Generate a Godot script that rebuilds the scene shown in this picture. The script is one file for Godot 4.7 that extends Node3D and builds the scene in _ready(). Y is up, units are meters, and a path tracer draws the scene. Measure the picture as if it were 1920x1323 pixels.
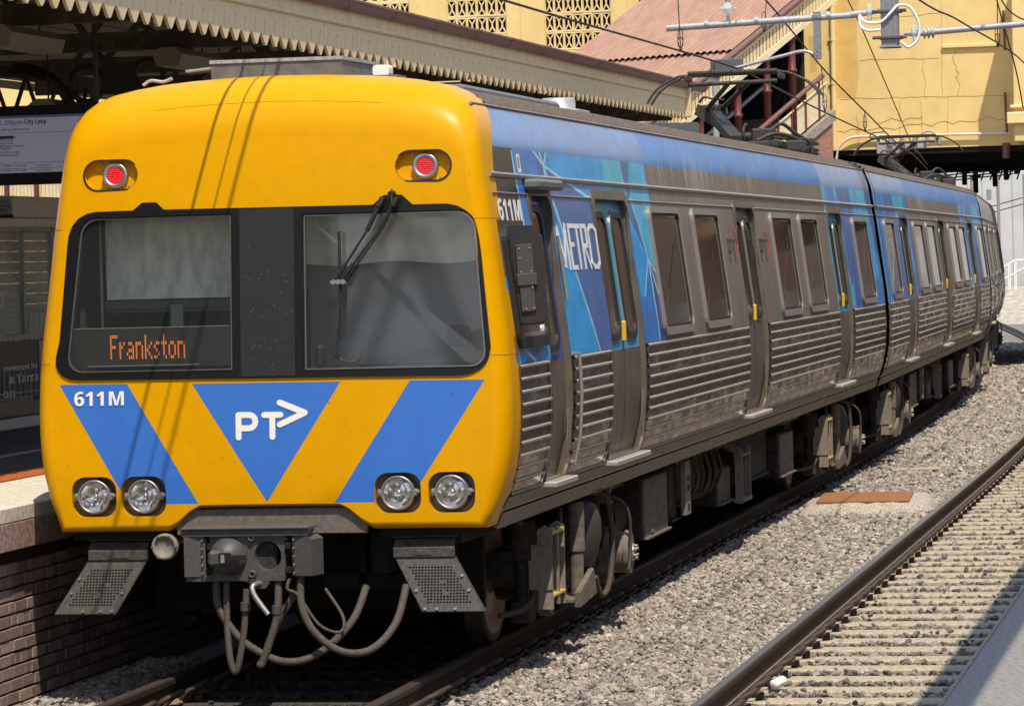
extends Node3D
# A suburban train standing at a platform under a footbridge building.
# Axes: x right of the near track's centre, y up from the rail tops, z towards the camera; metres.

var M := {}
var taken := {}
var shared := {}
var rng := RandomNumberGenerator.new()
const SUN_DIR := Vector3(0.27, 1.0, 0.53)          # towards the sun


# ---------------------------------------------------------------- mesh helpers
func S(smooth := false) -> SurfaceTool:
	var st := SurfaceTool.new()
	st.begin(Mesh.PRIMITIVE_TRIANGLES)
	st.set_smooth_group(0 if smooth else -1)
	return st

func tri(st: SurfaceTool, a: Vector3, b: Vector3, c: Vector3) -> void:   # counter-clockwise seen from outside
	st.add_vertex(a)
	st.add_vertex(c)
	st.add_vertex(b)

func quad(st: SurfaceTool, a: Vector3, b: Vector3, c: Vector3, d: Vector3) -> void:
	tri(st, a, b, c)
	tri(st, a, c, d)

func quv(st: SurfaceTool, p: Array, uv: Array) -> void:
	for k in [0, 2, 1, 0, 3, 2]:
		st.set_uv(uv[k])
		st.add_vertex(p[k])

func box(st: SurfaceTool, c: Vector3, s: Vector3, bev := 0.0, bas := Basis.IDENTITY) -> void:
	st.set_smooth_group(-1)
	var h := s * 0.5
	bev = minf(bev, minf(h.x, minf(h.y, h.z)) * 0.9)
	for ax in 3:
		var u := (ax + 1) % 3
		var v := (ax + 2) % 3
		for sg in [-1.0, 1.0]:
			var q := []
			for k in [[-1, -1], [1, -1], [1, 1], [-1, 1]]:
				var p := Vector3.ZERO
				p[ax] = sg * h[ax]
				p[u] = k[0] * (h[u] - bev)
				p[v] = k[1] * (h[v] - bev)
				q.append(c + bas * p)
			if sg > 0:
				quad(st, q[0], q[1], q[2], q[3])
			else:
				quad(st, q[3], q[2], q[1], q[0])
	if bev <= 0.0:
		return
	for ax in 3:                                    # the twelve chamfered edges run along ax
		var u := (ax + 1) % 3
		var v := (ax + 2) % 3
		for su in [-1.0, 1.0]:
			for sv in [-1.0, 1.0]:
				var q := []
				for k in [[-1, 0], [1, 0], [1, 1], [-1, 1]]:
					var p := Vector3.ZERO
					p[ax] = k[0] * (h[ax] - bev)
					p[u] = su * (h[u] - (bev if k[1] == 1 else 0.0))
					p[v] = sv * (h[v] - (bev if k[1] == 0 else 0.0))
					q.append(c + bas * p)
				if su * sv > 0:
					quad(st, q[3], q[2], q[1], q[0])
				else:
					quad(st, q[0], q[1], q[2], q[3])
	for sx in [-1.0, 1.0]:
		for sy in [-1.0, 1.0]:
			for sz in [-1.0, 1.0]:
				var a := c + bas * Vector3(sx * h.x, sy * (h.y - bev), sz * (h.z - bev))
				var b := c + bas * Vector3(sx * (h.x - bev), sy * h.y, sz * (h.z - bev))
				var d := c + bas * Vector3(sx * (h.x - bev), sy * (h.y - bev), sz * h.z)
				if sx * sy * sz > 0:
					tri(st, a, b, d)
				else:
					tri(st, a, d, b)

func side_axis(d: Vector3) -> Vector3:
	return d.cross(Vector3.UP if absf(d.y) < 0.9 else Vector3.RIGHT).normalized()

func cyl(st: SurfaceTool, a: Vector3, b: Vector3, r0: float, r1 := -1.0, n := 12) -> void:
	if r1 < 0.0:
		r1 = r0
	var d := (b - a).normalized()
	var u := side_axis(d)
	var v := d.cross(u)
	for i in n:
		var a0 := TAU * i / n
		var a1 := TAU * (i + 1) / n
		var e0 := u * cos(a0) + v * sin(a0)
		var e1 := u * cos(a1) + v * sin(a1)
		st.set_smooth_group(0)
		quad(st, a + e0 * r0, a + e1 * r0, b + e1 * r1, b + e0 * r1)
		st.set_smooth_group(-1)
		tri(st, a, a + e1 * r0, a + e0 * r0)
		tri(st, b, b + e0 * r1, b + e1 * r1)

func bar(st: SurfaceTool, a: Vector3, b: Vector3, w: float, h: float) -> void:   # a square bar between two points
	var d := (b - a).normalized()
	var u := side_axis(d)
	box(st, (a + b) * 0.5, Vector3(w, h, a.distance_to(b)), 0.0, Basis(u, d.cross(u) * -1.0, d))

func tube(st: SurfaceTool, pts: Array, r: float, n := 7) -> void:
	st.set_smooth_group(0)
	var rings := []
	var u := Vector3.ZERO
	for i in pts.size():
		var d: Vector3 = (pts[mini(i + 1, pts.size() - 1)] - pts[maxi(i - 1, 0)]).normalized()
		if i == 0:
			u = side_axis(d)
		u = (u - d * u.dot(d)).normalized()
		var v := d.cross(u)
		var ring := []
		for k in n:
			var t := TAU * k / n
			ring.append(pts[i] + (u * cos(t) + v * sin(t)) * r)
		rings.append(ring)
	for i in pts.size() - 1:
		for k in n:
			quad(st, rings[i][k], rings[i][(k + 1) % n], rings[i + 1][(k + 1) % n], rings[i + 1][k])
	st.set_smooth_group(-1)
	for k in range(1, n - 1):
		tri(st, rings[0][0], rings[0][k + 1], rings[0][k])
		tri(st, rings[-1][0], rings[-1][k], rings[-1][k + 1])

func bend(ctrl: Array, per := 6) -> Array:           # Catmull-Rom through the points
	var out := []
	for i in ctrl.size() - 1:
		var a: Vector3 = ctrl[maxi(i - 1, 0)]
		var b: Vector3 = ctrl[i]
		var c: Vector3 = ctrl[i + 1]
		var d: Vector3 = ctrl[mini(i + 2, ctrl.size() - 1)]
		for k in per:
			out.append(b.cubic_interpolate(c, a, d, float(k) / per))
	out.append(ctrl[-1])
	return out

func lathe(st: SurfaceTool, prof: Array, at: Vector3, axis: Vector3, n := 20) -> void:   # prof: Vector2(radius, along the axis)
	st.set_smooth_group(0)
	var u := side_axis(axis)
	var v := axis.cross(u)
	for i in prof.size() - 1:
		for k in n:
			var a0 := TAU * k / n
			var a1 := TAU * (k + 1) / n
			var e0 := u * cos(a0) + v * sin(a0)
			var e1 := u * cos(a1) + v * sin(a1)
			var p: Vector2 = prof[i]
			var q: Vector2 = prof[i + 1]
			quad(st, at + e0 * p.x + axis * p.y, at + e1 * p.x + axis * p.y, at + e1 * q.x + axis * q.y, at + e0 * q.x + axis * q.y)

func rr(x0: float, y0: float, x1: float, y1: float, r: float, n := 4) -> PackedVector2Array:   # rounded rectangle, counter-clockwise
	var o := PackedVector2Array()
	for c in [[x1 - r, y0 + r, -90], [x1 - r, y1 - r, 0], [x0 + r, y1 - r, 90], [x0 + r, y0 + r, 180]]:
		for k in n + 1:
			var t := deg_to_rad(c[2] + 90.0 * k / n)
			o.append(Vector2(c[0] + r * cos(t), c[1] + r * sin(t)))
	return o

func ccw(p: PackedVector2Array) -> PackedVector2Array:
	var s := 0.0
	for i in p.size():
		var q := p[(i + 1) % p.size()]
		s += p[i].x * q.y - q.x * p[i].y
	if s < 0.0:
		p.reverse()
	return p

func V2(a: Array) -> PackedVector2Array:             # flat list of numbers to points
	var o := PackedVector2Array()
	for i in range(0, a.size(), 2):
		o.append(Vector2(a[i], a[i + 1]))
	return o

func flat_map(p: Vector2, off: float) -> Vector3:
	return Vector3(p.x, p.y, off)

func face(st: SurfaceTool, poly: PackedVector2Array, off: float, f: Callable) -> void:
	poly = ccw(poly)
	var t := Geometry2D.triangulate_polygon(poly)
	for i in range(0, t.size(), 3):
		var a := poly[t[i]]
		var b := poly[t[i + 1]]
		var c := poly[t[i + 2]]
		if (b - a).cross(c - a) < 0.0:
			var x := b
			b = c
			c = x
		tri(st, f.call(a, off), f.call(b, off), f.call(c, off))

func slab(st: SurfaceTool, poly: PackedVector2Array, off: float, depth: float, f: Callable) -> void:   # a plate of that outline, its face at off
	st.set_smooth_group(-1)
	poly = ccw(poly)
	face(st, poly, off, f)
	for i in poly.size():
		var a := poly[i]
		var b := poly[(i + 1) % poly.size()]
		quad(st, f.call(a, off - depth), f.call(b, off - depth), f.call(b, off), f.call(a, off))

func prism(st: SurfaceTool, poly: PackedVector2Array, xf: Transform3D, depth: float) -> void:   # closed, outline in xf's xy plane, from z 0 to -depth
	var f := func(p: Vector2, off: float) -> Vector3: return xf * Vector3(p.x, p.y, off)
	slab(st, poly, 0.0, depth, f)
	poly = ccw(poly)
	var t := Geometry2D.triangulate_polygon(poly)
	for i in range(0, t.size(), 3):
		tri(st, f.call(poly[t[i]], -depth), f.call(poly[t[i + 2]], -depth), f.call(poly[t[i + 1]], -depth))

func ring(st: SurfaceTool, outer: PackedVector2Array, inner: PackedVector2Array, off: float, depth: float, f: Callable) -> void:
	st.set_smooth_group(-1)
	var n := outer.size()
	for i in n:
		var j := (i + 1) % n
		quad(st, f.call(outer[i], off), f.call(outer[j], off), f.call(inner[j], off), f.call(inner[i], off))
		quad(st, f.call(outer[i], off - depth), f.call(outer[j], off - depth), f.call(outer[j], off), f.call(outer[i], off))
		quad(st, f.call(inner[j], off - depth), f.call(inner[i], off - depth), f.call(inner[i], off), f.call(inner[j], off))

func cut(outer: PackedVector2Array, holes: Array, xs: Array) -> Array:   # pieces of outer without the holes, split at xs so that none encloses a hole
	var out := []
	for i in xs.size() - 1:
		var strip := V2([xs[i], -50, xs[i + 1], -50, xs[i + 1], 50, xs[i], 50])
		var left: Array = Array(Geometry2D.intersect_polygons(outer, strip), TYPE_NIL, "", null)
		for h in holes:
			var nxt := []
			for p in left:
				nxt.append_array(Geometry2D.clip_polygons(p, h))
			left = nxt
		out.append_array(left)
	return out


# ---------------------------------------------------------------- node helpers
func numbered(called: String) -> String:
	if not taken.has(called):
		taken[called] = 0
		return called
	taken[called] += 1
	return "%s_%03d" % [called, taken[called]]

func obj(called: String, st: Variant, m: Material, parent: Node = self) -> MeshInstance3D:
	var o := MeshInstance3D.new()
	o.name = numbered(called) if parent == self else called
	if st is SurfaceTool:
		st.generate_normals()
		o.mesh = st.commit()
	else:
		o.mesh = st
	o.material_override = m
	parent.add_child(o, true)
	return o

func thing(called: String, label: String, category: String, at := Vector3.ZERO, turn := 0.0, group := "") -> Node3D:
	var o := Node3D.new()
	o.name = numbered(called)
	o.position = at
	o.rotation.y = turn
	add_child(o)
	return tag(o, label, category, group)

func tag(o: Node3D, label: String, category := "", group := "") -> Node3D:
	o.set_meta("label", label)
	if category:
		o.set_meta("category", category)
	if group:
		o.set_meta("group", group)
	return o

func struct(o: Node3D) -> Node3D:
	o.set_meta("kind", "structure")
	return o

func stuff(o: Node3D) -> Node3D:
	o.set_meta("kind", "stuff")
	return o

func base(called: String) -> Node3D:
	var o := Node3D.new()
	o.name = numbered(called)
	add_child(o)
	return o

func part(called: String, parent: Node, at := Vector3.ZERO) -> Node3D:
	var o := Node3D.new()
	o.name = called
	o.position = at
	parent.add_child(o, true)
	return o

func text(called: String, words: String, height: float, m: Material, parent: Node, xf: Transform3D, bold := false, mono := false, width := 0.0, deep := 0.002) -> MeshInstance3D:
	var t := TextMesh.new()
	var f := SystemFont.new()
	f.font_names = PackedStringArray(["Droid Sans Mono" if mono else "Droid Sans"])
	f.font_weight = 700 if bold else 400
	t.font = f
	t.text = words
	t.font_size = 64
	t.pixel_size = height / 46.0                      # capitals are about 46 of 64 units tall
	t.depth = deep
	t.curve_step = 4.0
	t.horizontal_alignment = HORIZONTAL_ALIGNMENT_LEFT
	var o := MeshInstance3D.new()
	o.name = numbered(called) if parent == self else called
	o.mesh = t
	o.material_override = m
	var b := t.get_aabb()
	var k := width / b.size.x if width > 0.0 and b.size.x > 0.0 else 1.0
	o.transform = xf * Transform3D(Basis.from_scale(Vector3(k, 1, 1)), Vector3(-b.position.x * k, -b.position.y, deep * 0.5))
	parent.add_child(o, true)
	return o


# ---------------------------------------------------------------- materials
func L(r: float, g: float, b: float) -> Color:       # a linear, real-world base colour
	return Color(r, g, b).linear_to_srgb()

func flat(c: Color, rough := 0.7, metal := 0.0, spec := 0.5) -> StandardMaterial3D:
	var m := StandardMaterial3D.new()
	m.albedo_color = c
	m.roughness = rough
	m.metallic = metal
	m.metallic_specular = spec
	return m

func noise(sd: int, freq: float, oct := 4, kind := FastNoiseLite.TYPE_SIMPLEX_SMOOTH) -> FastNoiseLite:
	var n := FastNoiseLite.new()
	n.seed = sd
	n.frequency = freq
	n.noise_type = kind
	n.fractal_octaves = oct
	n.fractal_gain = 0.55
	return n

func ntex(n: FastNoiseLite, ramp: Array, size := 512, bump := 0.0) -> NoiseTexture2D:   # ramp: offset, colour, offset, colour ...
	var t := NoiseTexture2D.new()
	t.width = size
	t.height = size
	t.seamless = true
	t.noise = n
	if bump > 0.0:
		t.as_normal_map = true
		t.bump_strength = bump
	else:
		var g := Gradient.new()
		var o := PackedFloat32Array()
		var c := PackedColorArray()
		for i in range(0, ramp.size(), 2):
			o.append(ramp[i])
			c.append(ramp[i + 1])
		g.offsets = o
		g.colors = c
		t.color_ramp = g
	return t

func grainy(sd: int, lo: Color, hi: Color, tile: float, rough := 0.8, freq := 0.012, metal := 0.0, bump := 0.0, stretch := Vector3.ONE, world := false, oct := 5) -> StandardMaterial3D:
	var m := flat(hi, rough, metal)                  # a shared grey noise times the lightest colour
	var ratio := snappedf(lo.srgb_to_linear().get_luminance() / hi.srgb_to_linear().get_luminance(), 0.05)
	var key := "n%s/%s" % [ratio, freq]
	if not shared.has(key):
		shared[key] = ntex(noise(sd, freq, oct), [0.22, L(ratio, ratio, ratio), 0.5, L(0.45 * ratio + 0.55, 0.45 * ratio + 0.55, 0.45 * ratio + 0.55), 0.8, Color.WHITE])
	m.albedo_texture = shared[key]
	m.uv1_triplanar = true
	m.uv1_world_triplanar = world
	m.uv1_scale = stretch / tile
	m.uv1_offset = Vector3(sd * 0.37, sd * 0.61, sd * 0.23)
	if bump > 0.0:
		key = "b%s/%s" % [bump, freq]
		if not shared.has(key):
			shared[key] = ntex(noise(sd + 50, freq * 2.0, 4), [], 512, bump)
		m.normal_enabled = true
		m.normal_texture = shared[key]
		m.normal_scale = 1.0
	return m

func glow(c: Color, energy: float) -> StandardMaterial3D:
	var m := flat(c, 0.4)
	m.emission_enabled = true
	m.emission = c
	m.emission_energy_multiplier = energy
	return m

func glass(c: Color, alpha: float) -> StandardMaterial3D:
	var m := flat(Color(c.r, c.g, c.b, alpha), 0.04)
	m.transparency = BaseMaterial3D.TRANSPARENCY_ALPHA
	return m

func make_materials() -> void:
	M.yellow = grainy(1, L(0.66, 0.318, 0.0), L(0.69, 0.336, 0.0), 1.6, 0.32, 0.02)
	M.yellow.metallic_specular = 0.25
	M.blue = grainy(2, L(0.035, 0.155, 0.55), L(0.036, 0.16, 0.57), 1.3, 0.38, 0.02)
	M.white = flat(L(0.80, 0.80, 0.78), 0.45)
	M.black_gloss = flat(L(0.009, 0.009, 0.010), 0.32, 0.0, 0.4)
	M.rubber = flat(L(0.012, 0.012, 0.012), 0.6)
	M.glass = glass(L(0.3, 0.33, 0.33), 0.03)
	M.steel = grainy(4, L(0.15, 0.118, 0.088), L(0.29, 0.235, 0.183), 1.5, 0.22, 0.012, 1.0, 0.35, Vector3(1, 1.0, 0.25))
	M.steel.roughness = 0.36
	M.steel.roughness_texture = ntex(noise(99, 0.02, 4), [0.2, Color(0.35, 0.35, 0.35), 0.8, Color(0.95, 0.95, 0.95)])
	M.steel_dull = grainy(5, L(0.135, 0.112, 0.088), L(0.195, 0.163, 0.130), 1.2, 0.40, 0.012, 0.35, 0.0, Vector3(1, 0.4, 0.7))
	M.rib = flat(L(0.60, 0.53, 0.44), 0.36, 0.85)
	M.alu = flat(L(0.42, 0.40, 0.37), 0.42, 0.75)
	M.window_frame = flat(L(0.25, 0.23, 0.205), 0.5, 0.2)
	M.sill = flat(L(0.72, 0.67, 0.60), 0.4, 0.7)
	M.tint = flat(L(0.075, 0.062, 0.049), 0.05, 0.0, 0.55)
	M.door_blue = flat(L(0.045, 0.33, 0.55), 0.35)
	M.door_navy = flat(L(0.035, 0.085, 0.30), 0.35)
	M.handle = flat(L(0.72, 0.45, 0.03), 0.45)
	M.roof = grainy(6, L(0.25, 0.20, 0.165), L(0.36, 0.30, 0.25), 1.4, 0.6, 0.015, 0.2)
	M.roof_grey = grainy(7, L(0.105, 0.105, 0.105), L(0.15, 0.15, 0.147), 1.0, 0.55, 0.015)
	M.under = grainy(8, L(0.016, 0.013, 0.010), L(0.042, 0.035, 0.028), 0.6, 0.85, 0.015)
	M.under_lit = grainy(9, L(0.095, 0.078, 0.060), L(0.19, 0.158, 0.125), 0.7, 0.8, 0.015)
	M.coupler = grainy(10, L(0.058, 0.058, 0.058), L(0.085, 0.085, 0.085), 0.5, 0.55, 0.02, 0.15)
	M.step_grey = grainy(11, L(0.045, 0.043, 0.040), L(0.085, 0.080, 0.073), 0.4, 0.6, 0.02)
	M.hose = grainy(12, L(0.048, 0.038, 0.032), L(0.095, 0.078, 0.066), 0.3, 0.8, 0.02)
	M.wheel = flat(L(0.42, 0.35, 0.29), 0.6, 0.2)
	M.tyre = flat(L(0.03, 0.026, 0.023), 0.6, 0.3)
	M.chrome = flat(L(0.80, 0.79, 0.77), 0.09, 1.0)
	M.steel_ring = flat(L(0.35, 0.34, 0.33), 0.4, 0.8)
	M.lens = glass(L(0.9, 0.9, 0.9), 0.05)
	M.recess = flat(L(0.20, 0.195, 0.185), 0.6)
	M.red_led = glow(L(1.0, 0.03, 0.04), 1.1)
	M.red_lens = flat(L(0.30, 0.006, 0.012), 0.25)
	M.led = glow(L(0.85, 0.20, 0.035), 0.42)
	M.cab_dark = flat(L(0.02, 0.024, 0.024), 0.8)
	M.cab_grey = flat(L(0.25, 0.275, 0.275), 0.8)
	M.blind = grainy(14, L(0.48, 0.53, 0.47), L(0.70, 0.76, 0.68), 0.7, 0.9, 0.012, 0.0, 0.0, Vector3(1, 0.4, 1))
	M.curtain = flat(L(0.78, 0.80, 0.70), 0.9)
	# the place
	M.rail = grainy(20, L(0.030, 0.022, 0.016), L(0.062, 0.046, 0.034), 0.5, 0.65, 0.02, 0.2)
	M.rail_top = grainy(21, L(0.26, 0.22, 0.18), L(0.36, 0.32, 0.28), 0.8, 0.30, 0.02, 0.8)
	M.clip = flat(L(0.052, 0.037, 0.027), 0.7, 0.1)
	M.sleeper = grainy(22, L(0.33, 0.27, 0.19), L(0.52, 0.44, 0.32), 0.5, 0.9, 0.02, 0.0, 0.6)
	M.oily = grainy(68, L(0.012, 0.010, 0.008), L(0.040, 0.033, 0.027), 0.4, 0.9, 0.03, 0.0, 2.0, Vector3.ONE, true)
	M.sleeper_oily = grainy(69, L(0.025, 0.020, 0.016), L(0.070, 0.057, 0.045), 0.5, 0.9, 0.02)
	M.ballast_bed = grainy(23, L(0.11, 0.098, 0.085), L(0.27, 0.245, 0.215), 0.5, 0.95, 0.035, 0.0, 3.0, Vector3.ONE, true)
	M.ground = grainy(24, L(0.17, 0.155, 0.135), L(0.27, 0.245, 0.21), 5.0, 0.95, 0.02, 0.0, 0.0, Vector3.ONE, true)
	M.stone = flat(Color.WHITE, 0.92)
	M.stone.vertex_color_use_as_albedo = true
	M.brick = []
	for k in 5:
		M.brick.append(grainy(30 + k, [L(0.19, 0.115, 0.10), L(0.23, 0.15, 0.13), L(0.16, 0.105, 0.09), L(0.27, 0.175, 0.15), L(0.20, 0.14, 0.13)][k], [L(0.30, 0.20, 0.175), L(0.36, 0.25, 0.22), L(0.26, 0.18, 0.155), L(0.40, 0.28, 0.25), L(0.31, 0.235, 0.215)][k], 0.35, 0.92, 0.02, 0.0, 1.2, Vector3.ONE, true))
	M.mortar = grainy(36, L(0.035, 0.028, 0.024), L(0.07, 0.056, 0.048), 0.4, 0.95, 0.02, 0.0, 0.0, Vector3.ONE, true)
	M.coping = grainy(37, L(0.50, 0.46, 0.38), L(0.72, 0.68, 0.58), 0.9, 0.85, 0.02, 0.0, 0.8, Vector3.ONE, true)
	M.render_pink = grainy(38, L(0.24, 0.15, 0.13), L(0.42, 0.30, 0.265), 0.6, 0.92, 0.02, 0.0, 1.0, Vector3.ONE, true)
	M.asphalt = grainy(39, L(0.035, 0.035, 0.036), L(0.062, 0.062, 0.063), 0.9, 0.75, 0.05, 0.0, 1.2, Vector3.ONE, true)
	M.asphalt_near = grainy(40, L(0.16, 0.155, 0.147), L(0.30, 0.293, 0.28), 0.7, 0.7, 0.045, 0.0, 2.5, Vector3.ONE, true)
	M.tactile = grainy(41, L(0.50, 0.12, 0.025), L(0.66, 0.18, 0.04), 0.4, 0.8, 0.03)
	M.cream = grainy(42, L(0.62, 0.49, 0.28), L(0.72, 0.58, 0.34), 1.2, 0.75, 0.012, 0.0, 0.0, Vector3(1, 0.3, 1))
	M.cream_light = grainy(43, L(0.62, 0.52, 0.34), L(0.72, 0.62, 0.42), 1.2, 0.75, 0.012)
	M.maroon = grainy(44, L(0.145, 0.065, 0.058), L(0.19, 0.09, 0.08), 0.8, 0.55, 0.015)
	M.maroon_post = grainy(45, L(0.11, 0.022, 0.022), L(0.15, 0.032, 0.03), 0.7, 0.45, 0.02)
	M.red_roof = grainy(46, L(0.31, 0.165, 0.110), L(0.40, 0.225, 0.155), 3.0, 0.7, 0.012, 0.0, 0.0, Vector3.ONE, true)
	M.ochre = grainy(47, L(0.72, 0.525, 0.21), L(0.80, 0.60, 0.255), 5.0, 0.85, 0.012, 0.0, 0.5, Vector3(1, 0.6, 1), true)
	M.ochre_dark = grainy(48, L(0.64, 0.42, 0.125), L(0.70, 0.465, 0.15), 3.0, 0.85, 0.012, 0.0, 0.0, Vector3.ONE, true)
	M.ochre_block = grainy(49, L(0.74, 0.56, 0.26), L(0.82, 0.64, 0.32), 1.0, 0.85, 0.02)
	M.crack = flat(L(0.30, 0.17, 0.05), 0.95)
	M.dark_timber = grainy(50, L(0.055, 0.039, 0.025), L(0.10, 0.073, 0.048), 1.0, 0.85, 0.015, 0.0, 0.0, Vector3(1, 1, 0.15))
	M.board = grainy(51, L(0.15, 0.115, 0.08), L(0.25, 0.195, 0.135), 1.0, 0.85, 0.015, 0.0, 0.0, Vector3(0.2, 1, 1))
	M.iron = flat(L(0.028, 0.021, 0.016), 0.7)
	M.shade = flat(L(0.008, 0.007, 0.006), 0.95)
	M.batten = flat(L(0.26, 0.225, 0.16), 0.6)
	M.galv = grainy(52, L(0.34, 0.35, 0.36), L(0.48, 0.49, 0.50), 0.5, 0.5, 0.02, 0.4)
	M.galv_dark = flat(L(0.085, 0.09, 0.10), 0.6)
	M.insulator = glass(L(0.75, 0.85, 0.80), 0.35)
	M.ceramic = flat(L(0.62, 0.62, 0.60), 0.3)
	M.wire = flat(L(0.035, 0.024, 0.018), 0.7, 0.3)
	M.pipe_white = flat(L(0.70, 0.66, 0.56), 0.6)
	M.panto = grainy(53, L(0.030, 0.028, 0.026), L(0.065, 0.060, 0.054), 0.4, 0.6, 0.02, 0.2)
	M.clad = grainy(54, L(0.46, 0.475, 0.49), L(0.52, 0.535, 0.55), 6.0, 0.6, 0.01)
	M.rail_white = flat(L(0.82, 0.82, 0.80), 0.5)
	M.bank = grainy(55, L(0.32, 0.28, 0.21), L(0.50, 0.45, 0.36), 4.0, 0.95, 0.02, 0.0, 0.0, Vector3(1, 1, 0.4), true)
	M.rust = grainy(56, L(0.21, 0.075, 0.022), L(0.38, 0.165, 0.06), 0.35, 0.95, 0.04, 0.0, 2.0)
	M.screen = glow(L(0.30, 0.29, 0.37), 0.35)
	M.screen.albedo_color = L(0.05, 0.05, 0.06)
	M.ink = flat(L(0.03, 0.03, 0.04), 0.7)
	M.frame_green = flat(L(0.28, 0.29, 0.23), 0.5)
	M.pane = glass(L(0.42, 0.47, 0.40), 0.35)
	M.poster_dark = flat(L(0.022, 0.016, 0.016), 0.35)
	M.brick_far = grainy(57, L(0.27, 0.125, 0.085), L(0.40, 0.21, 0.15), 1.2, 0.9, 0.03, 0.0, 0.0, Vector3.ONE, true)
	M.concrete = grainy(58, L(0.20, 0.18, 0.14), L(0.36, 0.33, 0.27), 1.4, 0.92, 0.02, 0.0, 1.0, Vector3.ONE, true)
	M.board_pale = grainy(59, L(0.62, 0.56, 0.46), L(0.72, 0.65, 0.54), 1.0, 0.8, 0.015)
	M.skirt = grainy(60, L(0.10, 0.085, 0.070), L(0.24, 0.21, 0.18), 0.5, 0.5, 0.03, 0.3, 0.0, Vector3(1, 1, 0.6))
	M.spring = flat(L(0.045, 0.042, 0.040), 0.65)
	M.tread = flat(L(0.55, 0.42, 0.09), 0.7)
	M.chip = flat(L(0.10, 0.055, 0.01), 0.8)
	M.speck = flat(L(0.45, 0.45, 0.44), 0.8)
	M.crease = flat(L(0.36, 0.165, 0.003), 0.6)
	M.leaf = flat(L(0.03, 0.055, 0.018), 0.8)
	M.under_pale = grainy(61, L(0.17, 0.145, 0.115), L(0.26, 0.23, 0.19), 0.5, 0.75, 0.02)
	M.pillar = flat(L(0.016, 0.016, 0.018), 0.45)
	M.seal = flat(L(0.22, 0.22, 0.21), 0.25, 0.7)
	M.recess_dark = flat(L(0.07, 0.068, 0.066), 0.6)
	M.headstock = grainy(63, L(0.11, 0.092, 0.076), L(0.17, 0.148, 0.125), 0.5, 0.7, 0.02)
	M.mirror_black = flat(L(0.020, 0.020, 0.021), 0.5)
	M.mirror_plate = flat(L(0.060, 0.052, 0.050), 0.55)
	M.mark_grey = flat(L(0.055, 0.045, 0.038), 0.6)
	M.mark_red = flat(L(0.42, 0.05, 0.04), 0.6)
	M.wrap = grainy(64, L(0.30, 0.30, 0.29), L(0.42, 0.42, 0.41), 1.5, 0.4, 0.02)
	M.foot_dust = grainy(67, L(0.16, 0.12, 0.085), L(0.29, 0.225, 0.165), 0.5, 0.9, 0.02)
	M.wall_board = grainy(70, L(0.22, 0.165, 0.12), L(0.36, 0.28, 0.21), 0.8, 0.85, 0.015, 0.0, 0.0, Vector3(1, 1, 0.2))
	M.fence_white = flat(L(0.62, 0.64, 0.58), 0.7)
	M.galv_mid = grainy(65, L(0.20, 0.21, 0.225), L(0.28, 0.29, 0.31), 0.5, 0.5, 0.02, 0.3)
	M.clad_seam = flat(L(0.33, 0.345, 0.36), 0.6)
	M.pit_concrete = grainy(66, L(0.22, 0.15, 0.11), L(0.66, 0.60, 0.52), 0.45, 0.95, 0.03, 0.0, 2.0)


# ---------------------------------------------------------------- the line
func bow(z: float) -> float:                          # how far left the tracks have curved at z
	var s := -18.0 - z
	if s <= 0.0:
		return 0.0
	if s <= 45.0:
		return 0.000318 * s * s + 7.7e-6 * s * s * s
	var d := s - 45.0
	return 1.3456 + 0.0754 * d + 0.0005 * d * d

func bow_turn(z: float) -> float:
	return atan((bow(z - 0.5) - bow(z + 0.5)))

func rail_shape() -> PackedVector2Array:
	return V2([-0.073, -0.170, 0.073, -0.170, 0.073, -0.159, 0.016, -0.142, 0.010, -0.125, 0.010, -0.055, 0.035, -0.040, 0.036, -0.012, 0.027, -0.002, -0.027, -0.002, -0.036, -0.012, -0.035, -0.040, -0.010, -0.055, -0.010, -0.125, -0.016, -0.142, -0.073, -0.159])

func run_rail(track: Node3D, x: float, z0: float, z1: float) -> void:
	var st := S()
	var top := S()
	var foot := S()
	var sh := rail_shape()
	var zs := []
	var z := z0
	while z > z1:
		zs.append(z)
		z -= 3.0 if z > -18.0 else 1.5
	zs.append(z1)
	for i in zs.size() - 1:
		var o0 := Vector3(x - bow(zs[i]), 0, zs[i])
		var o1 := Vector3(x - bow(zs[i + 1]), 0, zs[i + 1])
		for k in sh.size():
			var a := sh[k]
			var b := sh[(k + 1) % sh.size()]
			var on := top if k == 8 else (foot if k == 2 or k == 14 or k == 1 or k == 15 else st)
			quad(on, o0 + Vector3(a.x, a.y, 0), o0 + Vector3(b.x, b.y, 0), o1 + Vector3(b.x, b.y, 0), o1 + Vector3(a.x, a.y, 0))
	for k in range(1, sh.size() - 1):
		var o := Vector3(x, 0, z0)
		tri(st, o + Vector3(sh[0].x, sh[0].y, 0), o + Vector3(sh[k].x, sh[k].y, 0), o + Vector3(sh[k + 1].x, sh[k + 1].y, 0))
	var r := obj("rail", st, M.rail, track)
	obj("running_surface", top, M.rail_top, r)
	obj("rail_foot", foot, M.foot_dust, r)

func sleeper_mesh(v: int) -> Mesh:
	var key := "sleeper%d" % v
	if not shared.has(key):
		var st := S()
		var p := V2([-0.13, -0.34, 0.13, -0.34, 0.115, -0.185, 0.10, -0.172, -0.10, -0.172, -0.115, -0.185])
		prism(st, p, Transform3D(Basis(Vector3(0, 0, 1), Vector3.UP, Vector3(-1, 0, 0)), Vector3(-1.34, 0, 0)), 2.68)
		st.generate_normals()
		shared[key] = st.commit()
	return shared[key]

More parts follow.
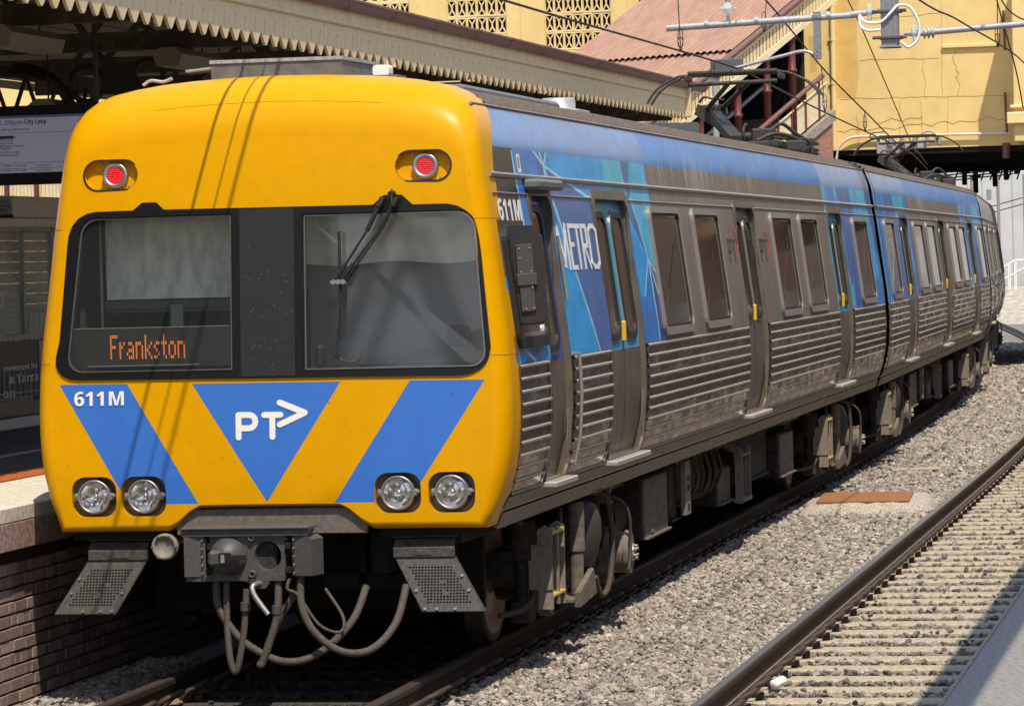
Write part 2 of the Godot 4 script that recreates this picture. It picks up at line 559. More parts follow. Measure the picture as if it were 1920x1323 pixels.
func clip_mesh() -> Mesh:                              # a bent spring clip with its seat, open towards -x
	if not shared.has("clip"):
		var st := S()
		tube(st, bend([Vector3(-0.02, -0.15, -0.10), Vector3(0.04, -0.09, -0.115), Vector3(0.11, -0.055, -0.075), Vector3(0.125, -0.045, 0.0), Vector3(0.11, -0.055, 0.075), Vector3(0.04, -0.09, 0.115), Vector3(-0.02, -0.15, 0.10)], 3), 0.019, 6)
		box(st, Vector3(0.07, -0.15, 0), Vector3(0.05, 0.05, 0.06), 0.006)
		st.generate_normals()
		shared.clip = st.commit()
	return shared.clip

func lay_track(called: String, x: float, z0: float, z1: float, sides: Array) -> void:
	var t := struct(base(called))
	for s in [-1.0, 1.0]:
		run_rail(t, x + s * 0.836, z0, z1)
	var z := z0 - 0.3
	var n := 0
	while z > maxf(z1, -62.0):
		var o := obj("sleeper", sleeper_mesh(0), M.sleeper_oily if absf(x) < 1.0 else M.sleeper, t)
		o.position = Vector3(x - bow(z) + rng.randf_range(-0.02, 0.02), rng.randf_range(-0.006, 0.0), z)
		o.rotation.y = bow_turn(z) + rng.randf_range(-0.006, 0.006)
		for sd in sides:                                # Vector2(rail side, which side of that rail)
			for dz in [0.0]:
				var c := obj("rail_clip", clip_mesh(), M.clip, t)
				c.position = Vector3(x - bow(z) + sd.x * 0.836 + sd.y * 0.078, 0, z + dz)
				c.rotation.y = bow_turn(z) + (0.0 if sd.y > 0 else PI)
		z -= 0.6
		n += 1

func stone_mesh(v: int) -> Mesh:
	var r := RandomNumberGenerator.new()
	r.seed = 400 + v
	var st := S()
	var pts := []
	var t := (1.0 + sqrt(5.0)) / 2.0
	for p in [[-1, t, 0], [1, t, 0], [-1, -t, 0], [1, -t, 0], [0, -1, t], [0, 1, t], [0, -1, -t], [0, 1, -t], [t, 0, -1], [t, 0, 1], [-t, 0, -1], [-t, 0, 1]]:
		var d := Vector3(p[0], p[1], p[2]).normalized()
		pts.append(d * r.randf_range(0.62, 1.1) * Vector3(1.0, 0.62, 0.8))
	var g := 0.30 + 0.075 * v
	for f in [[0, 11, 5], [0, 5, 1], [0, 1, 7], [0, 7, 10], [0, 10, 11], [1, 5, 9], [5, 11, 4], [11, 10, 2], [10, 7, 6], [7, 1, 8], [3, 9, 4], [3, 4, 2], [3, 2, 6], [3, 6, 8], [3, 8, 9], [4, 9, 5], [2, 4, 11], [6, 2, 10], [8, 6, 7], [9, 8, 1]]:
		tri(st, pts[f[0]], pts[f[1]], pts[f[2]])
	st.generate_normals()
	return st.commit()

func scatter_ballast() -> void:
	var lots := [[], [], []]
	var cols := [[], [], []]
	for row in [[3.5, -8.0, 1000.0, 0.029], [-8.0, -22.0, 640.0, 0.033], [-22.0, -45.0, 300.0, 0.043], [-45.0, -85.0, 100.0, 0.068]]:
		var x0 := -1.75
		var x1 := 4.95
		var count := int((row[0] - row[1]) * (x1 - x0) * row[2])
		for i in count:
			var z := rng.randf_range(row[1], row[0])
			var x := rng.randf_range(x0, x1)
			if x < -0.6 and z < -3.0:                    # behind the carriage
				continue
			var w := x
			x -= bow(z)
			var k := fposmod(z - 3.2, 0.6)               # where in the sleeper bay
			var on_sleeper := k < 0.1 or k > 0.5
			var y := -0.205
			var in1 := absf(w) < 1.34
			var in2 := absf(w - 3.62) < 1.34
			if in1 or in2:
				var c := absf(w if in1 else w - 3.62)
				if c > 0.99:                                   # the sleeper ends lie buried
					y = -0.158
					on_sleeper = false
				else:
					if on_sleeper and rng.randf() > 0.03:
						continue
					y = -0.166 if on_sleeper else -0.203
					if absf(c - 0.836) < 0.20 and (on_sleeper or absf(c - 0.836) < 0.10):
						continue
			else:
				y = -0.158 + 0.02 * sin(w * 2.1 + 0.4) * sin(z * 0.7)
			var big := 1.0 if rng.randf() < 0.86 else rng.randf_range(1.2, 1.75)
			var s: float = row[3] * rng.randf_range(0.62, 1.12) * big
			var b := Basis.from_euler(Vector3(rng.randf_range(-0.7, 0.7), rng.randf() * TAU, rng.randf_range(-0.7, 0.7))).scaled(Vector3.ONE * s)
			var v := rng.randi() % 3
			lots[v].append(Transform3D(b, Vector3(x, y + rng.randf_range(-0.014, 0.014), z)))
			var g := rng.randf_range(0.19, 0.48)
			if rng.randf() < 0.05:
				g *= 1.4
			if rng.randf() < 0.13:
				g *= 0.5
			var warm := rng.randf_range(0.72, 0.88)
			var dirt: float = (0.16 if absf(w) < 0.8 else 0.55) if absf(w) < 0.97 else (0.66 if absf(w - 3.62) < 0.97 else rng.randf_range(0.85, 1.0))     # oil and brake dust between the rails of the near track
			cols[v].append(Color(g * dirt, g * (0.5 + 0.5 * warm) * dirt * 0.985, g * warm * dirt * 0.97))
	for v in 3:
		var mm := MultiMesh.new()
		mm.transform_format = MultiMesh.TRANSFORM_3D
		mm.use_colors = true
		mm.mesh = stone_mesh(v)
		mm.instance_count = lots[v].size()
		for i in lots[v].size():
			mm.set_instance_transform(i, lots[v][i])
			mm.set_instance_color(i, cols[v][i])
		var o := MultiMeshInstance3D.new()
		o.name = numbered("ballast_stones")
		o.multimesh = mm
		o.material_override = M.stone
		add_child(o)
		tag(stuff(o), "loose grey and brown crushed stone ballast around the sleepers", "ballast", "track ballast stones")

func sheet(called: String, pts: Array, y: float, m: Material) -> void:
	var st := S()
	var v := []
	for p in pts:
		v.append(Vector3(p[0], y, p[1]))
	quad(st, v[0], v[1], v[2], v[3])
	struct(obj(called, st, m))

func build_ground() -> void:
	sheet("ground", [[-400, 60], [400, 60], [400, -900], [-400, -900]], -0.42, M.ground)
	var st := S()
	var z := 12.0
	while z > -170.0:                                    # the ballast bed follows the curve
		var z1 := z - 3.0
		var a := bow(z)
		var b := bow(z1)
		quad(st, Vector3(-1.85 - a, -0.215, z), Vector3(5.2 - a, -0.215, z), Vector3(5.2 - b, -0.215, z1), Vector3(-1.85 - b, -0.215, z1))
		quad(st, Vector3(5.2 - a, -0.215, z), Vector3(6.2 - a, -0.43, z), Vector3(6.2 - b, -0.43, z1), Vector3(5.2 - b, -0.215, z1))
		quad(st, Vector3(-2.85 - a, -0.43, z), Vector3(-1.85 - a, -0.215, z), Vector3(-1.85 - b, -0.215, z1), Vector3(-2.85 - b, -0.43, z1))
		z = z1
	struct(obj("ballast_bed", st, M.ballast_bed))
	st = S()
	z = 8.0
	while z > -60.0:
		var a := bow(z)
		var b := bow(z - 2.0)
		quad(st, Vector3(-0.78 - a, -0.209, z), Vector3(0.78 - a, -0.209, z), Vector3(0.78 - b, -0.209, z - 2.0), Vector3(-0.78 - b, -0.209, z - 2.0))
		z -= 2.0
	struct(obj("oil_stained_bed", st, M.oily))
	lay_track("railway_track", 0.0, 3.2, -170.0, [Vector2(1, 1), Vector2(-1, 1)])
	lay_track("railway_track", 3.62, 3.2, -170.0, [Vector2(-1, 1)])
	scatter_ballast()
	# a pit cover between the tracks, a drink can, a scrap of board
	var p := thing("cable_pit", "rusty brown steel plate on a whitewashed concrete pit between the tracks", "pit cover", Vector3(1.83, -0.2, -17.85), 0.06)
	var s1 := S()
	s1.set_smooth_group(0)
	var rr2 := RandomNumberGenerator.new()
	rr2.seed = 11
	var lip := []
	for lv in [[1.12, -0.03], [1.05, 0.085], [0.96, 0.138], [0.45, 0.138]]:
		var loop := []
		for k in 40:
			var t := TAU * k / 40
			var e := Vector2(cos(t), sin(t))
			e = e / maxf(absf(e.x), absf(e.y)) * 0.86 + e * 0.14
			var j := rr2.randf_range(0.94, 1.05)
			loop.append(Vector3(e.x * 0.64 * lv[0] * j, lv[1] + rr2.randf_range(-0.012, 0.012), e.y * 0.95 * lv[0] * j))
		lip.append(loop)
	for v in 3:
		for k in 40:
			quad(s1, lip[v][(k + 1) % 40], lip[v][k], lip[v + 1][k], lip[v + 1][(k + 1) % 40])
	obj("concrete_surround", s1, M.pit_concrete, p)
	s1 = S()
	box(s1, Vector3(-0.03, 0.155, 0), Vector3(0.98, 0.022, 1.45), 0.004)
	obj("steel_plate", s1, M.rust, p)
	var c := thing("drink_can", "crushed white drink can lying by the far track's rail", "can", Vector3(2.985, -0.125, -1.2), 0.5)
	s1 = S()
	lathe(s1, [Vector2(0.0, -0.06), Vector2(0.027, -0.058), Vector2(0.033, -0.048), Vector2(0.031, 0.0), Vector2(0.033, 0.046), Vector2(0.026, 0.058), Vector2(0.0, 0.056)], Vector3.ZERO, Vector3(0.85, 0.2, -0.5).normalized(), 12)
	obj("can_body", s1, M.white, c)
	s1 = S()
	box(s1, Vector3.ZERO, Vector3(0.62, 0.03, 0.22), 0.008)
	var w := obj("board_scrap", s1, M.sleeper)
	w.position = Vector3(1.72, -0.14, -24.5)
	w.rotation.y = 0.25
	tag(w, "pale flat board scrap lying on the ballast beyond the rusty pit cover", "board")


# ---------------------------------------------------------------- the near platform, on the left
func build_left_platform() -> void:
	var p := struct(base("platform"))
	var st := S()
	box(st, Vector3(-5.62, 0.36, -20.0), Vector3(7.66, 1.42, 78.0))        # brick core; its track face stands 15 mm behind the bricks
	obj("core", st, M.mortar, p)
	var r := RandomNumberGenerator.new()
	r.seed = 7
	var bm := []
	for w in [0.106, 0.224]:
		st = S()
		box(st, Vector3.ZERO, Vector3(0.05, 0.07, w), 0.005)
		st.generate_normals()
		bm.append(st.commit())
	var y := -0.17
	var row := 0
	while y < 0.80:
		var z := 1.6 + (0.05 if row % 2 else 0.0)
		while z > -2.6:
			var k := 1 if row % 3 != 1 else 0
			if r.randf() < 0.12:
				k = 1 - k
			var len: float = [0.114, 0.232][k]
			var o := obj("brick", bm[k], M.brick[r.randi() % 5], p)
			o.position = Vector3(-1.778 + r.randf_range(-0.004, 0.004), y + r.randf_range(-0.002, 0.002), z - len * 0.5)
			o.rotation.z = r.randf_range(-0.02, 0.02)
			z -= len
		y += 0.0815
		row += 1
	st = S()
	y = -0.17
	while y < 0.80:                                        # the rest of the courses, hidden in shade behind the train
		box(st, Vector3(-1.778, y, -30.8), Vector3(0.05, 0.07, 56.2))
		y += 0.0815
	obj("far_courses", st, M.brick[2], p)
	st = S()
	box(st, Vector3(-1.74, 0.945, -20.0), Vector3(0.14, 0.176, 78.0), 0.006)
	obj("edge_beam", st, M.render_pink, p)
	var z2 := 18.6
	while z2 > -58.0:
		st = S()
		box(st, Vector3(-2.16, 1.083, z2 - 0.75), Vector3(0.98, 0.098, 1.492), 0.007)
		obj("coping_slab", st, M.coping, p)
		z2 -= 1.5
	st = S()
	box(st, Vector3(-6.05, 1.098, -20.0), Vector3(6.8, 0.06, 78.0))
	obj("asphalt_surface", st, M.asphalt, p)
	st = S()
	box(st, Vector3(-2.84, 1.131, -20.0), Vector3(0.30, 0.012, 78.0))
	for i in 4:
		box(st, Vector3(-2.94 + i * 0.068, 1.139, -26.0), Vector3(0.03, 0.008, 66.0))
	obj("tactile_strip", st, M.tactile, p)
	st = S()
	box(st, Vector3(-3.9, 1.130, -26.0), Vector3(0.10, 0.006, 66.0))
	obj("painted_line", st, flat(L(0.3, 0.29, 0.26), 0.8), p)


func valance_board() -> Mesh:
	if shared.has("valance"):
		return shared.valance
	var w := 0.1540
	var outline := PackedVector2Array()
	for k in 13:                                          # the scalloped foot: a rounded tip between two notches
		var t := -1.0 + 2.0 * k / 12.0
		outline.append(Vector2(t * w, 0.047 - 0.050 * cos(PI * t)))
	outline.append_array(V2([w, 0.33, -w, 0.33]))
	var hole := PackedVector2Array()
	for k in 6:
		hole.append(Vector2(0.013 * cos(TAU * k / 6), 0.20 + 0.013 * sin(TAU * k / 6)))
	var st := S()
	for piece in cut(ccw(outline), [hole], [-1.0, 0.0, 1.0]):
		slab(st, piece, 0.012, 0.024, func(q: Vector2, off: float) -> Vector3: return Vector3(off, q.y, -q.x))
	st.generate_normals()
	shared.valance = st.commit()
	return shared.valance

func build_canopy() -> void:
	var c := thing("platform_canopy", "long cream platform canopy with scalloped valance boards and maroon gutter over the left platform", "canopy")
	var up := func(z: float) -> float: return 4.395 - 0.0045 * (z + 2.0)
	var z := 10.58
	while z > -30.6:
		var o := obj("valance_board", valance_board(), M.cream, c)
		o.position = Vector3(-2.0 + 0.0015 * (int(round(z / 0.307)) % 2), up.call(z), z - 0.1525)
		z -= 0.307
	var tilt := Basis(Vector3.RIGHT, 0.0045)
	var st := S()
	var mid := Vector3(-2.0, up.call(-14.0), -14.0)
	box(st, mid + Vector3(-0.005, 0.425, 3.9), Vector3(0.05, 0.215, 41.1), 0.0, tilt)
	obj("fascia_board", st, M.cream, c)
	st = S()
	tube(st, [mid + Vector3(0.012, 0.318, 0) + tilt * Vector3(0, 0, 24.4), mid + Vector3(0.012, 0.318, 0) + tilt * Vector3(0, 0, -16.65)], 0.026, 8)
	obj("moulding", st, M.cream, c)
	st = S()
	box(st, Vector3(-2.06, up.call(-30.6) + 0.24, -30.66), Vector3(0.30, 0.42, 0.10), 0.01)
	obj("end_bracket", st, M.cream, c)
	z = 9.9
	while z > -30.6:                                      # gutter lengths with a lip at each joint
		st = S()
		var a := Vector3(-1.955, up.call(z) + 0.515, z)
		var b := Vector3(-1.955, up.call(z - 1.83) + 0.515, z - 1.83)
		var prof := []
		for k in 7:
			var t := PI + PI * k / 6.0
			prof.append(Vector2(0.072 * cos(t), 0.085 * sin(t)))
		st.set_smooth_group(0)
		for k in 6:
			var p: Vector2 = prof[k]
			var q: Vector2 = prof[k + 1]
			quad(st, a + Vector3(p.x, p.y, 0), a + Vector3(q.x, q.y, 0), b + Vector3(q.x, q.y, 0), b + Vector3(p.x, p.y, 0))
		box(st, (a + b) * 0.5 + Vector3(0.074, 0.004, 0), Vector3(0.014, 0.018, 1.83))
		for k in 6:
			var p: Vector2 = prof[k] * 1.06
			var q: Vector2 = prof[k + 1] * 1.06
			quad(st, a + Vector3(p.x, p.y, -0.004), a + Vector3(q.x, q.y, -0.004), a + Vector3(q.x, q.y, -0.05), a + Vector3(p.x, p.y, -0.05))
		obj("gutter_length", st, M.maroon, c)
		z -= 1.83
	# the roof of corrugated iron: ribs run up the slope
	st = S(true)
	z = 10.5
	var k2 := 0
	while z > -30.7:
		var h0 := 0.012 * (1.0 if k2 % 2 == 0 else -1.0)
		var y0: float = up.call(z) + 0.535
		quad(st, Vector3(-1.93, y0 + h0, z), Vector3(-1.93, y0 - h0, z - 0.045), Vector3(-6.0, y0 + 1.05 - h0, z - 0.045), Vector3(-6.0, y0 + 1.05 + h0, z))
		quad(st, Vector3(-6.0, y0 + 1.05 + h0, z), Vector3(-6.0, y0 + 1.05 - h0, z - 0.045), Vector3(-8.95, y0 + 0.02 - h0, z - 0.045), Vector3(-8.95, y0 + 0.02 + h0, z))
		z -= 0.045
		k2 += 1
	obj("corrugated_roof", st, M.maroon, c)
	# lining boards under the iron
	st = S()
	var i := 0
	for seg in [[Vector2(-1.98, 4.84), Vector2(-6.0, 5.86)], [Vector2(-6.0, 5.86), Vector2(-8.9, 4.75)]]:
		for k in 14:
			var a: Vector2 = seg[0].lerp(seg[1], k / 14.0)
			var b: Vector2 = seg[0].lerp(seg[1], (k + 0.93) / 14.0)
			quad(st, Vector3(b.x, b.y, 10.5), Vector3(a.x, a.y, 10.5), Vector3(a.x, a.y + 0.1, -30.6), Vector3(b.x, b.y + 0.1, -30.6))
	obj("lining_boards", st, M.board, c)
	# trusses across, purlins along
	var zt := 9.78
	while zt > -30.0:
		st = S()
		bar(st, Vector3(-2.05, 4.55, zt), Vector3(-6.7, 4.55, zt), 0.10, 0.16)
		bar(st, Vector3(-2.05, 4.74, zt), Vector3(-6.0, 5.74, zt), 0.09, 0.12)
		bar(st, Vector3(-6.0, 5.74, zt), Vector3(-6.7, 5.57, zt), 0.09, 0.12)
		for s in [[-3.2, -4.0], [-4.8, -4.0], [-4.8, -5.6], [-6.4, -5.6]]:
			bar(st, Vector3(s[0], 4.6, zt), Vector3(s[1], 5.86 - absf(s[1] + 6.0) * 0.25, zt), 0.035, 0.06)
		obj("truss", st, M.dark_timber, c)
		zt -= 3.66
	for x in [-2.9, -3.9, -5.0]:
		st = S()
		bar(st, Vector3(x, 5.74 - absf(x + 6.0) * 0.25 + 0.02, 10.4), Vector3(x, 5.74 - absf(x + 6.0) * 0.25 + 0.10, -30.5), 0.06, 0.10)
		obj("purlin", st, M.dark_timber, c)
	# lattice girder along the columns
	st = S()
	bar(st, Vector3(-4.6, 4.34, 2.0), Vector3(-4.6, 4.34, -30.4), 0.07, 0.09)
	bar(st, Vector3(-4.6, 3.86, 2.0), Vector3(-4.6, 3.86, -30.4), 0.07, 0.09)
	z = 2.0
	while z > -30.0:
		bar(st, Vector3(-4.6, 3.88, z), Vector3(-4.6, 4.32, z - 0.45), 0.02, 0.045)
		bar(st, Vector3(-4.6, 4.32, z - 0.45), Vector3(-4.6, 3.88, z - 0.9), 0.02, 0.045)
		z -= 0.9
	obj("lattice_girder", st, M.iron, c)
	# round cast brackets and curved braces at each column
	for zc in [-9.0, -16.5, -24.0]:
		st = S()
		var pts := []
		for k in 25:
			pts.append(Vector3(-3.96 + 0.15 * cos(TAU * k / 24), 4.22 + 0.15 * sin(TAU * k / 24), zc))
		tube(st, pts, 0.028, 6)
		pts = []
		for k in 25:
			pts.append(Vector3(-3.40 + 0.13 * cos(TAU * k / 24), 4.28 + 0.13 * sin(TAU * k / 24), zc))
		tube(st, pts, 0.025, 6)
		box(st, Vector3(-3.66, 4.26, zc), Vector3(0.30, 0.27, 0.05))
		tube(st, bend([Vector3(-4.62, 4.38, zc), Vector3(-4.45, 4.36, zc), Vector3(-4.22, 4.22, zc), Vector3(-4.05, 3.9, zc)], 6), 0.05, 7)
		cyl(st, Vector3(-5.0, 1.1, zc), Vector3(-5.0, 4.5, zc), 0.09, 0.075, 14)
		obj("column_bracket", st, M.iron, c)
	st = S()
	box(st, Vector3(-4.0, 4.70, -30.7), Vector3(3.6, 0.36, 0.1))
	obj("end_wall", st, M.dark_timber, c)
	# light fittings
	for q in [[Vector3(-3.02, 4.36, -4.5), 1.25, "leftmost and nearest of the pale fluorescent fittings under the platform canopy"], [Vector3(-3.0, 4.41, -8.9), 1.35, "pale fluorescent fitting under the canopy just left of the yellow cab's roof"], [Vector3(-4.25, 4.03, -9.2), 1.2, "lowest pale fluorescent fitting hanging above the departures screen"], [Vector3(-4.05, 4.46, -14.0), 1.2, "dim far fluorescent fitting deep under the platform canopy"]]:
		var f := thing("light_fitting", q[2], "light fitting", q[0], 0.0, "fluorescent fittings under the canopy")
		st = S()
		prism(st, V2([-0.10, -0.10, 0.10, -0.10, 0.13, 0.0, 0.06, 0.06, -0.06, 0.06, -0.13, 0.0]), Transform3D(Basis.IDENTITY, Vector3(0, 0, q[1] * 0.5)), q[1])
		obj("diffuser", st, M.batten, f)
		for dz in [-0.4, 0.4]:
			st = S()
			cyl(st, Vector3(0, 0.05, dz), Vector3(0, 0.45, dz), 0.008, -1, 6)
			obj("hanger", st, M.iron, f)


func build_signs() -> void:
	# the departures screen, hung across the platform, facing the camera
	var s := thing("departures_screen", "hanging departures screen listing City Loop stops over the left platform", "screen", Vector3(-4.25, 3.28, -5.0))
	var st := S()
	box(st, Vector3(0.95, 0.29, -0.10), Vector3(1.95, 0.60, 0.18), 0.01)
	obj("housing", st, M.shade, s)
	st = S()
	box(st, Vector3(0.97, 0.297, -0.008), Vector3(1.84, 0.435, 0.006))
	obj("screen", st, M.screen, s)
	st = S()
	box(st, Vector3(0.97, 0.505, -0.004), Vector3(1.84, 0.018, 0.006))
	obj("header_strip", st, flat(L(0.12, 0.25, 0.45), 0.5), s)
	for x in [0.3, 1.6]:
		st = S()
		cyl(st, Vector3(x, 0.58, -0.1), Vector3(x, 1.2, -0.1), 0.02, -1, 8)
		obj("hanger", st, M.iron, s)
	var at := func(x: float, y: float) -> Transform3D: return Transform3D(Basis.IDENTITY, Vector3(x, y, -0.0035))
	text("lettering", "12.20pm", 0.034, M.ink, s, at.call(0.815, 0.437), false, false, 0.225)
	text("lettering", "City Loop", 0.036, M.ink, s, at.call(1.055, 0.437), true, false, 0.175)
	text("lettering", "Stops all via Richmond", 0.017, M.ink, s, at.call(0.80, 0.397), false, false, 0.29)
	var names := ["South Yarra", "Richmond", "Parliament", "Melbourne Central", "Flagstaff", "Southern Cross", "Flinders Street"]
	st = S()
	box(st, Vector3(0.905, 0.352, -0.004), Vector3(0.115, 0.024, 0.004))
	obj("highlight", st, flat(L(0.02, 0.08, 0.30), 0.6), s)
	for k in names.size():
		text("lettering", names[k], 0.0165, M.ink, s, at.call(0.855, 0.345 - k * 0.0228), k == 0)
	for k in 2:
		text("lettering", ["12.30pm  City Loop", "12.40pm  City Loop"][k], 0.017, M.ink, s, at.call(0.855, 0.123 - k * 0.037))
		text("lettering", "Stops all stations", 0.012, M.ink, s, at.call(1.13, 0.123 - k * 0.037))
	st = S()
	for y in [0.383, 0.155, 0.112]:
		box(st, Vector3(0.97, y, -0.004), Vector3(1.8, 0.0025, 0.003))
	obj("rule", st, M.ink, s)

	# the glazed waiting room behind it
	var w := thing("waiting_room", "beige and glass platform waiting room with a poster panel along its foot", "shelter", Vector3(-5.5, 1.13, -8.0))
	var onto := Basis(Vector3(0, 0, -1), Vector3.UP, Vector3(1, 0, 0))     # the face towards the track
	st = S()
	box(st, Vector3(-0.06, 2.09, -8.0), Vector3(0.20, 0.20, 18.0), 0.01)
	box(st, Vector3(-0.04, 1.94, -8.0), Vector3(0.14, 0.085, 18.0), 0.01)
	obj("fascia", st, M.board_pale, w)
	st = S()
	box(st, Vector3(-0.05, 0.07, -8.0), Vector3(0.16, 0.14, 18.0), 0.01)
	obj("plinth", st, M.board_pale, w)
	for k in 12:
		st = S()
		box(st, Vector3(0.0, 1.39, -0.2 - k * 0.86), Vector3(0.05, 1.04, 0.05), 0.004)
		obj("mullion", st, M.frame_green, w)
	st = S()
	for y in [0.86, 1.88]:
		box(st, Vector3(0, y, -8.0), Vector3(0.05, 0.05, 18.0))
	obj("rail", st, M.frame_green, w)
	for k in 11:
		st = S()
		box(st, Vector3(-0.005, 1.37, -0.63 - k * 0.86), Vector3(0.008, 0.96, 0.80))
		obj("pane", st, M.pane, w)
	var bw := thing("boundary_wall", "long brown boarded wall in the sun, seen through the waiting room's panes", "wall", Vector3(-8.4, 1.1, -20.0))
	for k in 18:
		st = S()
		box(st, Vector3(0, 0.06 + k * 0.125, 0), Vector3(0.06, 0.118, 44.0), 0.004)
		obj("board", st, M.wall_board, bw)
	var pf := thing("picket_fence", "white picket fence standing before the brown boarded wall", "fence", Vector3(-8.1, 1.1, -12.0))
	st = S()
	for y in [0.25, 0.80]:
		box(st, Vector3(0, y, -6.0), Vector3(0.04, 0.07, 22.0))
	obj("fence_rail", st, M.fence_white, pf)
	for k in 60:
		st = S()
		box(st, Vector3(0.04, 0.52, -1.0 - k * 0.19), Vector3(0.03, 1.0, 0.10), 0.006)
		obj("picket", st, M.fence_white, pf)
	for q in [[-1.78, 0.55], [-2.62, 0.44], [-3.46, 0.5]]:
		st = S()
		box(st, Vector3(-0.05, 1.08, q[0]), Vector3(0.01, 0.44, q[1]))
		var n := obj("notice", st, flat(L(0.42, 0.47, 0.40), 0.8), w)
		st = S()
		for k in 6:
			box(st, Vector3(0.008 - 0.05, 0.93 + k * 0.055, q[0]), Vector3(0.006, 0.012, q[1] * 0.8))
		obj("printed_lines", st, flat(L(0.2, 0.24, 0.22), 0.8), n)
	var ps := thing("poster", "dark advertising poster about the Yarra along the foot of the waiting room", "poster", Vector3(-5.46, 1.275, -8.0))
	st = S()
	box(st, Vector3(0, 0.33, -6.0), Vector3(0.03, 0.70, 12.0))
	obj("panel", st, M.poster_dark, ps)
	st = S()
	box(st, Vector3(0.012, 0.06, -6.0), Vector3(0.012, 0.15, 12.0))
	obj("printed_pavement", st, flat(L(0.25, 0.17, 0.13), 0.5), ps)
	st = S()
	for k in 18:
		box(st, Vector3(0.018, 0.26, -2.85 - k * 0.155), Vector3(0.01, 0.27, 0.016))
	for y in [0.15, 0.20]:
		box(st, Vector3(0.018, y, -3.2), Vector3(0.01, 0.012, 1.4))
	box(st, Vector3(0.018, 0.42, -3.95), Vector3(0.01, 0.5, 0.09))
	obj("printed_railings", st, flat(L(0.33, 0.33, 0.36), 0.5), ps)
	st = S()
	box(st, Vector3(0.02, 0.135, -4.1), Vector3(0.01, 0.04, 0.75))
	slab(st, V2([4.42, 0.16, 4.62, 0.16, 4.66, 0.40, 4.60, 0.50, 4.48, 0.50, 4.42, 0.38]), 0.022, 0.01, func(q: Vector2, off: float) -> Vector3: return Vector3(off, q.y, -q.x))
	obj("printed_figure", st, flat(L(0.035, 0.035, 0.16), 0.5), ps)
	st = S()
	slab(st, rr(4.475, 0.52, 4.565, 0.64, 0.04), 0.022, 0.01, func(q: Vector2, off: float) -> Vector3: return Vector3(off, q.y, -q.x))
	box(st, Vector3(0.02, 0.07, -4.2), Vector3(0.01, 0.09, 0.3))
	obj("printed_face", st, flat(L(0.11, 0.045, 0.025), 0.5), ps)
	var pw := flat(L(0.6, 0.6, 0.6), 0.5)
	for q in [["movement for", 0.052, 0.41, 3.86, 1.0], ["a Yarra", 0.082, 0.29, 3.86, 0.85], ["on", 0.082, 0.16, 3.16, 0.33]]:
		text("lettering", q[0], q[1], pw, ps, Transform3D(onto, Vector3(0.019, q[2], -(q[3] - q[4]))), true, false, q[4])
	# the little board on the waiting room's roof beam
	var b := thing("direction_sign", "small pale two-line direction sign fixed to the waiting room's beige beam", "sign", Vector3(-5.3, 3.13, -10.6))
	st = S()
	box(st, Vector3(0, 0.085, 0), Vector3(0.16, 0.165, 0.05), 0.004)
	obj("board", st, flat(L(0.34, 0.37, 0.40), 0.6), b)
	st = S()
	box(st, Vector3(0, -0.012, 0), Vector3(0.17, 0.03, 0.06), 0.004)
	box(st, Vector3(0, 0.085, 0.026), Vector3(0.158, 0.004, 0.004))
	obj("bracket", st, M.iron, b)
	text("lettering", "Public Toilets", 0.018, M.ink, b, Transform3D(Basis.IDENTITY, Vector3(-0.068, 0.115, 0.026)), false, false, 0.11)
	text("lettering", "Bike Parking", 0.018, M.ink, b, Transform3D(Basis.IDENTITY, Vector3(-0.068, 0.035, 0.026)), false, false, 0.10)

	# the far stairs seen through the gap: cream balusters and a maroon post in the sun
	var f := thing("stair_balustrade", "sunlit cream balusters between maroon posts seen below the departures screen", "balustrade", Vector3(-11.6, 2.6, -27.5))
	for k in 26:
		st = S()
		box(st, Vector3(k * 0.052, 0.95, 0), Vector3(0.030, 0.95, 0.03))
		obj("baluster", st, M.cream_light, f)
	st = S()
	box(st, Vector3(1.15, 0.88, 0.05), Vector3(0.9, 0.05, 0.05), 0.0, Basis(Vector3(0, 0, 1), 0.32))
	obj("handrail", st, M.cream_light, f)
	for x in [0.33, 0.57, 1.0]:
		st = S()
		cyl(st, Vector3(x, -1.4, 0.06), Vector3(x, 1.9, 0.06), 0.052 if x < 0.5 else 0.035, -1, 12)
		cyl(st, Vector3(x, 0.84, 0.06), Vector3(x, 0.87, 0.06), 0.066, -1, 12)
		obj("post", st, M.maroon_post, f)


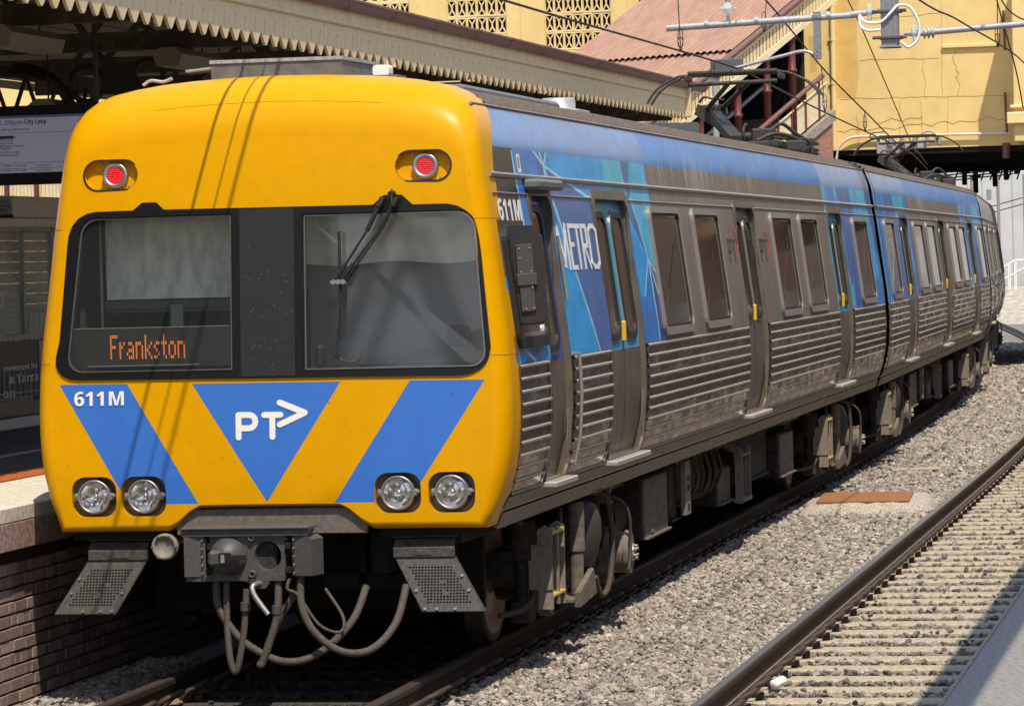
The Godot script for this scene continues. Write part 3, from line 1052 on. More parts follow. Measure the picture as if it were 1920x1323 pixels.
# ---------------------------------------------------------------- the platform the photograph was taken from
func build_right_platform() -> void:
	var p := struct(base("platform"))
	var st := S()
	box(st, Vector3(10.06, 0.33, -90.0), Vector3(10.0, 1.50, 240.0))
	obj("core", st, M.brick_far, p)
	st = S()
	box(st, Vector3(5.65, 1.089, -90.0), Vector3(1.30, 0.022, 240.0))
	obj("asphalt_edge", st, M.asphalt_near, p)
	st = S()
	box(st, Vector3(10.68, 1.089, -90.0), Vector3(8.75, 0.022, 240.0))
	obj("asphalt_surface", st, M.asphalt, p)
	st = S()
	box(st, Vector3(5.004, 1.04, -90.0), Vector3(0.03, 0.128, 240.0), 0.010)
	obj("edge_strip", st, M.concrete, p)
	# the brick station building along it, which the train's windows mirror
	var b := thing("station_building", "red brick station building with dark windows along the right platform", "building", Vector3(9.6, 1.1, -20.0))
	st = S()
	box(st, Vector3(2.0, 2.9, -205.0), Vector3(4.0, 5.8, 480.0))
	obj("wall", st, M.brick_far, b)
	for k in 80:
		st = S()
		box(st, Vector3(-0.01, 1.6, 30.0 - k * 5.4), Vector3(0.06, 1.7, 1.3))
		var w := obj("window", st, M.tint, b)
		if k % 2 == 0:
			var pl := S()
			box(pl, Vector3(-0.12, 2.3, 27.3 - k * 5.4), Vector3(0.28, 4.6, 0.55), 0.02)
			obj("pilaster", pl, M.cream if k % 4 else M.concrete, b)
		st = S()
		box(st, Vector3(-0.03, 0.70, 30.0 - k * 5.4), Vector3(0.12, 0.10, 1.5), 0.01)
		obj("sill", st, M.cream, w)
	st = S()
	box(st, Vector3(1.6, 5.85, -205.0), Vector3(5.4, 0.14, 480.4))
	obj("roof", st, M.maroon, b)
	# its canopy, out of the picture overhead, which shades the asphalt and draws its scalloped edge on the far track
	var c := thing("platform_canopy", "canopy of the right platform whose scalloped edge shades the far track's sleepers", "canopy", Vector3(5.22, 4.25, 0))
	st = S()
	var z := 34.0
	while z > -110.0:
		for k in 6:
			var t0 := -1.0 + k / 3.0
			var t1 := -1.0 + (k + 1) / 3.0
			var ya := 0.047 - 0.05 * cos(PI * t0)
			var yb := 0.047 - 0.05 * cos(PI * t1)
			quad(st, Vector3(0, ya, z - (t0 + 1.0) * 0.1535), Vector3(0, 0.34, z - (t0 + 1.0) * 0.1535), Vector3(0, 0.34, z - (t1 + 1.0) * 0.1535), Vector3(0, yb, z - (t1 + 1.0) * 0.1535))
		z -= 0.307
	obj("valance", st, M.cream, c)
	st = S()
	box(st, Vector3(0.43, 0.42, -38.0), Vector3(0.86, 0.06, 144.0), 0.0, Basis(Vector3(0, 0, 1), 0.12))
	obj("roof", st, M.board, c)
	for k in 9:
		st = S()
		cyl(st, Vector3(1.6, -3.15, 20.0 - k * 11.0), Vector3(1.6, 0.6, 20.0 - k * 11.0), 0.09, -1, 12)
		bar(st, Vector3(1.6, 0.35, 20.0 - k * 11.0), Vector3(0.1, 0.4, 20.0 - k * 11.0), 0.08, 0.12)
		obj("column", st, M.maroon_post, c)


# ---------------------------------------------------------------- the train
const PY := [0.94, 1.18, 1.42, 1.70, 1.95, 2.15, 2.45, 2.87, 3.20, 3.31, 3.42, 3.50, 3.57]
const PX := [1.345, 1.455, 1.506, 1.522, 1.513, 1.496, 1.457, 1.405, 1.355, 1.342, 1.325, 1.302, 1.262]

func px(y: float) -> float:                          # half width of the body at height y
	if y <= PY[0]:
		return PX[0]
	for i in PY.size() - 1:
		if y <= PY[i + 1]:
			return lerpf(PX[i], PX[i + 1], (y - PY[i]) / (PY[i + 1] - PY[i]))
	return PX[-1]

func onside(q: Vector2, off: float) -> Vector3:      # (distance from the front end, height) on the right flank
	return Vector3(px(q.y) + off, q.y, -q.x)

func strip(st: SurfaceTool, u0: float, u1: float, y0: float, y1: float, off: float, rows: int) -> void:
	st.set_smooth_group(0)
	for i in rows:
		var a := lerpf(y0, y1, float(i) / rows)
		var b := lerpf(y0, y1, float(i + 1) / rows)
		quad(st, onside(Vector2(u0, a), off), onside(Vector2(u1, a), off), onside(Vector2(u1, b), off), onside(Vector2(u0, b), off))

func rim(st: SurfaceTool, u0: float, u1: float, y0: float, y1: float, off0: float, off1: float, rows := 8) -> void:   # the jambs between two depths
	st.set_smooth_group(-1)
	for i in rows:
		var a := lerpf(y0, y1, float(i) / rows)
		var b := lerpf(y0, y1, float(i + 1) / rows)
		quad(st, onside(Vector2(u0, a), off1), onside(Vector2(u0, a), off0), onside(Vector2(u0, b), off0), onside(Vector2(u0, b), off1))
		quad(st, onside(Vector2(u1, a), off0), onside(Vector2(u1, a), off1), onside(Vector2(u1, b), off1), onside(Vector2(u1, b), off0))
	quad(st, onside(Vector2(u0, y0), off0), onside(Vector2(u0, y0), off1), onside(Vector2(u1, y0), off1), onside(Vector2(u1, y0), off0))
	quad(st, onside(Vector2(u0, y1), off1), onside(Vector2(u0, y1), off0), onside(Vector2(u1, y1), off0), onside(Vector2(u1, y1), off1))

func fill(im: Image, poly: Array, c: Color, u0: float, u1: float) -> void:   # poly: flat list u, y in metres on the flank
	var w := im.get_width()
	var h := im.get_height()
	var p := []
	for i in range(0, poly.size(), 2):
		p.append(Vector2((poly[i] - u0) / (u1 - u0) * w, (3.60 - poly[i + 1]) / 1.70 * h))
	for y in h:
		var xs := []
		for i in p.size():
			var a: Vector2 = p[i]
			var b: Vector2 = p[(i + 1) % p.size()]
			if (a.y <= y + 0.5) != (b.y <= y + 0.5):
				xs.append(a.x + (y + 0.5 - a.y) / (b.y - a.y) * (b.x - a.x))
		xs.sort()
		for i in range(0, xs.size() - 1, 2):
			var x0 := clampi(int(round(xs[i])), 0, w)
			var x1 := clampi(int(round(xs[i + 1])), 0, w)
			if x1 > x0:
				im.fill_rect(Rect2i(x0, y, x1 - x0, 1), c)

func stripe(im: Image, a: Vector2, b: Vector2, w: float, c: Color, u0: float, u1: float) -> void:
	var d := (b - a).normalized()
	var n := Vector2(-d.y * 2.0, d.x) * w * 0.5
	fill(im, [a.x + n.x, a.y + n.y, b.x + n.x, b.y + n.y, b.x - n.x, b.y - n.y, a.x - n.x, a.y - n.y], c, u0, u1)

func grime(im: Image, sd: int, amount: float) -> void:   # rain-washed dirt: streaks that run down, and a general soiling
	var n := noise(sd, 0.02, 3)
	var n2 := noise(sd + 1, 0.16, 2)
	for y in im.get_height():
		for x in range(0, im.get_width(), 2):
			var s := n2.get_noise_2d(x, y * 0.07) * 0.6 + n.get_noise_2d(x * 0.5, y) * 0.4
			var c := im.get_pixel(x, y)
			var k := 1.0 + s * amount
			c = Color(c.r * k, c.g * k, c.b * k)
			im.set_pixel(x, y, c)
			im.set_pixel(x + 1, y, c)

func livery(kind: int, u0: float, u1: float) -> StandardMaterial3D:
	var w := 1024 if kind == 0 else 512
	var im := Image.create(w, 384, false, Image.FORMAT_RGB8)
	var royal := L(0.022, 0.20, 0.60)
	var navy := L(0.028, 0.06, 0.30)
	var indigo := L(0.055, 0.15, 0.42)
	var sky := L(0.012, 0.36, 0.80)
	var cyan := L(0.035, 0.46, 0.74)
	var teal := L(0.06, 0.48, 0.66)
	var line := L(0.36, 0.70, 0.90)
	var dark := L(0.022, 0.020, 0.024)
	var cove := L(0.06, 0.25, 0.60)
	im.fill(royal)
	if kind == 0:                                      # behind the cab, to the end of the blue
		fill(im, [2.0, 1.9, 6.6, 1.9, 6.6, 3.4, 2.0, 3.4], indigo, u0, u1)
		fill(im, [0.3, 1.9, 2.0, 1.9, 2.0, 2.15, 0.3, 2.6], sky, u0, u1)
		fill(im, [0.5, 1.9, 1.1, 2.12, 1.2, 1.9], indigo, u0, u1)
		fill(im, [2.2, 3.05, 2.35, 3.05, 3.35, 1.9, 2.2, 1.9], sky, u0, u1)          # the pale wedge behind the lettering
		fill(im, [2.25, 3.22, 5.2, 3.4, 5.2, 3.02, 3.9, 2.98], sky, u0, u1)
		fill(im, [2.25, 3.22, 3.9, 2.98, 2.25, 2.98], indigo, u0, u1)
		fill(im, [3.9, 3.4, 5.3, 3.4, 5.3, 3.03, 3.9, 3.03], cyan, u0, u1)
		fill(im, [4.55, 3.4, 5.3, 3.4, 5.45, 3.06, 4.55, 3.06], teal, u0, u1)
		fill(im, [2.25, 3.22, 2.6, 3.4, 4.55, 3.4, 4.55, 3.03], sky, u0, u1)
		fill(im, [5.3, 3.4, 5.7, 3.4, 6.1, 2.5, 5.75, 2.6], indigo, u0, u1)
		fill(im, [5.75, 3.4, 6.45, 3.4, 6.45, 2.42, 5.95, 2.6, 5.55, 3.0], cyan, u0, u1)
		fill(im, [5.35, 2.9, 5.95, 2.58, 5.6, 2.3, 5.35, 2.3], sky, u0, u1)
		fill(im, [5.35, 2.3, 5.6, 2.3, 5.95, 2.58, 6.05, 1.9, 5.35, 1.9], royal, u0, u1)
		fill(im, [5.95, 2.58, 6.35, 2.35, 6.2, 1.9, 6.0, 1.9], navy, u0, u1)
		fill(im, [0.3, 2.77, 1.22, 2.77, 1.22, 3.32, 0.3, 3.32], dark, u0, u1)       # the dark panel that carries the number
		for q in [[2.25, 3.22, 1.8, 3.36], [2.25, 3.22, 2.1, 3.36], [2.25, 3.22, 2.45, 3.36], [2.25, 3.22, 2.2, 3.05], [2.25, 3.22, 2.4, 3.05], [2.25, 3.22, 4.1, 2.98], [5.95, 2.58, 5.55, 3.05], [5.95, 2.58, 5.55, 2.3], [5.95, 2.58, 6.0, 1.95], [5.95, 2.58, 6.3, 2.2], [5.95, 2.58, 6.3, 2.44], [2.35, 3.0, 3.35, 1.95], [0.6, 2.05, 1.0, 1.95], [1.2, 3.3, 1.24, 2.5]]:
			stripe(im, Vector2(q[0], q[1]), Vector2(q[2], q[3]), 0.022, line, u0, u1)
		fill(im, [1.33, 3.16, 1.45, 3.16, 1.45, 3.28, 1.33, 3.28], L(0.75, 0.75, 0.7), u0, u1)
		fill(im, [1.36, 3.19, 1.41, 3.19, 1.41, 3.26, 1.36, 3.26], L(0.1, 0.1, 0.1), u0, u1)
	else:                                              # the ends of the carriages
		var d := u1 - u0
		var f := func(t: float) -> float: return u0 + t * d
		fill(im, [f.call(0.0), 1.9, f.call(0.35), 1.9, f.call(0.30), 3.4, f.call(0.0), 3.4], cyan if kind == 1 else sky, u0, u1)
		fill(im, [f.call(0.06), 3.4, f.call(0.22), 3.4, f.call(0.30), 2.4, f.call(0.12), 1.9, f.call(0.04), 2.5], royal, u0, u1)
		fill(im, [f.call(0.28), 3.4, f.call(0.52), 3.4, f.call(0.62), 2.6, f.call(0.30), 2.2], indigo, u0, u1)
		fill(im, [f.call(0.40), 2.5, f.call(0.60), 2.7, f.call(0.78), 1.9, f.call(0.35), 1.9], navy.lerp(indigo, 0.6), u0, u1)
		fill(im, [f.call(0.55), 3.4, f.call(0.86), 3.4, f.call(0.9), 2.5, f.call(0.62), 2.6], cyan, u0, u1)
		fill(im, [f.call(0.70), 2.9, f.call(0.95), 2.9, f.call(1.0), 2.35, f.call(0.80), 2.2], sky, u0, u1)
		fill(im, [f.call(0.90), 3.4, f.call(1.0), 3.4, f.call(1.0), 1.9, f.call(0.95), 2.2], indigo, u0, u1)
		for k in 7:
			var t: float = [0.1, 0.27, 0.42, 0.57, 0.66, 0.81, 0.93][k]
			stripe(im, Vector2(f.call(t), 3.38), Vector2(f.call(t + 0.03 * (k % 3 - 1)), 3.0), 0.03, [cyan, indigo, sky][k % 3], u0, u1)
	fill(im, [u0, 3.312, u1, 3.312, u1, 3.6, u0, 3.6], cove, u0, u1)
	grime(im, 90 + kind, 0.22)
	var m := flat(Color.WHITE, 0.33)
	m.albedo_texture = ImageTexture.create_from_image(im)
	m.texture_repeat = false
	m.clearcoat_enabled = true
	m.clearcoat = 0.15
	m.clearcoat_roughness = 0.12
	return m

func streaked_steel() -> StandardMaterial3D:          # the bare grey flank above the ribs, chalky drips below the blue
	var im := Image.create(1024, 384, false, Image.FORMAT_RGB8)
	im.fill(L(0.21, 0.183, 0.155))
	var n := noise(201, 0.012, 4)
	var d := noise(202, 0.10, 2)
	var lo := noise(203, 0.006, 2)
	for y in 384:
		for x in 1024:
			var k := 1.0 + 0.22 * n.get_noise_2d(x, y * 0.4) + 0.12 * d.get_noise_2d(x, y * 0.05)
			var c := Vector3(0.21, 0.183, 0.155) * k
			var drip := d.get_noise_2d(x * 1.0, y * 0.035 + 400.0) + lo.get_noise_2d(x, 7) * 0.8
			var fade := clampf(1.0 - (y - 66.0) / 75.0, 0.0, 1.0)
			if y > 64 and drip > 0.20 and x < 560:
				c = c.lerp(Vector3(0.42, 0.40, 0.37), fade * minf(1.0, (drip - 0.20) * 3.0))
			if y <= 65:                                     # the blue of the cove above it, worn in places
				c = Vector3(0.06, 0.25, 0.60) * (1.0 + 0.25 * n.get_noise_2d(x, y))
				if y > 30 and drip > 0.25 and x < 600:
					c = c.lerp(Vector3(0.30, 0.42, 0.62), minf(0.8, (drip - 0.25) * 2.5) * (y - 30) / 35.0)
			im.set_pixel(x, y, L(c.x, c.y, c.z))
	var m := flat(Color.WHITE, 0.40, 0.25)
	m.albedo_texture = ImageTexture.create_from_image(im)
	m.texture_repeat = false
	return m

func skin(car: Node3D, u0: float, u1: float, y0: float, y1: float, m: Material, doors: Array, called: String, rows: int) -> void:
	var st := S(true)
	var us := [u0, u1]
	for d in doors:
		for e in [d[0], d[1]]:
			if e > u0 and e < u1:
				us.append(e)
	us.sort()
	var ys := []
	for i in rows + 1:
		ys.append(lerpf(y0, y1, float(i) / rows))
	for e in [1.14, 3.03, 3.31]:
		if e > y0 and e < y1:
			ys.append(e)
	ys.sort()
	for i in us.size() - 1:
		for j in ys.size() - 1:
			var mu: float = (us[i] + us[i + 1]) * 0.5
			var my: float = (ys[j] + ys[j + 1]) * 0.5
			var hole := false
			for d in doors:
				if mu > d[0] and mu < d[1] and my > 1.14 and my < 3.03:
					hole = true
			if hole:
				continue
			var q := []
			var t := []
			for k in [[i, j], [i + 1, j], [i + 1, j + 1], [i, j + 1]]:
				q.append(onside(Vector2(us[k[0]], ys[k[1]]), 0.0))
				t.append(Vector2((us[k[0]] - u0) / (u1 - u0), (3.60 - ys[k[1]]) / 1.70))
			quv(st, q, t)
	obj(called, st, m, car)

func rounded(u0: float, u1: float, y0: float, y1: float, r: float) -> PackedVector2Array:
	return rr(u0, y0, u1, y1, r)

func side_window(car: Node3D, u0: float, u1: float) -> void:
	var w := part("window", car)
	var st := S()
	ring(st, rounded(u0, u1, 1.985, 2.985, 0.09), rounded(u0 + 0.055, u1 - 0.055, 2.045, 2.935, 0.07), 0.026, 0.04, onside)
	obj("frame", st, M.window_frame, w)
	st = S()
	ring(st, rounded(u0 + 0.05, u1 - 0.05, 2.04, 2.94, 0.07), rounded(u0 + 0.075, u1 - 0.075, 2.065, 2.915, 0.06), 0.016, 0.014, onside)
	obj("gasket", st, M.rubber, w)
	st = S()
	face(st, rounded(u0 + 0.07, u1 - 0.07, 2.06, 2.92, 0.06), 0.008, onside)
	obj("pane", st, M.tint, w)

func door(car: Node3D, u0: float, u1: float, paint: Material) -> void:
	var d := part("door", car)
	var st := S()
	rim(st, u0, u1, 1.14, 3.03, 0.0, -0.07)
	ring(st, rr(u0 - 0.05, 1.16, u1 + 0.05, 3.08, 0.10, 5), rr(u0 + 0.012, 1.17, u1 - 0.012, 3.02, 0.12, 5), 0.014, 0.02, func(q: Vector2, off: float) -> Vector3: return onside(q, off))
	obj("frame", st, M.steel_dull, d)
	var mid := (u0 + u1) * 0.5
	for k in 2:
		var a := u0 + 0.005 if k == 0 else mid + 0.006
		var b := mid - 0.006 if k == 0 else u1 - 0.005
		st = S(true)
		strip(st, a, b, 1.93, 3.03, -0.042, 6)
		var leaf := obj("leaf", st, paint, d)
		st = S(true)
		strip(st, a, b, 1.14, 1.93, -0.042, 6)
		obj("kick_panel", st, M.steel_dull, leaf)
		st = S()
		ring(st, rr(a + 0.11, 2.0, b - 0.11, 2.93, 0.12, 5), rr(a + 0.155, 2.045, b - 0.155, 2.885, 0.09, 5), -0.024, 0.02, onside)
		obj("rubber_surround", st, M.rubber, leaf)
		st = S()
		ring(st, rr(a + 0.095, 1.985, b - 0.095, 2.945, 0.13, 5), rr(a + 0.115, 2.005, b - 0.115, 2.925, 0.12, 5), -0.032, 0.012, onside)
		obj("trim", st, M.alu, leaf)
		st = S()
		face(st, rr(a + 0.15, 2.04, b - 0.15, 2.89, 0.09, 5), -0.035, onside)
		obj("pane", st, M.tint, leaf)
	st = S()
	box(st, Vector3(px(2.06) - 0.02, 2.06, -(mid - 0.05)), Vector3(0.03, 0.15, 0.07), 0.010)
	obj("handle", st, M.handle, d)
	st = S()
	box(st, Vector3(px(1.14) + 0.012, 1.135, -mid), Vector3(0.17, 0.035, u1 - u0 + 0.04), 0.006)
	obj("threshold", st, M.sill, d)
	st = S(true)
	strip(st, u0 + 0.004, u0 + 0.05, 1.16, 1.62, -0.03, 5)
	strip(st, u1 - 0.05, u1 - 0.004, 1.16, 1.62, -0.03, 5)
	obj("guide", st, M.sill, d)

func ribs(car: Node3D, u0: float, u1: float) -> void:
	for k in 11:
		var y := 1.935 - k * 0.0795
		var st := S()
		st.set_smooth_group(0)
		var prof := [[-0.011, 0.0], [-0.008, 0.010], [0.0, 0.014], [0.007, 0.010], [0.010, 0.0]]
		for i in 4:
			quad(st, onside(Vector2(u0, y + prof[i][0]), prof[i][1]), onside(Vector2(u1, y + prof[i][0]), prof[i][1]), onside(Vector2(u1, y + prof[i + 1][0]), prof[i + 1][1]), onside(Vector2(u0, y + prof[i + 1][0]), prof[i + 1][1]))
		obj("rib", st, M.rib if k < 8 else M.steel_dull, car)
	var st2 := S()
	for e in [u0, u1]:
		for k in 10:
			var y := 1.935 - k * 0.0795
			quad(st2, onside(Vector2(e - 0.018, y - 0.08), 0.006), onside(Vector2(e + 0.018, y - 0.08), 0.006), onside(Vector2(e + 0.018, y), 0.006), onside(Vector2(e - 0.018, y), 0.006))
	obj("rib_edging", st2, M.steel_dull, car)

func shell(car: Node3D, ln: float, u_start: float) -> void:   # far flank, roof, floor, ends
	var st := S(true)
	for i in PY.size() - 1:
		quad(st, Vector3(-PX[i], PY[i], -ln), Vector3(-PX[i], PY[i], -u_start), Vector3(-PX[i + 1], PY[i + 1], -u_start), Vector3(-PX[i + 1], PY[i + 1], -ln))
	obj("far_side", st, M.steel_dull, car)
	st = S()
	var prof := [Vector2(1.262, 3.57)]                     # fluted roof sheets
	var crown := func(x: float) -> float: return 3.575 + 0.205 * (1.0 - pow(absf(x) / 1.262, 2.6))
	for q in [[1.262, 3.600], [1.222, 3.604], [1.220, 3.634], [1.172, 3.638], [1.170, 3.664], [1.10, 3.668], [1.098, 3.688], [1.02, 3.692]]:
		prof.append(Vector2(q[0], q[1]))
	for x in [0.90, 0.75, 0.5, 0.25, 0.0]:
		prof.append(Vector2(x, crown.call(x)))
	var full := prof.duplicate()
	for i in range(prof.size() - 2, -1, -1):
		full.append(Vector2(-prof[i].x, prof[i].y))
	for i in full.size() - 1:
		var a: Vector2 = full[i]
		var b: Vector2 = full[i + 1]
		var u0 := maxf(u_start, 0.80) if u_start > 0.2 else u_start      # behind the moulded nose of the leading carriage
		quad(st, Vector3(a.x, a.y, -u0), Vector3(a.x, a.y, -ln), Vector3(b.x, b.y, -ln), Vector3(b.x, b.y, -u0))
	obj("roof", st, M.roof, car)
	for s in [1.0]:
		st = S()
		tube(st, [Vector3(s * 1.264, 3.578, -u_start), Vector3(s * 1.264, 3.578, -ln)], 0.010, 6)
		obj("gutter", st, M.roof, car)
	st = S()
	box(st, Vector3(0, 0.965, -(ln + u_start) * 0.5), Vector3(2.66, 0.05, ln - u_start))
	obj("floor", st, M.under, car)
	for e in [ln]:
		var o := PackedVector2Array()
		for i in PY.size():
			o.append(Vector2(PX[i], PY[i]))
		o.append_array(V2([0.9, 3.73, 0, 3.785, -0.9, 3.73]))
		for i in range(PY.size() - 1, -1, -1):
			o.append(Vector2(-PX[i], PY[i]))
		st = S()
		prism(st, o, Transform3D(Basis.IDENTITY, Vector3(0, 0, -e + 0.02)), 0.02)
		obj("end_wall", st, M.roof_grey, car)
	st = S()
	for y in [3.135, 3.02]:
		tube(st, [onside(Vector2(u_start, y), 0.006), onside(Vector2(ln, y), 0.006)], 0.017 if y > 3.1 else 0.006, 6)
	obj("side_moulding", st, M.alu, car)
	st = S(true)
	strip(st, u_start, ln, 0.93, 1.03, 0.012, 1)
	strip(st, u_start, ln, 1.05, 1.125, 0.007, 1)
	obj("skirt_strip", st, M.skirt, car)

func wheel(parent: Node3D, at: Vector3) -> void:
	var st := S()
	lathe(st, [Vector2(0.0, 0.075), Vector2(0.10, 0.075), Vector2(0.12, 0.03), Vector2(0.30, 0.02), Vector2(0.36, 0.06), Vector2(0.395, 0.062)], at, Vector3.RIGHT * signf(at.x), 24)
	var w := obj("wheel", st, M.wheel, parent)
	st = S()
	lathe(st, [Vector2(0.39, 0.062), Vector2(0.44, 0.062), Vector2(0.455, 0.045), Vector2(0.46, -0.04), Vector2(0.488, -0.05), Vector2(0.48, -0.075), Vector2(0.3, -0.07)], at, Vector3.RIGHT * signf(at.x), 24)
	obj("tyre", st, M.tyre, w)

func bogie(car: Node3D, zc: float, front: bool) -> void:
	var b := part("bogie", car, Vector3(0, 0, zc))
	for z in [1.23, -1.23]:
		for s in [-1.0, 1.0]:
			wheel(b, Vector3(s * 0.83, 0.46, z))
		var st := S()
		cyl(st, Vector3(-0.9, 0.46, z), Vector3(0.9, 0.46, z), 0.08)
		obj("axle", st, M.under, b)
		st = S()
		cyl(st, Vector3(-0.45, 0.46, z), Vector3(0.45, 0.46, z), 0.30, -1, 16)
		box(st, Vector3(0, 0.5, z * 0.6), Vector3(1.0, 0.5, 0.6), 0.05)
		obj("motor", st, M.under, b)
	var st := S()
	for s in [-1.0, 1.0]:
		prism(st, V2([-1.75, 0.50, -1.45, 0.40, -0.95, 0.42, -0.55, 0.28, 0.55, 0.28, 0.95, 0.42, 1.45, 0.40, 1.75, 0.50, 1.7, 0.66, 0.8, 0.66, 0.5, 0.50, -0.5, 0.50, -0.8, 0.66, -1.7, 0.66]), Transform3D(Basis(Vector3(0, 0, -1), Vector3.UP, Vector3.RIGHT), Vector3(s * 1.03 + 0.08, 0, 0)), 0.16)
	obj("side_frame", st, M.under, b)
	st = S()
	box(st, Vector3(0, 0.62, 0), Vector3(2.3, 0.26, 0.5), 0.03)
	obj("bolster", st, M.under, b)
	for s in [-1.0, 1.0]:
		for dz in [0.10]:
			st = S()
			lathe(st, [Vector2(0.0, -0.30), Vector2(0.16, -0.29), Vector2(0.20, -0.22), Vector2(0.235, -0.08), Vector2(0.235, 0.04), Vector2(0.20, 0.14), Vector2(0.12, 0.19), Vector2(0.05, 0.22), Vector2(0.0, 0.22)], Vector3(s * 1.16, 0.70, dz - 0.25), Vector3.UP, 22)
			obj("air_spring", st, M.spring, b)
		st = S()
		cyl(st, Vector3(s * 1.32, 0.56, 0.42), Vector3(s * 1.32, 0.90, 0.42), 0.060, 0.060, 12)
		cyl(st, Vector3(s * 1.32, 0.26, 0.42), Vector3(s * 1.32, 0.56, 0.42), 0.048, 0.048, 12)
		cyl(st, Vector3(s * 1.24, 0.28, 0.56), Vector3(s * 1.24, 0.88, 0.58), 0.016, 0.016, 6)
		box(st, Vector3(s * 1.24, 0.62, 0.57), Vector3(0.035, 0.13, 0.05), 0.006)
		obj("damper", st, M.under_lit, b)
		st = S()
		prism(st, V2([0.10, 0.24, 0.75, 0.20, 0.75, 0.30, 0.20, 0.42]), Transform3D(Basis(Vector3(0, 0, 1), Vector3.UP, Vector3.LEFT), Vector3(s * 1.36, 0, 0.0)), 0.04 * s)
		box(st, Vector3(s * 1.28, 0.235, 0.42), Vector3(0.16, 0.03, 0.5), 0.005)
		cyl(st, Vector3(s * 1.3, 0.18, 0.5), Vector3(s * 1.3, 0.24, 0.5), 0.03, 0.03, 8)
		obj("damper_bracket", st, M.under_lit, b)
		for z in [1.23, -1.23]:
			st = S()
			cyl(st, Vector3(s * 0.92, 0.46, z), Vector3(s * 1.24, 0.46, z), 0.16, 0.15, 14)
			box(st, Vector3(s * 1.08, 0.46, z), Vector3(0.26, 0.30, 0.34), 0.03)
			obj("axle_box", st, M.under, b)
			st = S()
			cyl(st, Vector3(s * 1.16, 0.60, z + 0.36), Vector3(s * 1.16, 0.86, z + 0.36), 0.10, 0.10, 14)
			cyl(st, Vector3(s * 1.16, 0.30, z + 0.36), Vector3(s * 1.16, 0.60, z + 0.36), 0.045, 0.045, 10)
			box(st, Vector3(s * 1.16, 0.25, z + 0.36), Vector3(0.15, 0.14, 0.2), 0.02)
			obj("brake_cylinder", st, M.under, b)
			st = S()
			prism(st, V2([0, 0.34, 0.09, 0.30, 0.13, 0.12, 0.10, 0.10, 0.0, 0.14]), Transform3D(Basis(Vector3(0, 0, -1), Vector3.UP, Vector3.RIGHT), Vector3(s * 1.2, 0.04, z - 0.42)), 0.10)
			obj("brake_hanger", st, M.under_lit, b)
		for z in [-0.42, 1.75]:
			st = S()
			tube(st, bend([Vector3(s * 1.12, 0.88, z), Vector3(s * 1.22, 0.80, z - 0.12), Vector3(s * 1.27, 0.55, z - 0.20), Vector3(s * 1.22, 0.30, z - 0.08), Vector3(s * 1.05, 0.25, z + 0.1)], 5), 0.020, 7)
			obj("brake_hose", st, M.hose, b)
	# axle-end generator on the inner axle
	st = S()
	cyl(st, Vector3(1.14, 0.42, -1.23), Vector3(1.40, 0.42, -1.23), 0.155, 0.15, 22)
	cyl(st, Vector3(1.39, 0.42, -1.23), Vector3(1.425, 0.42, -1.23), 0.165, 0.155, 22)
	var gen := obj("axle_generator", st, M.under_lit, b)
	st = S()
	cyl(st, Vector3(1.425, 0.42, -1.23), Vector3(1.45, 0.42, -1.23), 0.07, 0.06, 14)
	for k in 6:
		var t := TAU * k / 6
		cyl(st, Vector3(1.44, 0.42 + 0.045 * cos(t), -1.23 + 0.045 * sin(t)), Vector3(1.475, 0.42 + 0.045 * cos(t), -1.23 + 0.045 * sin(t)), 0.013, -1, 6)
	obj("hub_bolts", st, M.alu, gen)
	st = S()
	tube(st, bend([Vector3(1.2, 0.9, -0.95), Vector3(1.42, 0.78, -1.05), Vector3(1.44, 0.5, -1.13), Vector3(1.43, 0.3, -1.08)], 5), 0.013, 6)
	obj("cable", st, M.hose, gen)
	st = S()
	tube(st, bend([Vector3(1.25, 0.9, -0.66), Vector3(1.34, 0.84, -0.74), Vector3(1.36, 0.5, -0.80), Vector3(1.34, 0.22, -0.72), Vector3(1.30, 0.16, -0.62), Vector3(1.28, 0.3, -0.5)], 5), 0.022, 7)
	obj("cable", st, M.hose, gen)
	# a step frame at the leading axle
	st = S()
	for z in [1.20, 1.64]:
		prism(st, V2([-0.05, 0.27, 0.05, 0.27, 0.05, 0.80, 0.0, 0.83, -0.05, 0.80]), Transform3D(Basis.IDENTITY, Vector3(1.33, 0, z)), 0.02)
	box(st, Vector3(1.30, 0.55, 1.64), Vector3(0.16, 0.30, 0.02))
	box(st, Vector3(1.375, 0.55, 1.42), Vector3(0.012, 0.52, 0.05))
	var sf := obj("step_frame", st, M.under_pale, b)
	for y in [0.36, 0.775]:
		st = S()
		box(st, Vector3(1.33, y, 1.42), Vector3(0.11, 0.022, 0.42), 0.004)
		obj("tread", st, M.tread, sf)

func underfloor_box(car: Node3D, u0: float, u1: float, y0: float, y1: float, x1: float, m: Material, called := "equipment_box") -> void:
	var st := S()
	box(st, Vector3((x1 + 0.55) * 0.5, (y0 + y1) * 0.5, -(u0 + u1) * 0.5), Vector3(x1 - 0.55, y1 - y0, u1 - u0), 0.012)
	var o := obj(called, st, M.under, car)
	st = S()
	box(st, Vector3(x1 + 0.006, (y0 + y1) * 0.5, -(u0 + u1) * 0.5), Vector3(0.03, y1 - y0 - 0.03, u1 - u0 - 0.05), 0.008)
	box(st, Vector3(x1 + 0.02, y0 + 0.01, -(u0 + u1) * 0.5), Vector3(0.06, 0.02, u1 - u0 - 0.02), 0.004)
	box(st, Vector3(x1 + 0.026, y0 + 0.05, -lerpf(u0, u1, 0.3)), Vector3(0.012, 0.03, 0.16))
	obj("cover", st, m, o)

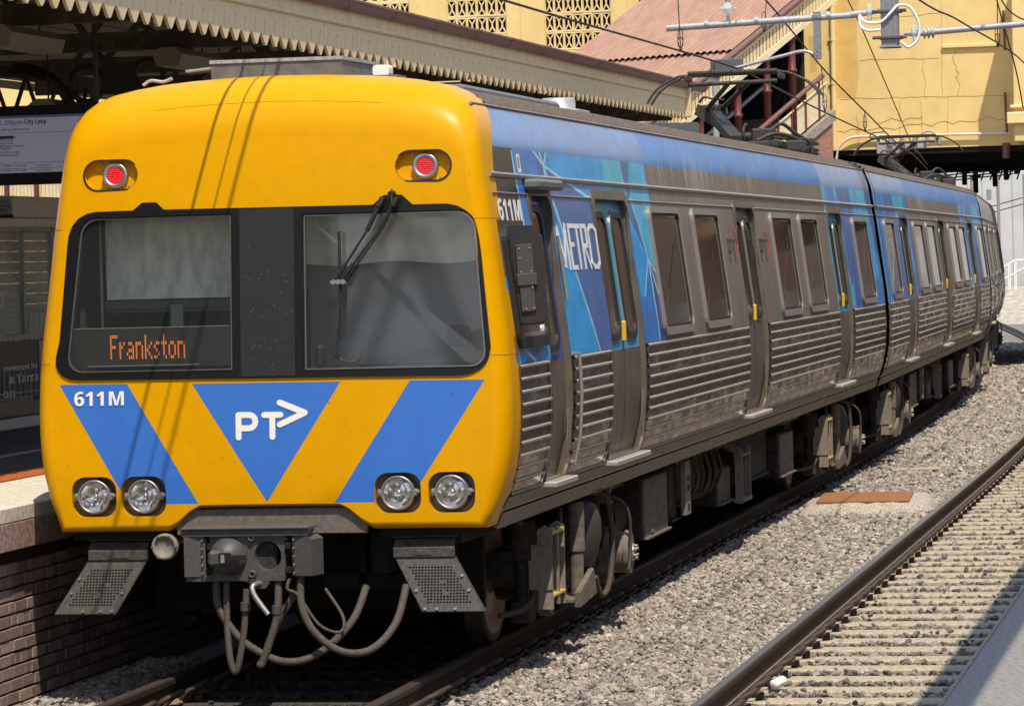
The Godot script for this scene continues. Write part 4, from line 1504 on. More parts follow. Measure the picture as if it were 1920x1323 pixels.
func underframe(car: Node3D, ln: float) -> void:
	var st := S()
	box(st, Vector3(-0.1, 0.70, -ln * 0.5), Vector3(1.5, 0.5, ln - 11.0))
	for s in [-1.0, 1.0]:
		box(st, Vector3(s * 1.06, 0.90, -ln * 0.5), Vector3(0.12, 0.12, ln - 0.8))
	obj("underframe", st, M.under, car)
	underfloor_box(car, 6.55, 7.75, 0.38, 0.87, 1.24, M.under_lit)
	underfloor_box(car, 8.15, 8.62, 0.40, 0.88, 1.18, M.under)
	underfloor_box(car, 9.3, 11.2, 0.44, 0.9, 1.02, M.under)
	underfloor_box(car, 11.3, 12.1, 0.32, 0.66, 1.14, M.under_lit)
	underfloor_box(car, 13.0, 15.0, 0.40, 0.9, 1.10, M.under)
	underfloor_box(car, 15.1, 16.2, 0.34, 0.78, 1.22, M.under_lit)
	st = S()
	box(st, Vector3(1.27, 0.66, -8.64), Vector3(0.05, 0.46, 0.26), 0.008)
	var gp := obj("gauge_panel", st, M.under_pale, car)
	for y in [0.50, 0.66, 0.74]:
		st = S()
		box(st, Vector3(1.297, y, -8.64), Vector3(0.006, 0.05, 0.10))
		obj("gauge", st, M.under, gp)
	for u in [11.9, 12.45]:
		st = S()
		prism(st, V2([0.95, 0.90, 1.10, 0.92, 1.30, 0.80, 1.30, 0.30, 1.23, 0.30, 1.23, 0.76, 1.06, 0.86]), Transform3D(Basis.IDENTITY, Vector3(0, 0, -u)), 0.035)
		obj("step_hanger", st, M.under_pale, car)
	st = S()
	box(st, Vector3(1.26, 0.325, -12.19), Vector3(0.10, 0.025, 0.6), 0.004)
	box(st, Vector3(1.26, 0.74, -12.19), Vector3(0.08, 0.02, 0.6), 0.004)
	obj("step_tread", st, M.under_pale, car)
	st = S()
	cyl(st, Vector3(0.85, 0.62, -7.9), Vector3(0.85, 0.62, -9.4), 0.24, -1, 18)
	cyl(st, Vector3(0.95, 0.60, -5.9), Vector3(0.95, 0.60, -6.5), 0.20, -1, 18)
	obj("air_tank", st, M.under, car)
	st = S()
	for k in 9:
		var u := 9.2 + k * 0.24
		tube(st, bend([Vector3(1.12, 0.93, -u), Vector3(1.17 + 0.02 * (k % 3), 0.70, -u - 0.06), Vector3(1.12, 0.50, -u - 0.22), Vector3(1.0, 0.44, -u - 0.34)], 4), 0.014 + 0.004 * (k % 2), 6)
	obj("cable_loom", st, M.hose, car)
	st = S()
	tube(st, [Vector3(1.16, 0.88, -5.6), Vector3(1.16, 0.88, -ln + 5.6)], 0.02, 6)
	tube(st, [Vector3(1.10, 0.83, -5.6), Vector3(1.10, 0.83, -ln + 5.6)], 0.014, 6)
	obj("air_pipe", st, M.under_lit, car)
	st = S()
	prism(st, V2([0.0, 0.93, 0.16, 0.93, 0.12, 0.84, 0.15, 0.79, 0.05, 0.80]), Transform3D(Basis.IDENTITY, Vector3(1.17, 0, -4.7)), 0.12)
	box(st, Vector3(1.25, 0.935, -3.95), Vector3(0.24, 0.02, 0.34), 0.006)
	obj("lifting_bracket", st, M.under_lit, car)

func pantograph(car: Node3D, u: float) -> void:
	var p := part("pantograph", car, Vector3(0, 3.76, -u))
	var st := S()
	for x in [-0.55, 0.55]:
		box(st, Vector3(x, 0.10, 0), Vector3(0.07, 0.07, 2.0), 0.01)
	for z in [-0.7, 0.75]:
		box(st, Vector3(0, 0.10, z), Vector3(1.2, 0.06, 0.09), 0.01)
		for x in [-0.5, 0.5]:
			lathe(st, [Vector2(0.03, 0.0), Vector2(0.06, 0.015), Vector2(0.035, 0.03), Vector2(0.06, 0.045), Vector2(0.035, 0.06), Vector2(0.04, 0.08)], Vector3(x, -0.02, z), Vector3.UP, 10)
	box(st, Vector3(0.35, 0.20, 0.30), Vector3(0.26, 0.18, 0.34), 0.02)
	box(st, Vector3(-0.45, 0.16, -0.2), Vector3(0.3, 0.14, 0.5), 0.02)
	cyl(st, Vector3(0.02, 0.20, 0.38), Vector3(0.40, 0.20, 0.38), 0.05, -1, 10)
	lathe(st, [Vector2(0.10, -0.02), Vector2(0.12, 0.0), Vector2(0.10, 0.02), Vector2(0.08, 0.0), Vector2(0.10, -0.02)], Vector3(0.15, 0.24, 0.40), Vector3(1, 0, 0.2).normalized(), 16)
	tube(st, bend([Vector3(0.42, 0.24, 0.4), Vector3(0.55, 0.34, 0.3), Vector3(0.7, 0.22, 0.1), Vector3(0.85, 0.12, -0.1)], 5), 0.022, 6)
	tube(st, bend([Vector3(0.3, 0.14, 0.6), Vector3(0.5, 0.22, 0.5), Vector3(0.72, 0.16, 0.3), Vector3(0.8, 0.06, 0.2)], 5), 0.025, 6)
	for k in 4:
		cyl(st, Vector3(0.55 + k * 0.1, 0.0, 0.2 - k * 0.12), Vector3(0.55 + k * 0.1, 0.14 + 0.03 * (k % 2), 0.2 - k * 0.12), 0.022, -1, 7)
	obj("base_frame", st, M.panto, p)
	st = S()
	bar(st, Vector3(0.05, 0.16, 0.55), Vector3(-0.40, 0.52, -0.75), 0.15, 0.10)
	box(st, Vector3(-0.41, 0.56, -0.78), Vector3(0.30, 0.14, 0.12), 0.03)
	tube(st, bend([Vector3(-0.56, 0.66, -0.75), Vector3(-0.50, 0.72, -0.72), Vector3(-0.40, 0.70, -0.72), Vector3(-0.26, 0.68, -0.74)], 4), 0.014, 6)
	prism(st, V2([-0.62, 0.52, -0.40, 0.36, -0.22, 0.52, -0.25, 0.64, -0.40, 0.58, -0.58, 0.64]), Transform3D(Basis.IDENTITY, Vector3(0, 0, -0.70)), 0.12)
	obj("lower_arm", st, M.panto, p)
	st = S()                                               # switchgear and insulators behind the arm
	for q in [[0.15, 0.10, -1.0, 0.5, 0.14, 0.5], [0.55, 0.09, -0.95, 0.25, 0.10, 0.9], [-0.4, 0.10, -1.2, 0.6, 0.12, 0.3], [0.75, 0.07, 0.55, 0.2, 0.12, 0.3]]:
		box(st, Vector3(q[0], q[1], q[2]), Vector3(q[3], q[4], q[5]), 0.015)
	bar(st, Vector3(0.2, 0.26, 0.1), Vector3(0.75, 0.14, -1.5), 0.06, 0.035)
	for k in 5:
		lathe(st, [Vector2(0.03, 0.0), Vector2(0.07, 0.02), Vector2(0.03, 0.04), Vector2(0.07, 0.06), Vector2(0.03, 0.09)], Vector3(0.72, 0.0, -0.2 - k * 0.33), Vector3.UP, 10)
	for k in 4:
		tube(st, bend([Vector3(0.3 + k * 0.12, 0.16, 0.3), Vector3(0.45 + k * 0.12, 0.22 - 0.02 * k, -0.1), Vector3(0.6 + k * 0.06, 0.12, -0.5 - k * 0.1)], 5), 0.018, 6)
	obj("switchgear", st, M.panto, p)
	st = S()
	for x in [-0.10, 0.10]:
		tube(st, [Vector3(-0.40 + x * 0.9, 0.56, -0.78), Vector3(x * 1.2 + 0.05, 0.84, 0.18)], 0.030, 7)
	tube(st, [Vector3(-0.2, 0.5, -0.7), Vector3(0.1, 0.86, 0.2)], 0.012, 6)
	obj("upper_arm", st, M.panto, p)
	st = S()
	for z in [0.02, 0.34]:
		var pts := [Vector3(-1.02, 0.62, z), Vector3(-0.90, 0.78, z), Vector3(-0.70, 0.90, z), Vector3(-0.5, 0.935, z), Vector3(0.5, 0.945, z), Vector3(0.70, 0.91, z), Vector3(0.90, 0.80, z), Vector3(1.02, 0.66, z)]
		tube(st, bend(pts, 4), 0.015, 6)
	for x in [-0.55, 0.55]:
		box(st, Vector3(x, 0.90, 0.18), Vector3(0.05, 0.06, 0.38), 0.01)
	tube(st, [Vector3(-0.55, 0.83, 0.18), Vector3(0.5, 0.85, 0.18)], 0.024, 7)
	var head := obj("collector_head", st, M.panto, p)
	for z in [0.02, 0.34]:
		st = S()
		box(st, Vector3(0, 0.965, z), Vector3(1.06, 0.035, 0.05), 0.008)
		obj("carbon_strip", st, M.hose, head)

func carriage(called: String, label: String, ln: float, u_start: float, doors: Array, wins: Array, livery_cuts: Array, at: Vector3, turn: float) -> Node3D:
	var car := thing(called, label, "train carriage", at, turn, "carriages of the train")
	var spans := []
	for d in doors:
		spans.append([d[0], d[1]])
	skin(car, u_start, ln, 0.94, 1.95, M.steel, spans, "lower_side", 10)
	for c in livery_cuts:
		skin(car, c[0], c[1], 1.95, 3.57, c[2], spans, "upper_side", 9)
	shell(car, ln, u_start)
	var e := u_start + 0.06
	for d in doors + [[ln - 0.1, ln]]:
		if d[0] - 0.09 > e + 0.2:
			ribs(car, e, d[0] - 0.09)
		e = d[1] + 0.09
	for d in doors:
		if d.size() > 2:
			door(car, d[0], d[1], d[2])
	for w in wins:
		side_window(car, w[0], w[1])
	underframe(car, ln)
	return car


# ---------------------------------------------------------------- the cab of the leading carriage
func fz(p: Vector2) -> float:                          # the nose leans back above the headlights
	return -0.065 * maxf(0.0, p.y - 1.3) - 0.010 * p.x * p.x - (0.10 * pow(maxf(0.0, p.y - 3.0), 2.0))

func onface(p: Vector2, off: float) -> Vector3:
	return Vector3(p.x, p.y, fz(p) + off)

func build_cab(car: Node3D) -> void:
	# outline of the nose, counter-clockwise from the lower right
	var half := []
	for q in [[1.365, 0.965], [1.40, 1.06], [1.455, 1.18], [1.490, 1.32], [1.506, 1.42], [1.518, 1.56], [1.522, 1.70], [1.519, 1.84], [1.513, 1.95], [1.496, 2.15], [1.477, 2.30], [1.457, 2.45], [1.431, 2.66], [1.405, 2.87], [1.382, 3.03], [1.360, 3.18], [1.346, 3.30], [1.334, 3.39], [1.315, 3.475], [1.285, 3.55], [1.235, 3.615], [1.16, 3.668], [1.06, 3.708], [0.92, 3.738], [0.75, 3.762], [0.55, 3.779], [0.30, 3.791]]:
		half.append(Vector2(q[0], q[1]))
	var o := PackedVector2Array(half)
	o.append(Vector2(0, 3.797))
	for i in range(half.size() - 1, -1, -1):
		o.append(Vector2(-half[i].x, half[i].y))
	o.append_array(V2([-1.1, 0.965, -0.85, 0.965, -0.66, 0.965, -0.60, 0.995, -0.53, 1.065, -0.47, 1.105, -0.25, 1.108, 0, 1.108, 0.25, 1.108, 0.47, 1.105, 0.53, 1.065, 0.60, 0.995, 0.66, 0.965, 0.85, 0.965, 1.1, 0.965]))
	var n := o.size()
	var rings := []
	var steps := 8
	var inner := PackedVector2Array()
	for k in range(-1, steps + 1):
		var r := []
		for i in n:
			var t: float = smoothstep(3.15, 3.78, o[i].y)
			var low: float = 1.0 - smoothstep(0.97, 1.25, o[i].y)
			var dep := lerpf(lerpf(0.15, 0.07, low), 0.36, t)
			var back := lerpf(0.40, 0.72, t)
			var f := PI * 0.5 * maxf(k, 0) / steps
			var end := Vector2(o[i].x * lerpf(0.932, 0.968, low), o[i].y - 0.40 * smoothstep(2.95, 3.85, o[i].y) + 0.045 * low)
			var p: Vector2 = o[i].lerp(end, 1.0 - cos(f))
			var z := -dep * (1.0 - sin(f))
			r.append(Vector3(p.x, p.y, (-back if k < 0 else z) + fz(end)))
			if k == steps:
				inner.append(end)
		rings.append(r)
	var st := S(true)
	for k in rings.size() - 1:
		for i in n:
			var j := (i + 1) % n
			quad(st, rings[k][i], rings[k][j], rings[k + 1][j], rings[k + 1][i])
	# holes: lamps, markers, the two windows
	var lamps := [[-1.135, 1.187], [-0.812, 1.187], [0.812, 1.187], [1.150, 1.187]]
	var holes := []
	var rims := []
	for l in lamps:
		var h := rr(l[0] - 0.142, l[1] - 0.125, l[0] + 0.150, l[1] + 0.125, 0.085, 5)
		holes.append(h)
		rims.append([h, 0.10])
	for s in [-1.0, 1.0]:
		var h := rr(s * 1.0 - 0.175, 3.10, s * 1.0 + 0.175, 3.285, 0.092, 6)
		holes.append(h)
		rims.append([h, 0.055])
	var wl := rr(-1.31, 1.955, -0.215, 2.93, 0.10, 5)      # square towards the pillar, rounded outside
	var wr := rr(0.235, 1.945, 1.395, 2.915, 0.10, 5)
	for k in wl.size():
		if wl[k].x > -0.33:
			wl[k] = Vector2(-0.215 - (0.10 - minf(0.10, -0.215 - wl[k].x)) * 0.0 - clampf(-0.215 - wl[k].x, 0.0, 0.1) * 0.12, clampf((wl[k].y - 2.4425) * 1.26, -0.4875, 0.4875) + 2.4425)
		if wr[k].x < 0.35:
			wr[k] = Vector2(0.235 + clampf(wr[k].x - 0.235, 0.0, 0.1) * 0.12, clampf((wr[k].y - 2.43) * 1.26, -0.485, 0.485) + 2.43)
	for k in wl.size():                                    # the side edges follow the tapering body
		if wl[k].x < -0.8:
			wl[k].x += (wl[k].y - 1.965) * 0.115
		if wr[k].x > 0.8:
			wr[k].x -= (wr[k].y - 1.955) * 0.075
	holes.append(wl)
	holes.append(wr)
	var blues := [V2([-1.352, 1.89, -0.908, 1.89, -0.452, 1.137, -0.905, 1.137]), V2([-0.487, 1.882, 0.466, 1.878, -0.012, 1.142]), V2([0.902, 1.876, 1.372, 1.872, 0.885, 1.132, 0.417, 1.132])]
	var xs := [-2.0, -1.131, -1.0, -0.95, -0.808, -0.75, -0.48, -0.2, 0.2, 0.48, 0.75, 0.816, 0.95, 1.0, 1.154, 2.0]
	for piece in cut(inner, holes + blues, xs):
		st.set_smooth_group(1)
		# strips by height, so that the lean is followed
		for band in [[-1.0, 1.3], [1.3, 1.9], [1.9, 3.0], [3.0, 3.15], [3.15, 3.3], [3.3, 5.0]]:
			for q in Geometry2D.intersect_polygons(piece, V2([-3, band[0], 3, band[0], 3, band[1], -3, band[1]])):
				face(st, q, 0.0, onface)
	for r in rims:
		st.set_smooth_group(-1)
		for i in r[0].size():
			var a: Vector2 = r[0][i]
			var b: Vector2 = r[0][(i + 1) % r[0].size()]
			quad(st, onface(a, 0.0), onface(b, 0.0), onface(b, -r[1]), onface(a, -r[1]))
	obj("nose", st, M.yellow, car)
	for b in blues:
		var sb := S()
		sb.set_smooth_group(1)
		for piece in cut(ccw(b), holes, xs):
			for band in [[-1.0, 1.3], [1.3, 1.9]]:
				for q in Geometry2D.intersect_polygons(piece, V2([-3, band[0], 3, band[0], 3, band[1], -3, band[1]])):
					face(sb, q, 0.0, onface)
		obj("blue_chevron", sb, M.blue, car)
	text("number", "611M", 0.088, M.white, car, Transform3D(Basis(Vector3.UP, -0.022) * Basis(Vector3.RIGHT, -0.065), onface(Vector2(-1.252, 1.755), 0.004)), true, false, 0.325)
	# the operator's mark: rounded strokes
	var mk := S()
	var lift := 0.0024
	for c in [[-0.187, 1.545, -0.187, 1.682], [-0.187, 1.682, -0.120, 1.682], [-0.187, 1.600, -0.120, 1.600], [-0.022, 1.680, 0.082, 1.680], [0.030, 1.680, 0.030, 1.545], [0.078, 1.755, 0.238, 1.690], [0.238, 1.690, 0.078, 1.620]]:
		var a := Vector2(c[0], c[1])
		var b := Vector2(c[2], c[3])
		var d := (b - a).normalized()
		var out := PackedVector2Array()
		for k in 9:
			out.append(b + (d * cos(-PI / 2 + PI * k / 8) + Vector2(-d.y, d.x) * sin(-PI / 2 + PI * k / 8)) * 0.0185)
		for k in 9:
			out.append(a + (d * cos(PI / 2 + PI * k / 8) + Vector2(-d.y, d.x) * sin(PI / 2 + PI * k / 8)) * 0.0185)
		lift += 0.0003
		slab(mk, out, lift, 0.002, onface)
	var arc := []
	for k in 9:
		arc.append(Vector2(-0.120 + 0.041 * cos(-PI / 2 + PI * k / 8), 1.641 + 0.041 * sin(-PI / 2 + PI * k / 8)))
	for k in 8:
		var c2 := Vector2(-0.120, 1.641)
		slab(mk, PackedVector2Array([c2 + (arc[k] - c2) * 1.45, c2 + (arc[k + 1] - c2) * 1.45, c2 + (arc[k + 1] - c2) * 0.55, c2 + (arc[k] - c2) * 0.55]), 0.0020, 0.002, onface)
	obj("operator_mark", mk, M.white, car)

	# black surround of the two windscreens, with its two wiper bumps
	var left := V2([-1.25, 1.915, -0.20, 1.915, -0.20, 2.965, -0.655, 2.965, -0.70, 3.012, -0.79, 3.012, -0.845, 2.965, -1.14, 2.965])
	var mask := PackedVector2Array()
	for q in [[-1.22, 1.915], [1.23, 1.90], [1.29, 1.912], [1.34, 1.936], [1.38, 1.972], [1.402, 2.015], [1.412, 2.07], [1.36, 2.64], [1.347, 2.74], [1.335, 2.80], [1.312, 2.858], [1.27, 2.908], [1.215, 2.94], [1.15, 2.955], [0.935, 2.955], [0.865, 3.018], [0.755, 3.018], [0.685, 2.96], [-0.655, 2.968], [-0.705, 3.015], [-0.795, 3.015], [-0.855, 2.968], [-1.10, 2.966], [-1.16, 2.955], [-1.215, 2.925], [-1.255, 2.88], [-1.278, 2.82], [-1.288, 2.75], [-1.345, 2.16], [-1.368, 2.07], [-1.372, 2.02], [-1.358, 1.98], [-1.33, 1.945], [-1.28, 1.922]]:
		mask.append(Vector2(q[0], q[1]))
	var sm := S()
	for piece in cut(ccw(mask), [wl, wr], [-2.0, -0.75, -0.17, 0.188, 0.81, 2.0]):
		slab(sm, piece, 0.012, 0.02, onface)
	for w in [wl, wr]:
		for i in w.size():
			var a: Vector2 = w[i]
			var b: Vector2 = w[(i + 1) % w.size()]
			quad(sm, onface(a, 0.012), onface(b, 0.012), onface(b, -0.05), onface(a, -0.05))
	obj("windscreen_surround", sm, M.black_gloss, car)
	sm = S()
	slab(sm, rr(-0.165, 1.92, 0.183, 2.955, 0.006), 0.016, 0.006, onface)
	obj("centre_pillar", sm, M.pillar, car)
	# panes, their seals, and the cab behind them
	for q in [[wl, "windscreen"], [wr, "windscreen"]]:
		var w: PackedVector2Array = q[0]
		var ctr := Vector2.ZERO
		for v in w:
			ctr += v / w.size()
		var inn := PackedVector2Array()
		var inn2 := PackedVector2Array()
		for v in w:
			inn.append(ctr + (v - ctr) * Vector2(0.968, 0.968))
			inn2.append(ctr + (v - ctr) * Vector2(0.984, 0.984))
		var ws := part("windscreen", car)
		var sg := S()
		ring(sg, w, inn, -0.004, 0.02, onface)
		obj("seal", sg, M.rubber, ws)
		sg = S()
		ring(sg, inn2, inn, 0.004, 0.012, onface)
		obj("bead", sg, M.seal, ws)
		sg = S()
		for piece in cut(ccw(inn2), [], [-2.0, 2.0]):
			slab(sg, piece, -0.014, 0.006, onface)
			face(sg, piece, -0.020, onface)
		obj("glass", sg, M.glass, ws)
	build_cab_inside(car)

	# wear: creases of the moulding, paint chips, bird lime on the black pillar
	var rw := RandomNumberGenerator.new()
	rw.seed = 5
	var cz := S()
	var line := []
	for i in n:
		if o[i].y > 3.7 and absf(o[i].x) < 0.85:
			line.append((rings[6][i] as Vector3) + Vector3(0, 0.0008, 0.0012))
	tube(cz, line, 0.0008, 5)
	for sd in [-1.0, 1.0]:
		for yy in [2.02, 2.86]:
			var run := []
			for k in 9:
				var fk := PI * 0.5 * k / 8.0
				var xo := px(yy)
				var xe := xo * 0.932
				run.append(Vector3(sd * (lerpf(xo, xe, 1.0 - cos(fk)) + 0.0008), yy, -0.15 * (1.0 - sin(fk)) + fz(Vector2(xe, yy)) + 0.0008))
			run.push_front(run[0] + Vector3(0, 0, -0.24))
			tube(cz, run, 0.0015, 5)
	obj("moulding_crease", cz, M.crease, car)
	cz = S()
	for k in 150:
		var c := Vector2(rw.randf_range(-1.38, 1.38), rw.randf_range(1.02, 3.3))
		if c.y > 1.88 and c.y < 3.05:
			c.y = rw.randf_range(1.02, 1.88)
		var bad := false
		for l in lamps:
			bad = bad or (absf(c.x - l[0]) < 0.17 and absf(c.y - l[1]) < 0.15)
		if bad or (absf(absf(c.x) - 1.0) < 0.2 and absf(c.y - 3.19) < 0.12) or c.y < 1.13 and absf(c.x) < 0.7:
			continue
		var a := rw.randf() * TAU
		var lg := rw.randf_range(0.0015, 0.0045) * (3.0 if rw.randf() < 0.12 else 1.0)
		slab(cz, PackedVector2Array([c + Vector2(cos(a), sin(a)) * lg, c + Vector2(cos(a + 1.8), sin(a + 1.8)) * 0.002, c - Vector2(cos(a), sin(a)) * lg, c - Vector2(cos(a + 1.8), sin(a + 1.8)) * 0.002]), 0.0006 + 0.000004 * k, 0.0004, onface)
	stuff(obj("paint_chips", cz, M.chip, car))
	cz = S()
	for k in 60:
		var c := Vector2(rw.randf_range(-0.16, 0.18), rw.randf_range(1.93, 2.94))
		if k > 28:
			c = Vector2(rw.randf_range(-0.15, 0.17), [2.30, 2.12, 2.55][k % 3] + rw.randf_range(-0.03, 0.03))
		var a := rw.randf() * TAU
		var lg := rw.randf_range(0.0010, 0.0032)
		slab(cz, PackedVector2Array([c + Vector2(cos(a), sin(a)) * lg, c + Vector2(cos(a + 1.8), sin(a + 1.8)) * 0.0018, c - Vector2(cos(a), sin(a)) * lg, c - Vector2(cos(a + 1.8), sin(a + 1.8)) * 0.0018]), 0.0166 + 0.000004 * k, 0.0005, onface)
	stuff(obj("bird_lime_specks", cz, M.speck, car))

	# headlights
	for l in lamps:
		var h := part("headlight", car, Vector3(l[0], l[1], 0.0))
		var sh := S()
		slab(sh, rr(-0.16, -0.14, 0.165, 0.14, 0.09), -0.095, 0.01, flat_map)
		for s in [-1.0, 1.0]:
			box(sh, Vector3(s * 0.112, 0.0, -0.045), Vector3(0.035, 0.045, 0.05), 0.006)
		obj("backplate", sh, M.recess, h)
		sh = S()
		lathe(sh, [Vector2(0.118, -0.10), Vector2(0.12, -0.065), Vector2(0.112, -0.06), Vector2(0.112, -0.10)], Vector3.ZERO, Vector3.BACK, 28)
		obj("carrier", sh, M.recess_dark, h)
		sh = S()
		var pr := []
		for k in 9:
			var a := PI * k / 8.0
			pr.append(Vector2(0.099 + 0.010 * cos(a), -0.03 + 0.014 * sin(a)))
		pr.append(Vector2(0.089, -0.06))
		pr.push_front(Vector2(0.109, -0.08))
		lathe(sh, pr, Vector3.ZERO, Vector3.BACK, 32)
		obj("rim", sh, M.steel_ring, h)
		sh = S()
		lathe(sh, [Vector2(0.012, -0.092), Vector2(0.03, -0.090), Vector2(0.055, -0.078), Vector2(0.075, -0.058), Vector2(0.090, -0.034)], Vector3.ZERO, Vector3.BACK, 28)
		obj("reflector", sh, M.chrome, h)
		sh = S()
		lathe(sh, [Vector2(0.022, -0.10), Vector2(0.022, -0.055), Vector2(0.018, -0.046), Vector2(0.0, -0.042)], Vector3.ZERO, Vector3.BACK, 14)
		obj("bulb_shield", sh, M.chrome, h)
		sh = S()
		lathe(sh, [Vector2(0.091, -0.034), Vector2(0.07, -0.024), Vector2(0.04, -0.018), Vector2(0.0, -0.016)], Vector3.ZERO, Vector3.BACK, 28)
		obj("glass", sh, M.lens, h)
		sh = S()
		box(sh, Vector3(0.128, 0.005, -0.03), Vector3(0.03, 0.02, 0.03), 0.005)
		cyl(sh, Vector3(0.128, 0.005, -0.02), Vector3(0.128, 0.005, 0.0), 0.008, -1, 8)
		box(sh, Vector3(-0.117, 0.0, -0.03), Vector3(0.02, 0.02, 0.03), 0.004)
		obj("clamp", sh, M.steel_ring, h)
	# red marker lights
	for s in [-1.0, 1.0]:
		var c := Vector2(s * 1.0, 3.192)
		var at := onface(c, 0.0)
		var h := part("marker_light", car, at)
		h.rotation.x = -0.095
		var sh := S()
		slab(sh, rr(-0.18, -0.10, 0.18, 0.10, 0.09), -0.052, 0.01, flat_map)
		obj("backplate", sh, M.yellow, h)
		sh = S()
		slab(sh, rr(-0.175, -0.0925, 0.175, 0.0925, 0.0925, 6), 0.0015, 0.0015, flat_map)
		var ringo := S()
		ring(ringo, rr(-0.183, -0.100, 0.183, 0.100, 0.0995, 6), rr(-0.172, -0.0895, 0.172, 0.0895, 0.0892, 6), 0.002, 0.008, flat_map)
		obj("edge", ringo, M.rubber, h)
		sh = S()
		lathe(sh, [Vector2(0.082, -0.05), Vector2(0.082, -0.018), Vector2(0.076, -0.012), Vector2(0.056, -0.012), Vector2(0.053, -0.02)], Vector3(0.02 if s < 0 else 0.01, 0, 0), Vector3.BACK, 28)
		obj("rim", sh, M.steel_ring, h)
		sh = S()
		cyl(sh, Vector3(0.02 if s < 0 else 0.01, 0, -0.05), Vector3(0.02 if s < 0 else 0.01, 0, -0.022), 0.054, -1, 24)
		obj("lens", sh, M.red_lens, h)
		sh = S()
		for ringn in [[0.0, 1], [0.013, 6], [0.026, 12], [0.037, 18], [0.047, 22]]:
			for k in ringn[1]:
				var t: float = TAU * k / ringn[1]
				lathe(sh, [Vector2(0.0036, -0.024), Vector2(0.0034, -0.018), Vector2(0.0, -0.016)], Vector3((0.02 if s < 0 else 0.01) + ringn[0] * cos(t), ringn[0] * sin(t), 0), Vector3.BACK, 6)
		obj("led_cluster", sh, M.red_led, h)
		sh = S()
		for k in [[-0.075, 0.075], [-0.075, -0.075], [0.10, 0.07], [0.10, -0.07]]:
			cyl(sh, Vector3(k[0], k[1], -0.05), Vector3(k[0], k[1], -0.043), 0.007, -1, 7)
		obj("screws", sh, M.steel_ring, h)
	# wiper: two parallel arms from the bump down to an upright blade
	var wp := part("wiper", car)
	var sw := S()
	var f := func(x: float, y: float, off: float) -> Vector3: return onface(Vector2(x, y), off)
	for d in [0.0, 0.085]:
		tube(sw, [f.call(0.762 + d, 3.0, 0.06), f.call(0.735 + d, 2.945, 0.07)], 0.021, 8)
		tube(sw, [f.call(0.735 + d, 2.945, 0.07), f.call(0.66 + d * 0.9, 2.80, 0.07)], 0.014, 8)
		tube(sw, [f.call(0.66 + d * 0.9, 2.80, 0.07), f.call(0.455 + d * 0.45, 2.50, 0.06)], 0.008, 6)
		tube(sw, [f.call(0.52 + d * 0.6, 2.60, 0.062), f.call(0.45 + d * 0.45, 2.485, 0.058)], 0.013, 6)
	cyl(sw, f.call(0.815, 3.025, 0.01), f.call(0.815, 3.02, 0.085), 0.020, -1, 10)
	obj("arm", sw, M.rubber, wp)
	sw = S()
	tube(sw, bend([f.call(0.815, 3.05, 0.05), f.call(0.825, 2.98, 0.10), f.call(0.80, 2.88, 0.09), f.call(0.74, 2.78, 0.085), f.call(0.60, 2.60, 0.075), f.call(0.52, 2.50, 0.07)], 6), 0.006, 6)
	obj("washer_hose", sw, M.rubber, wp)
	sw = S()
	for d in [0.445, 0.475, 0.505]:
		cyl(sw, f.call(d, 2.49, 0.05), f.call(d, 2.49, 0.085), 0.016, -1, 8)
	box(sw, f.call(0.475, 2.488, 0.065), Vector3(0.10, 0.022, 0.012))
	obj("link", sw, M.recess, wp)
	sw = S()
	tube(sw, [f.call(0.478, 2.80, 0.045), f.call(0.482, 2.63, 0.05), f.call(0.486, 2.46, 0.052), f.call(0.484, 2.3, 0.05), f.call(0.472, 2.14, 0.045)], 0.010, 6)
	tube(sw, [f.call(0.478, 2.80, 0.03), f.call(0.472, 2.14, 0.03)], 0.006, 5)
	obj("blade", sw, M.rubber, wp)
	# steel headstock below the notch
	var hs := S()
	box(hs, Vector3(0.0, 1.045, -0.30), Vector3(1.30, 0.13, 0.40), 0.01)
	box(hs, Vector3(0.0, 1.02, -0.06), Vector3(1.22, 0.16, 0.04), 0.006)
	obj("headstock", hs, M.headstock, car)
	hs = S()
	for y in [[-1.30, -0.68], [0.68, 1.30]]:
		box(hs, Vector3((y[0] + y[1]) * 0.5, 0.94, -0.5), Vector3(y[1] - y[0], 0.05, 0.8))
	box(hs, Vector3(0, 0.62, -1.2), Vector3(2.2, 0.5, 0.05))
	box(hs, Vector3(0.62, 0.80, -0.55), Vector3(0.10, 0.26, 0.5))
	box(hs, Vector3(-0.62, 0.80, -0.55), Vector3(0.10, 0.26, 0.5))
	box(hs, Vector3(0.55, 0.60, -0.6), Vector3(0.7, 0.10, 0.10))
	box(hs, Vector3(0.45, 0.74, -0.6), Vector3(0.05, 0.3, 0.10))
	obj("front_framing", hs, M.shade, car)
	build_coupler(car)
	for s in [-1.0, 1.0]:
		step_plate(car, s)
	var hn := S()
	lathe(hn, [Vector2(0.0, -0.16), Vector2(0.05, -0.15), Vector2(0.075, -0.05), Vector2(0.083, -0.02), Vector2(0.083, 0.02), Vector2(0.066, 0.03), Vector2(0.064, 0.015), Vector2(0.0, 0.012)], Vector3(-0.682, 0.872, -0.02), Vector3(0.03, 0.0, 1.0).normalized(), 20)
	var hob := obj("horn", hn, M.under_pale, car)
	hn = S()
	for k in 6:
		cyl(hn, Vector3(-0.682 + 0.075 * cos(TAU * k / 6), 0.872 + 0.075 * sin(TAU * k / 6), 0.0), Vector3(-0.682 + 0.075 * cos(TAU * k / 6), 0.872 + 0.075 * sin(TAU * k / 6), 0.022), 0.007, -1, 6)
	cyl(hn, Vector3(-0.68, 0.872, -0.15), Vector3(-0.60, 0.93, -0.35), 0.03, -1, 8)
	obj("horn_fixing", hn, M.steel_ring, hob)

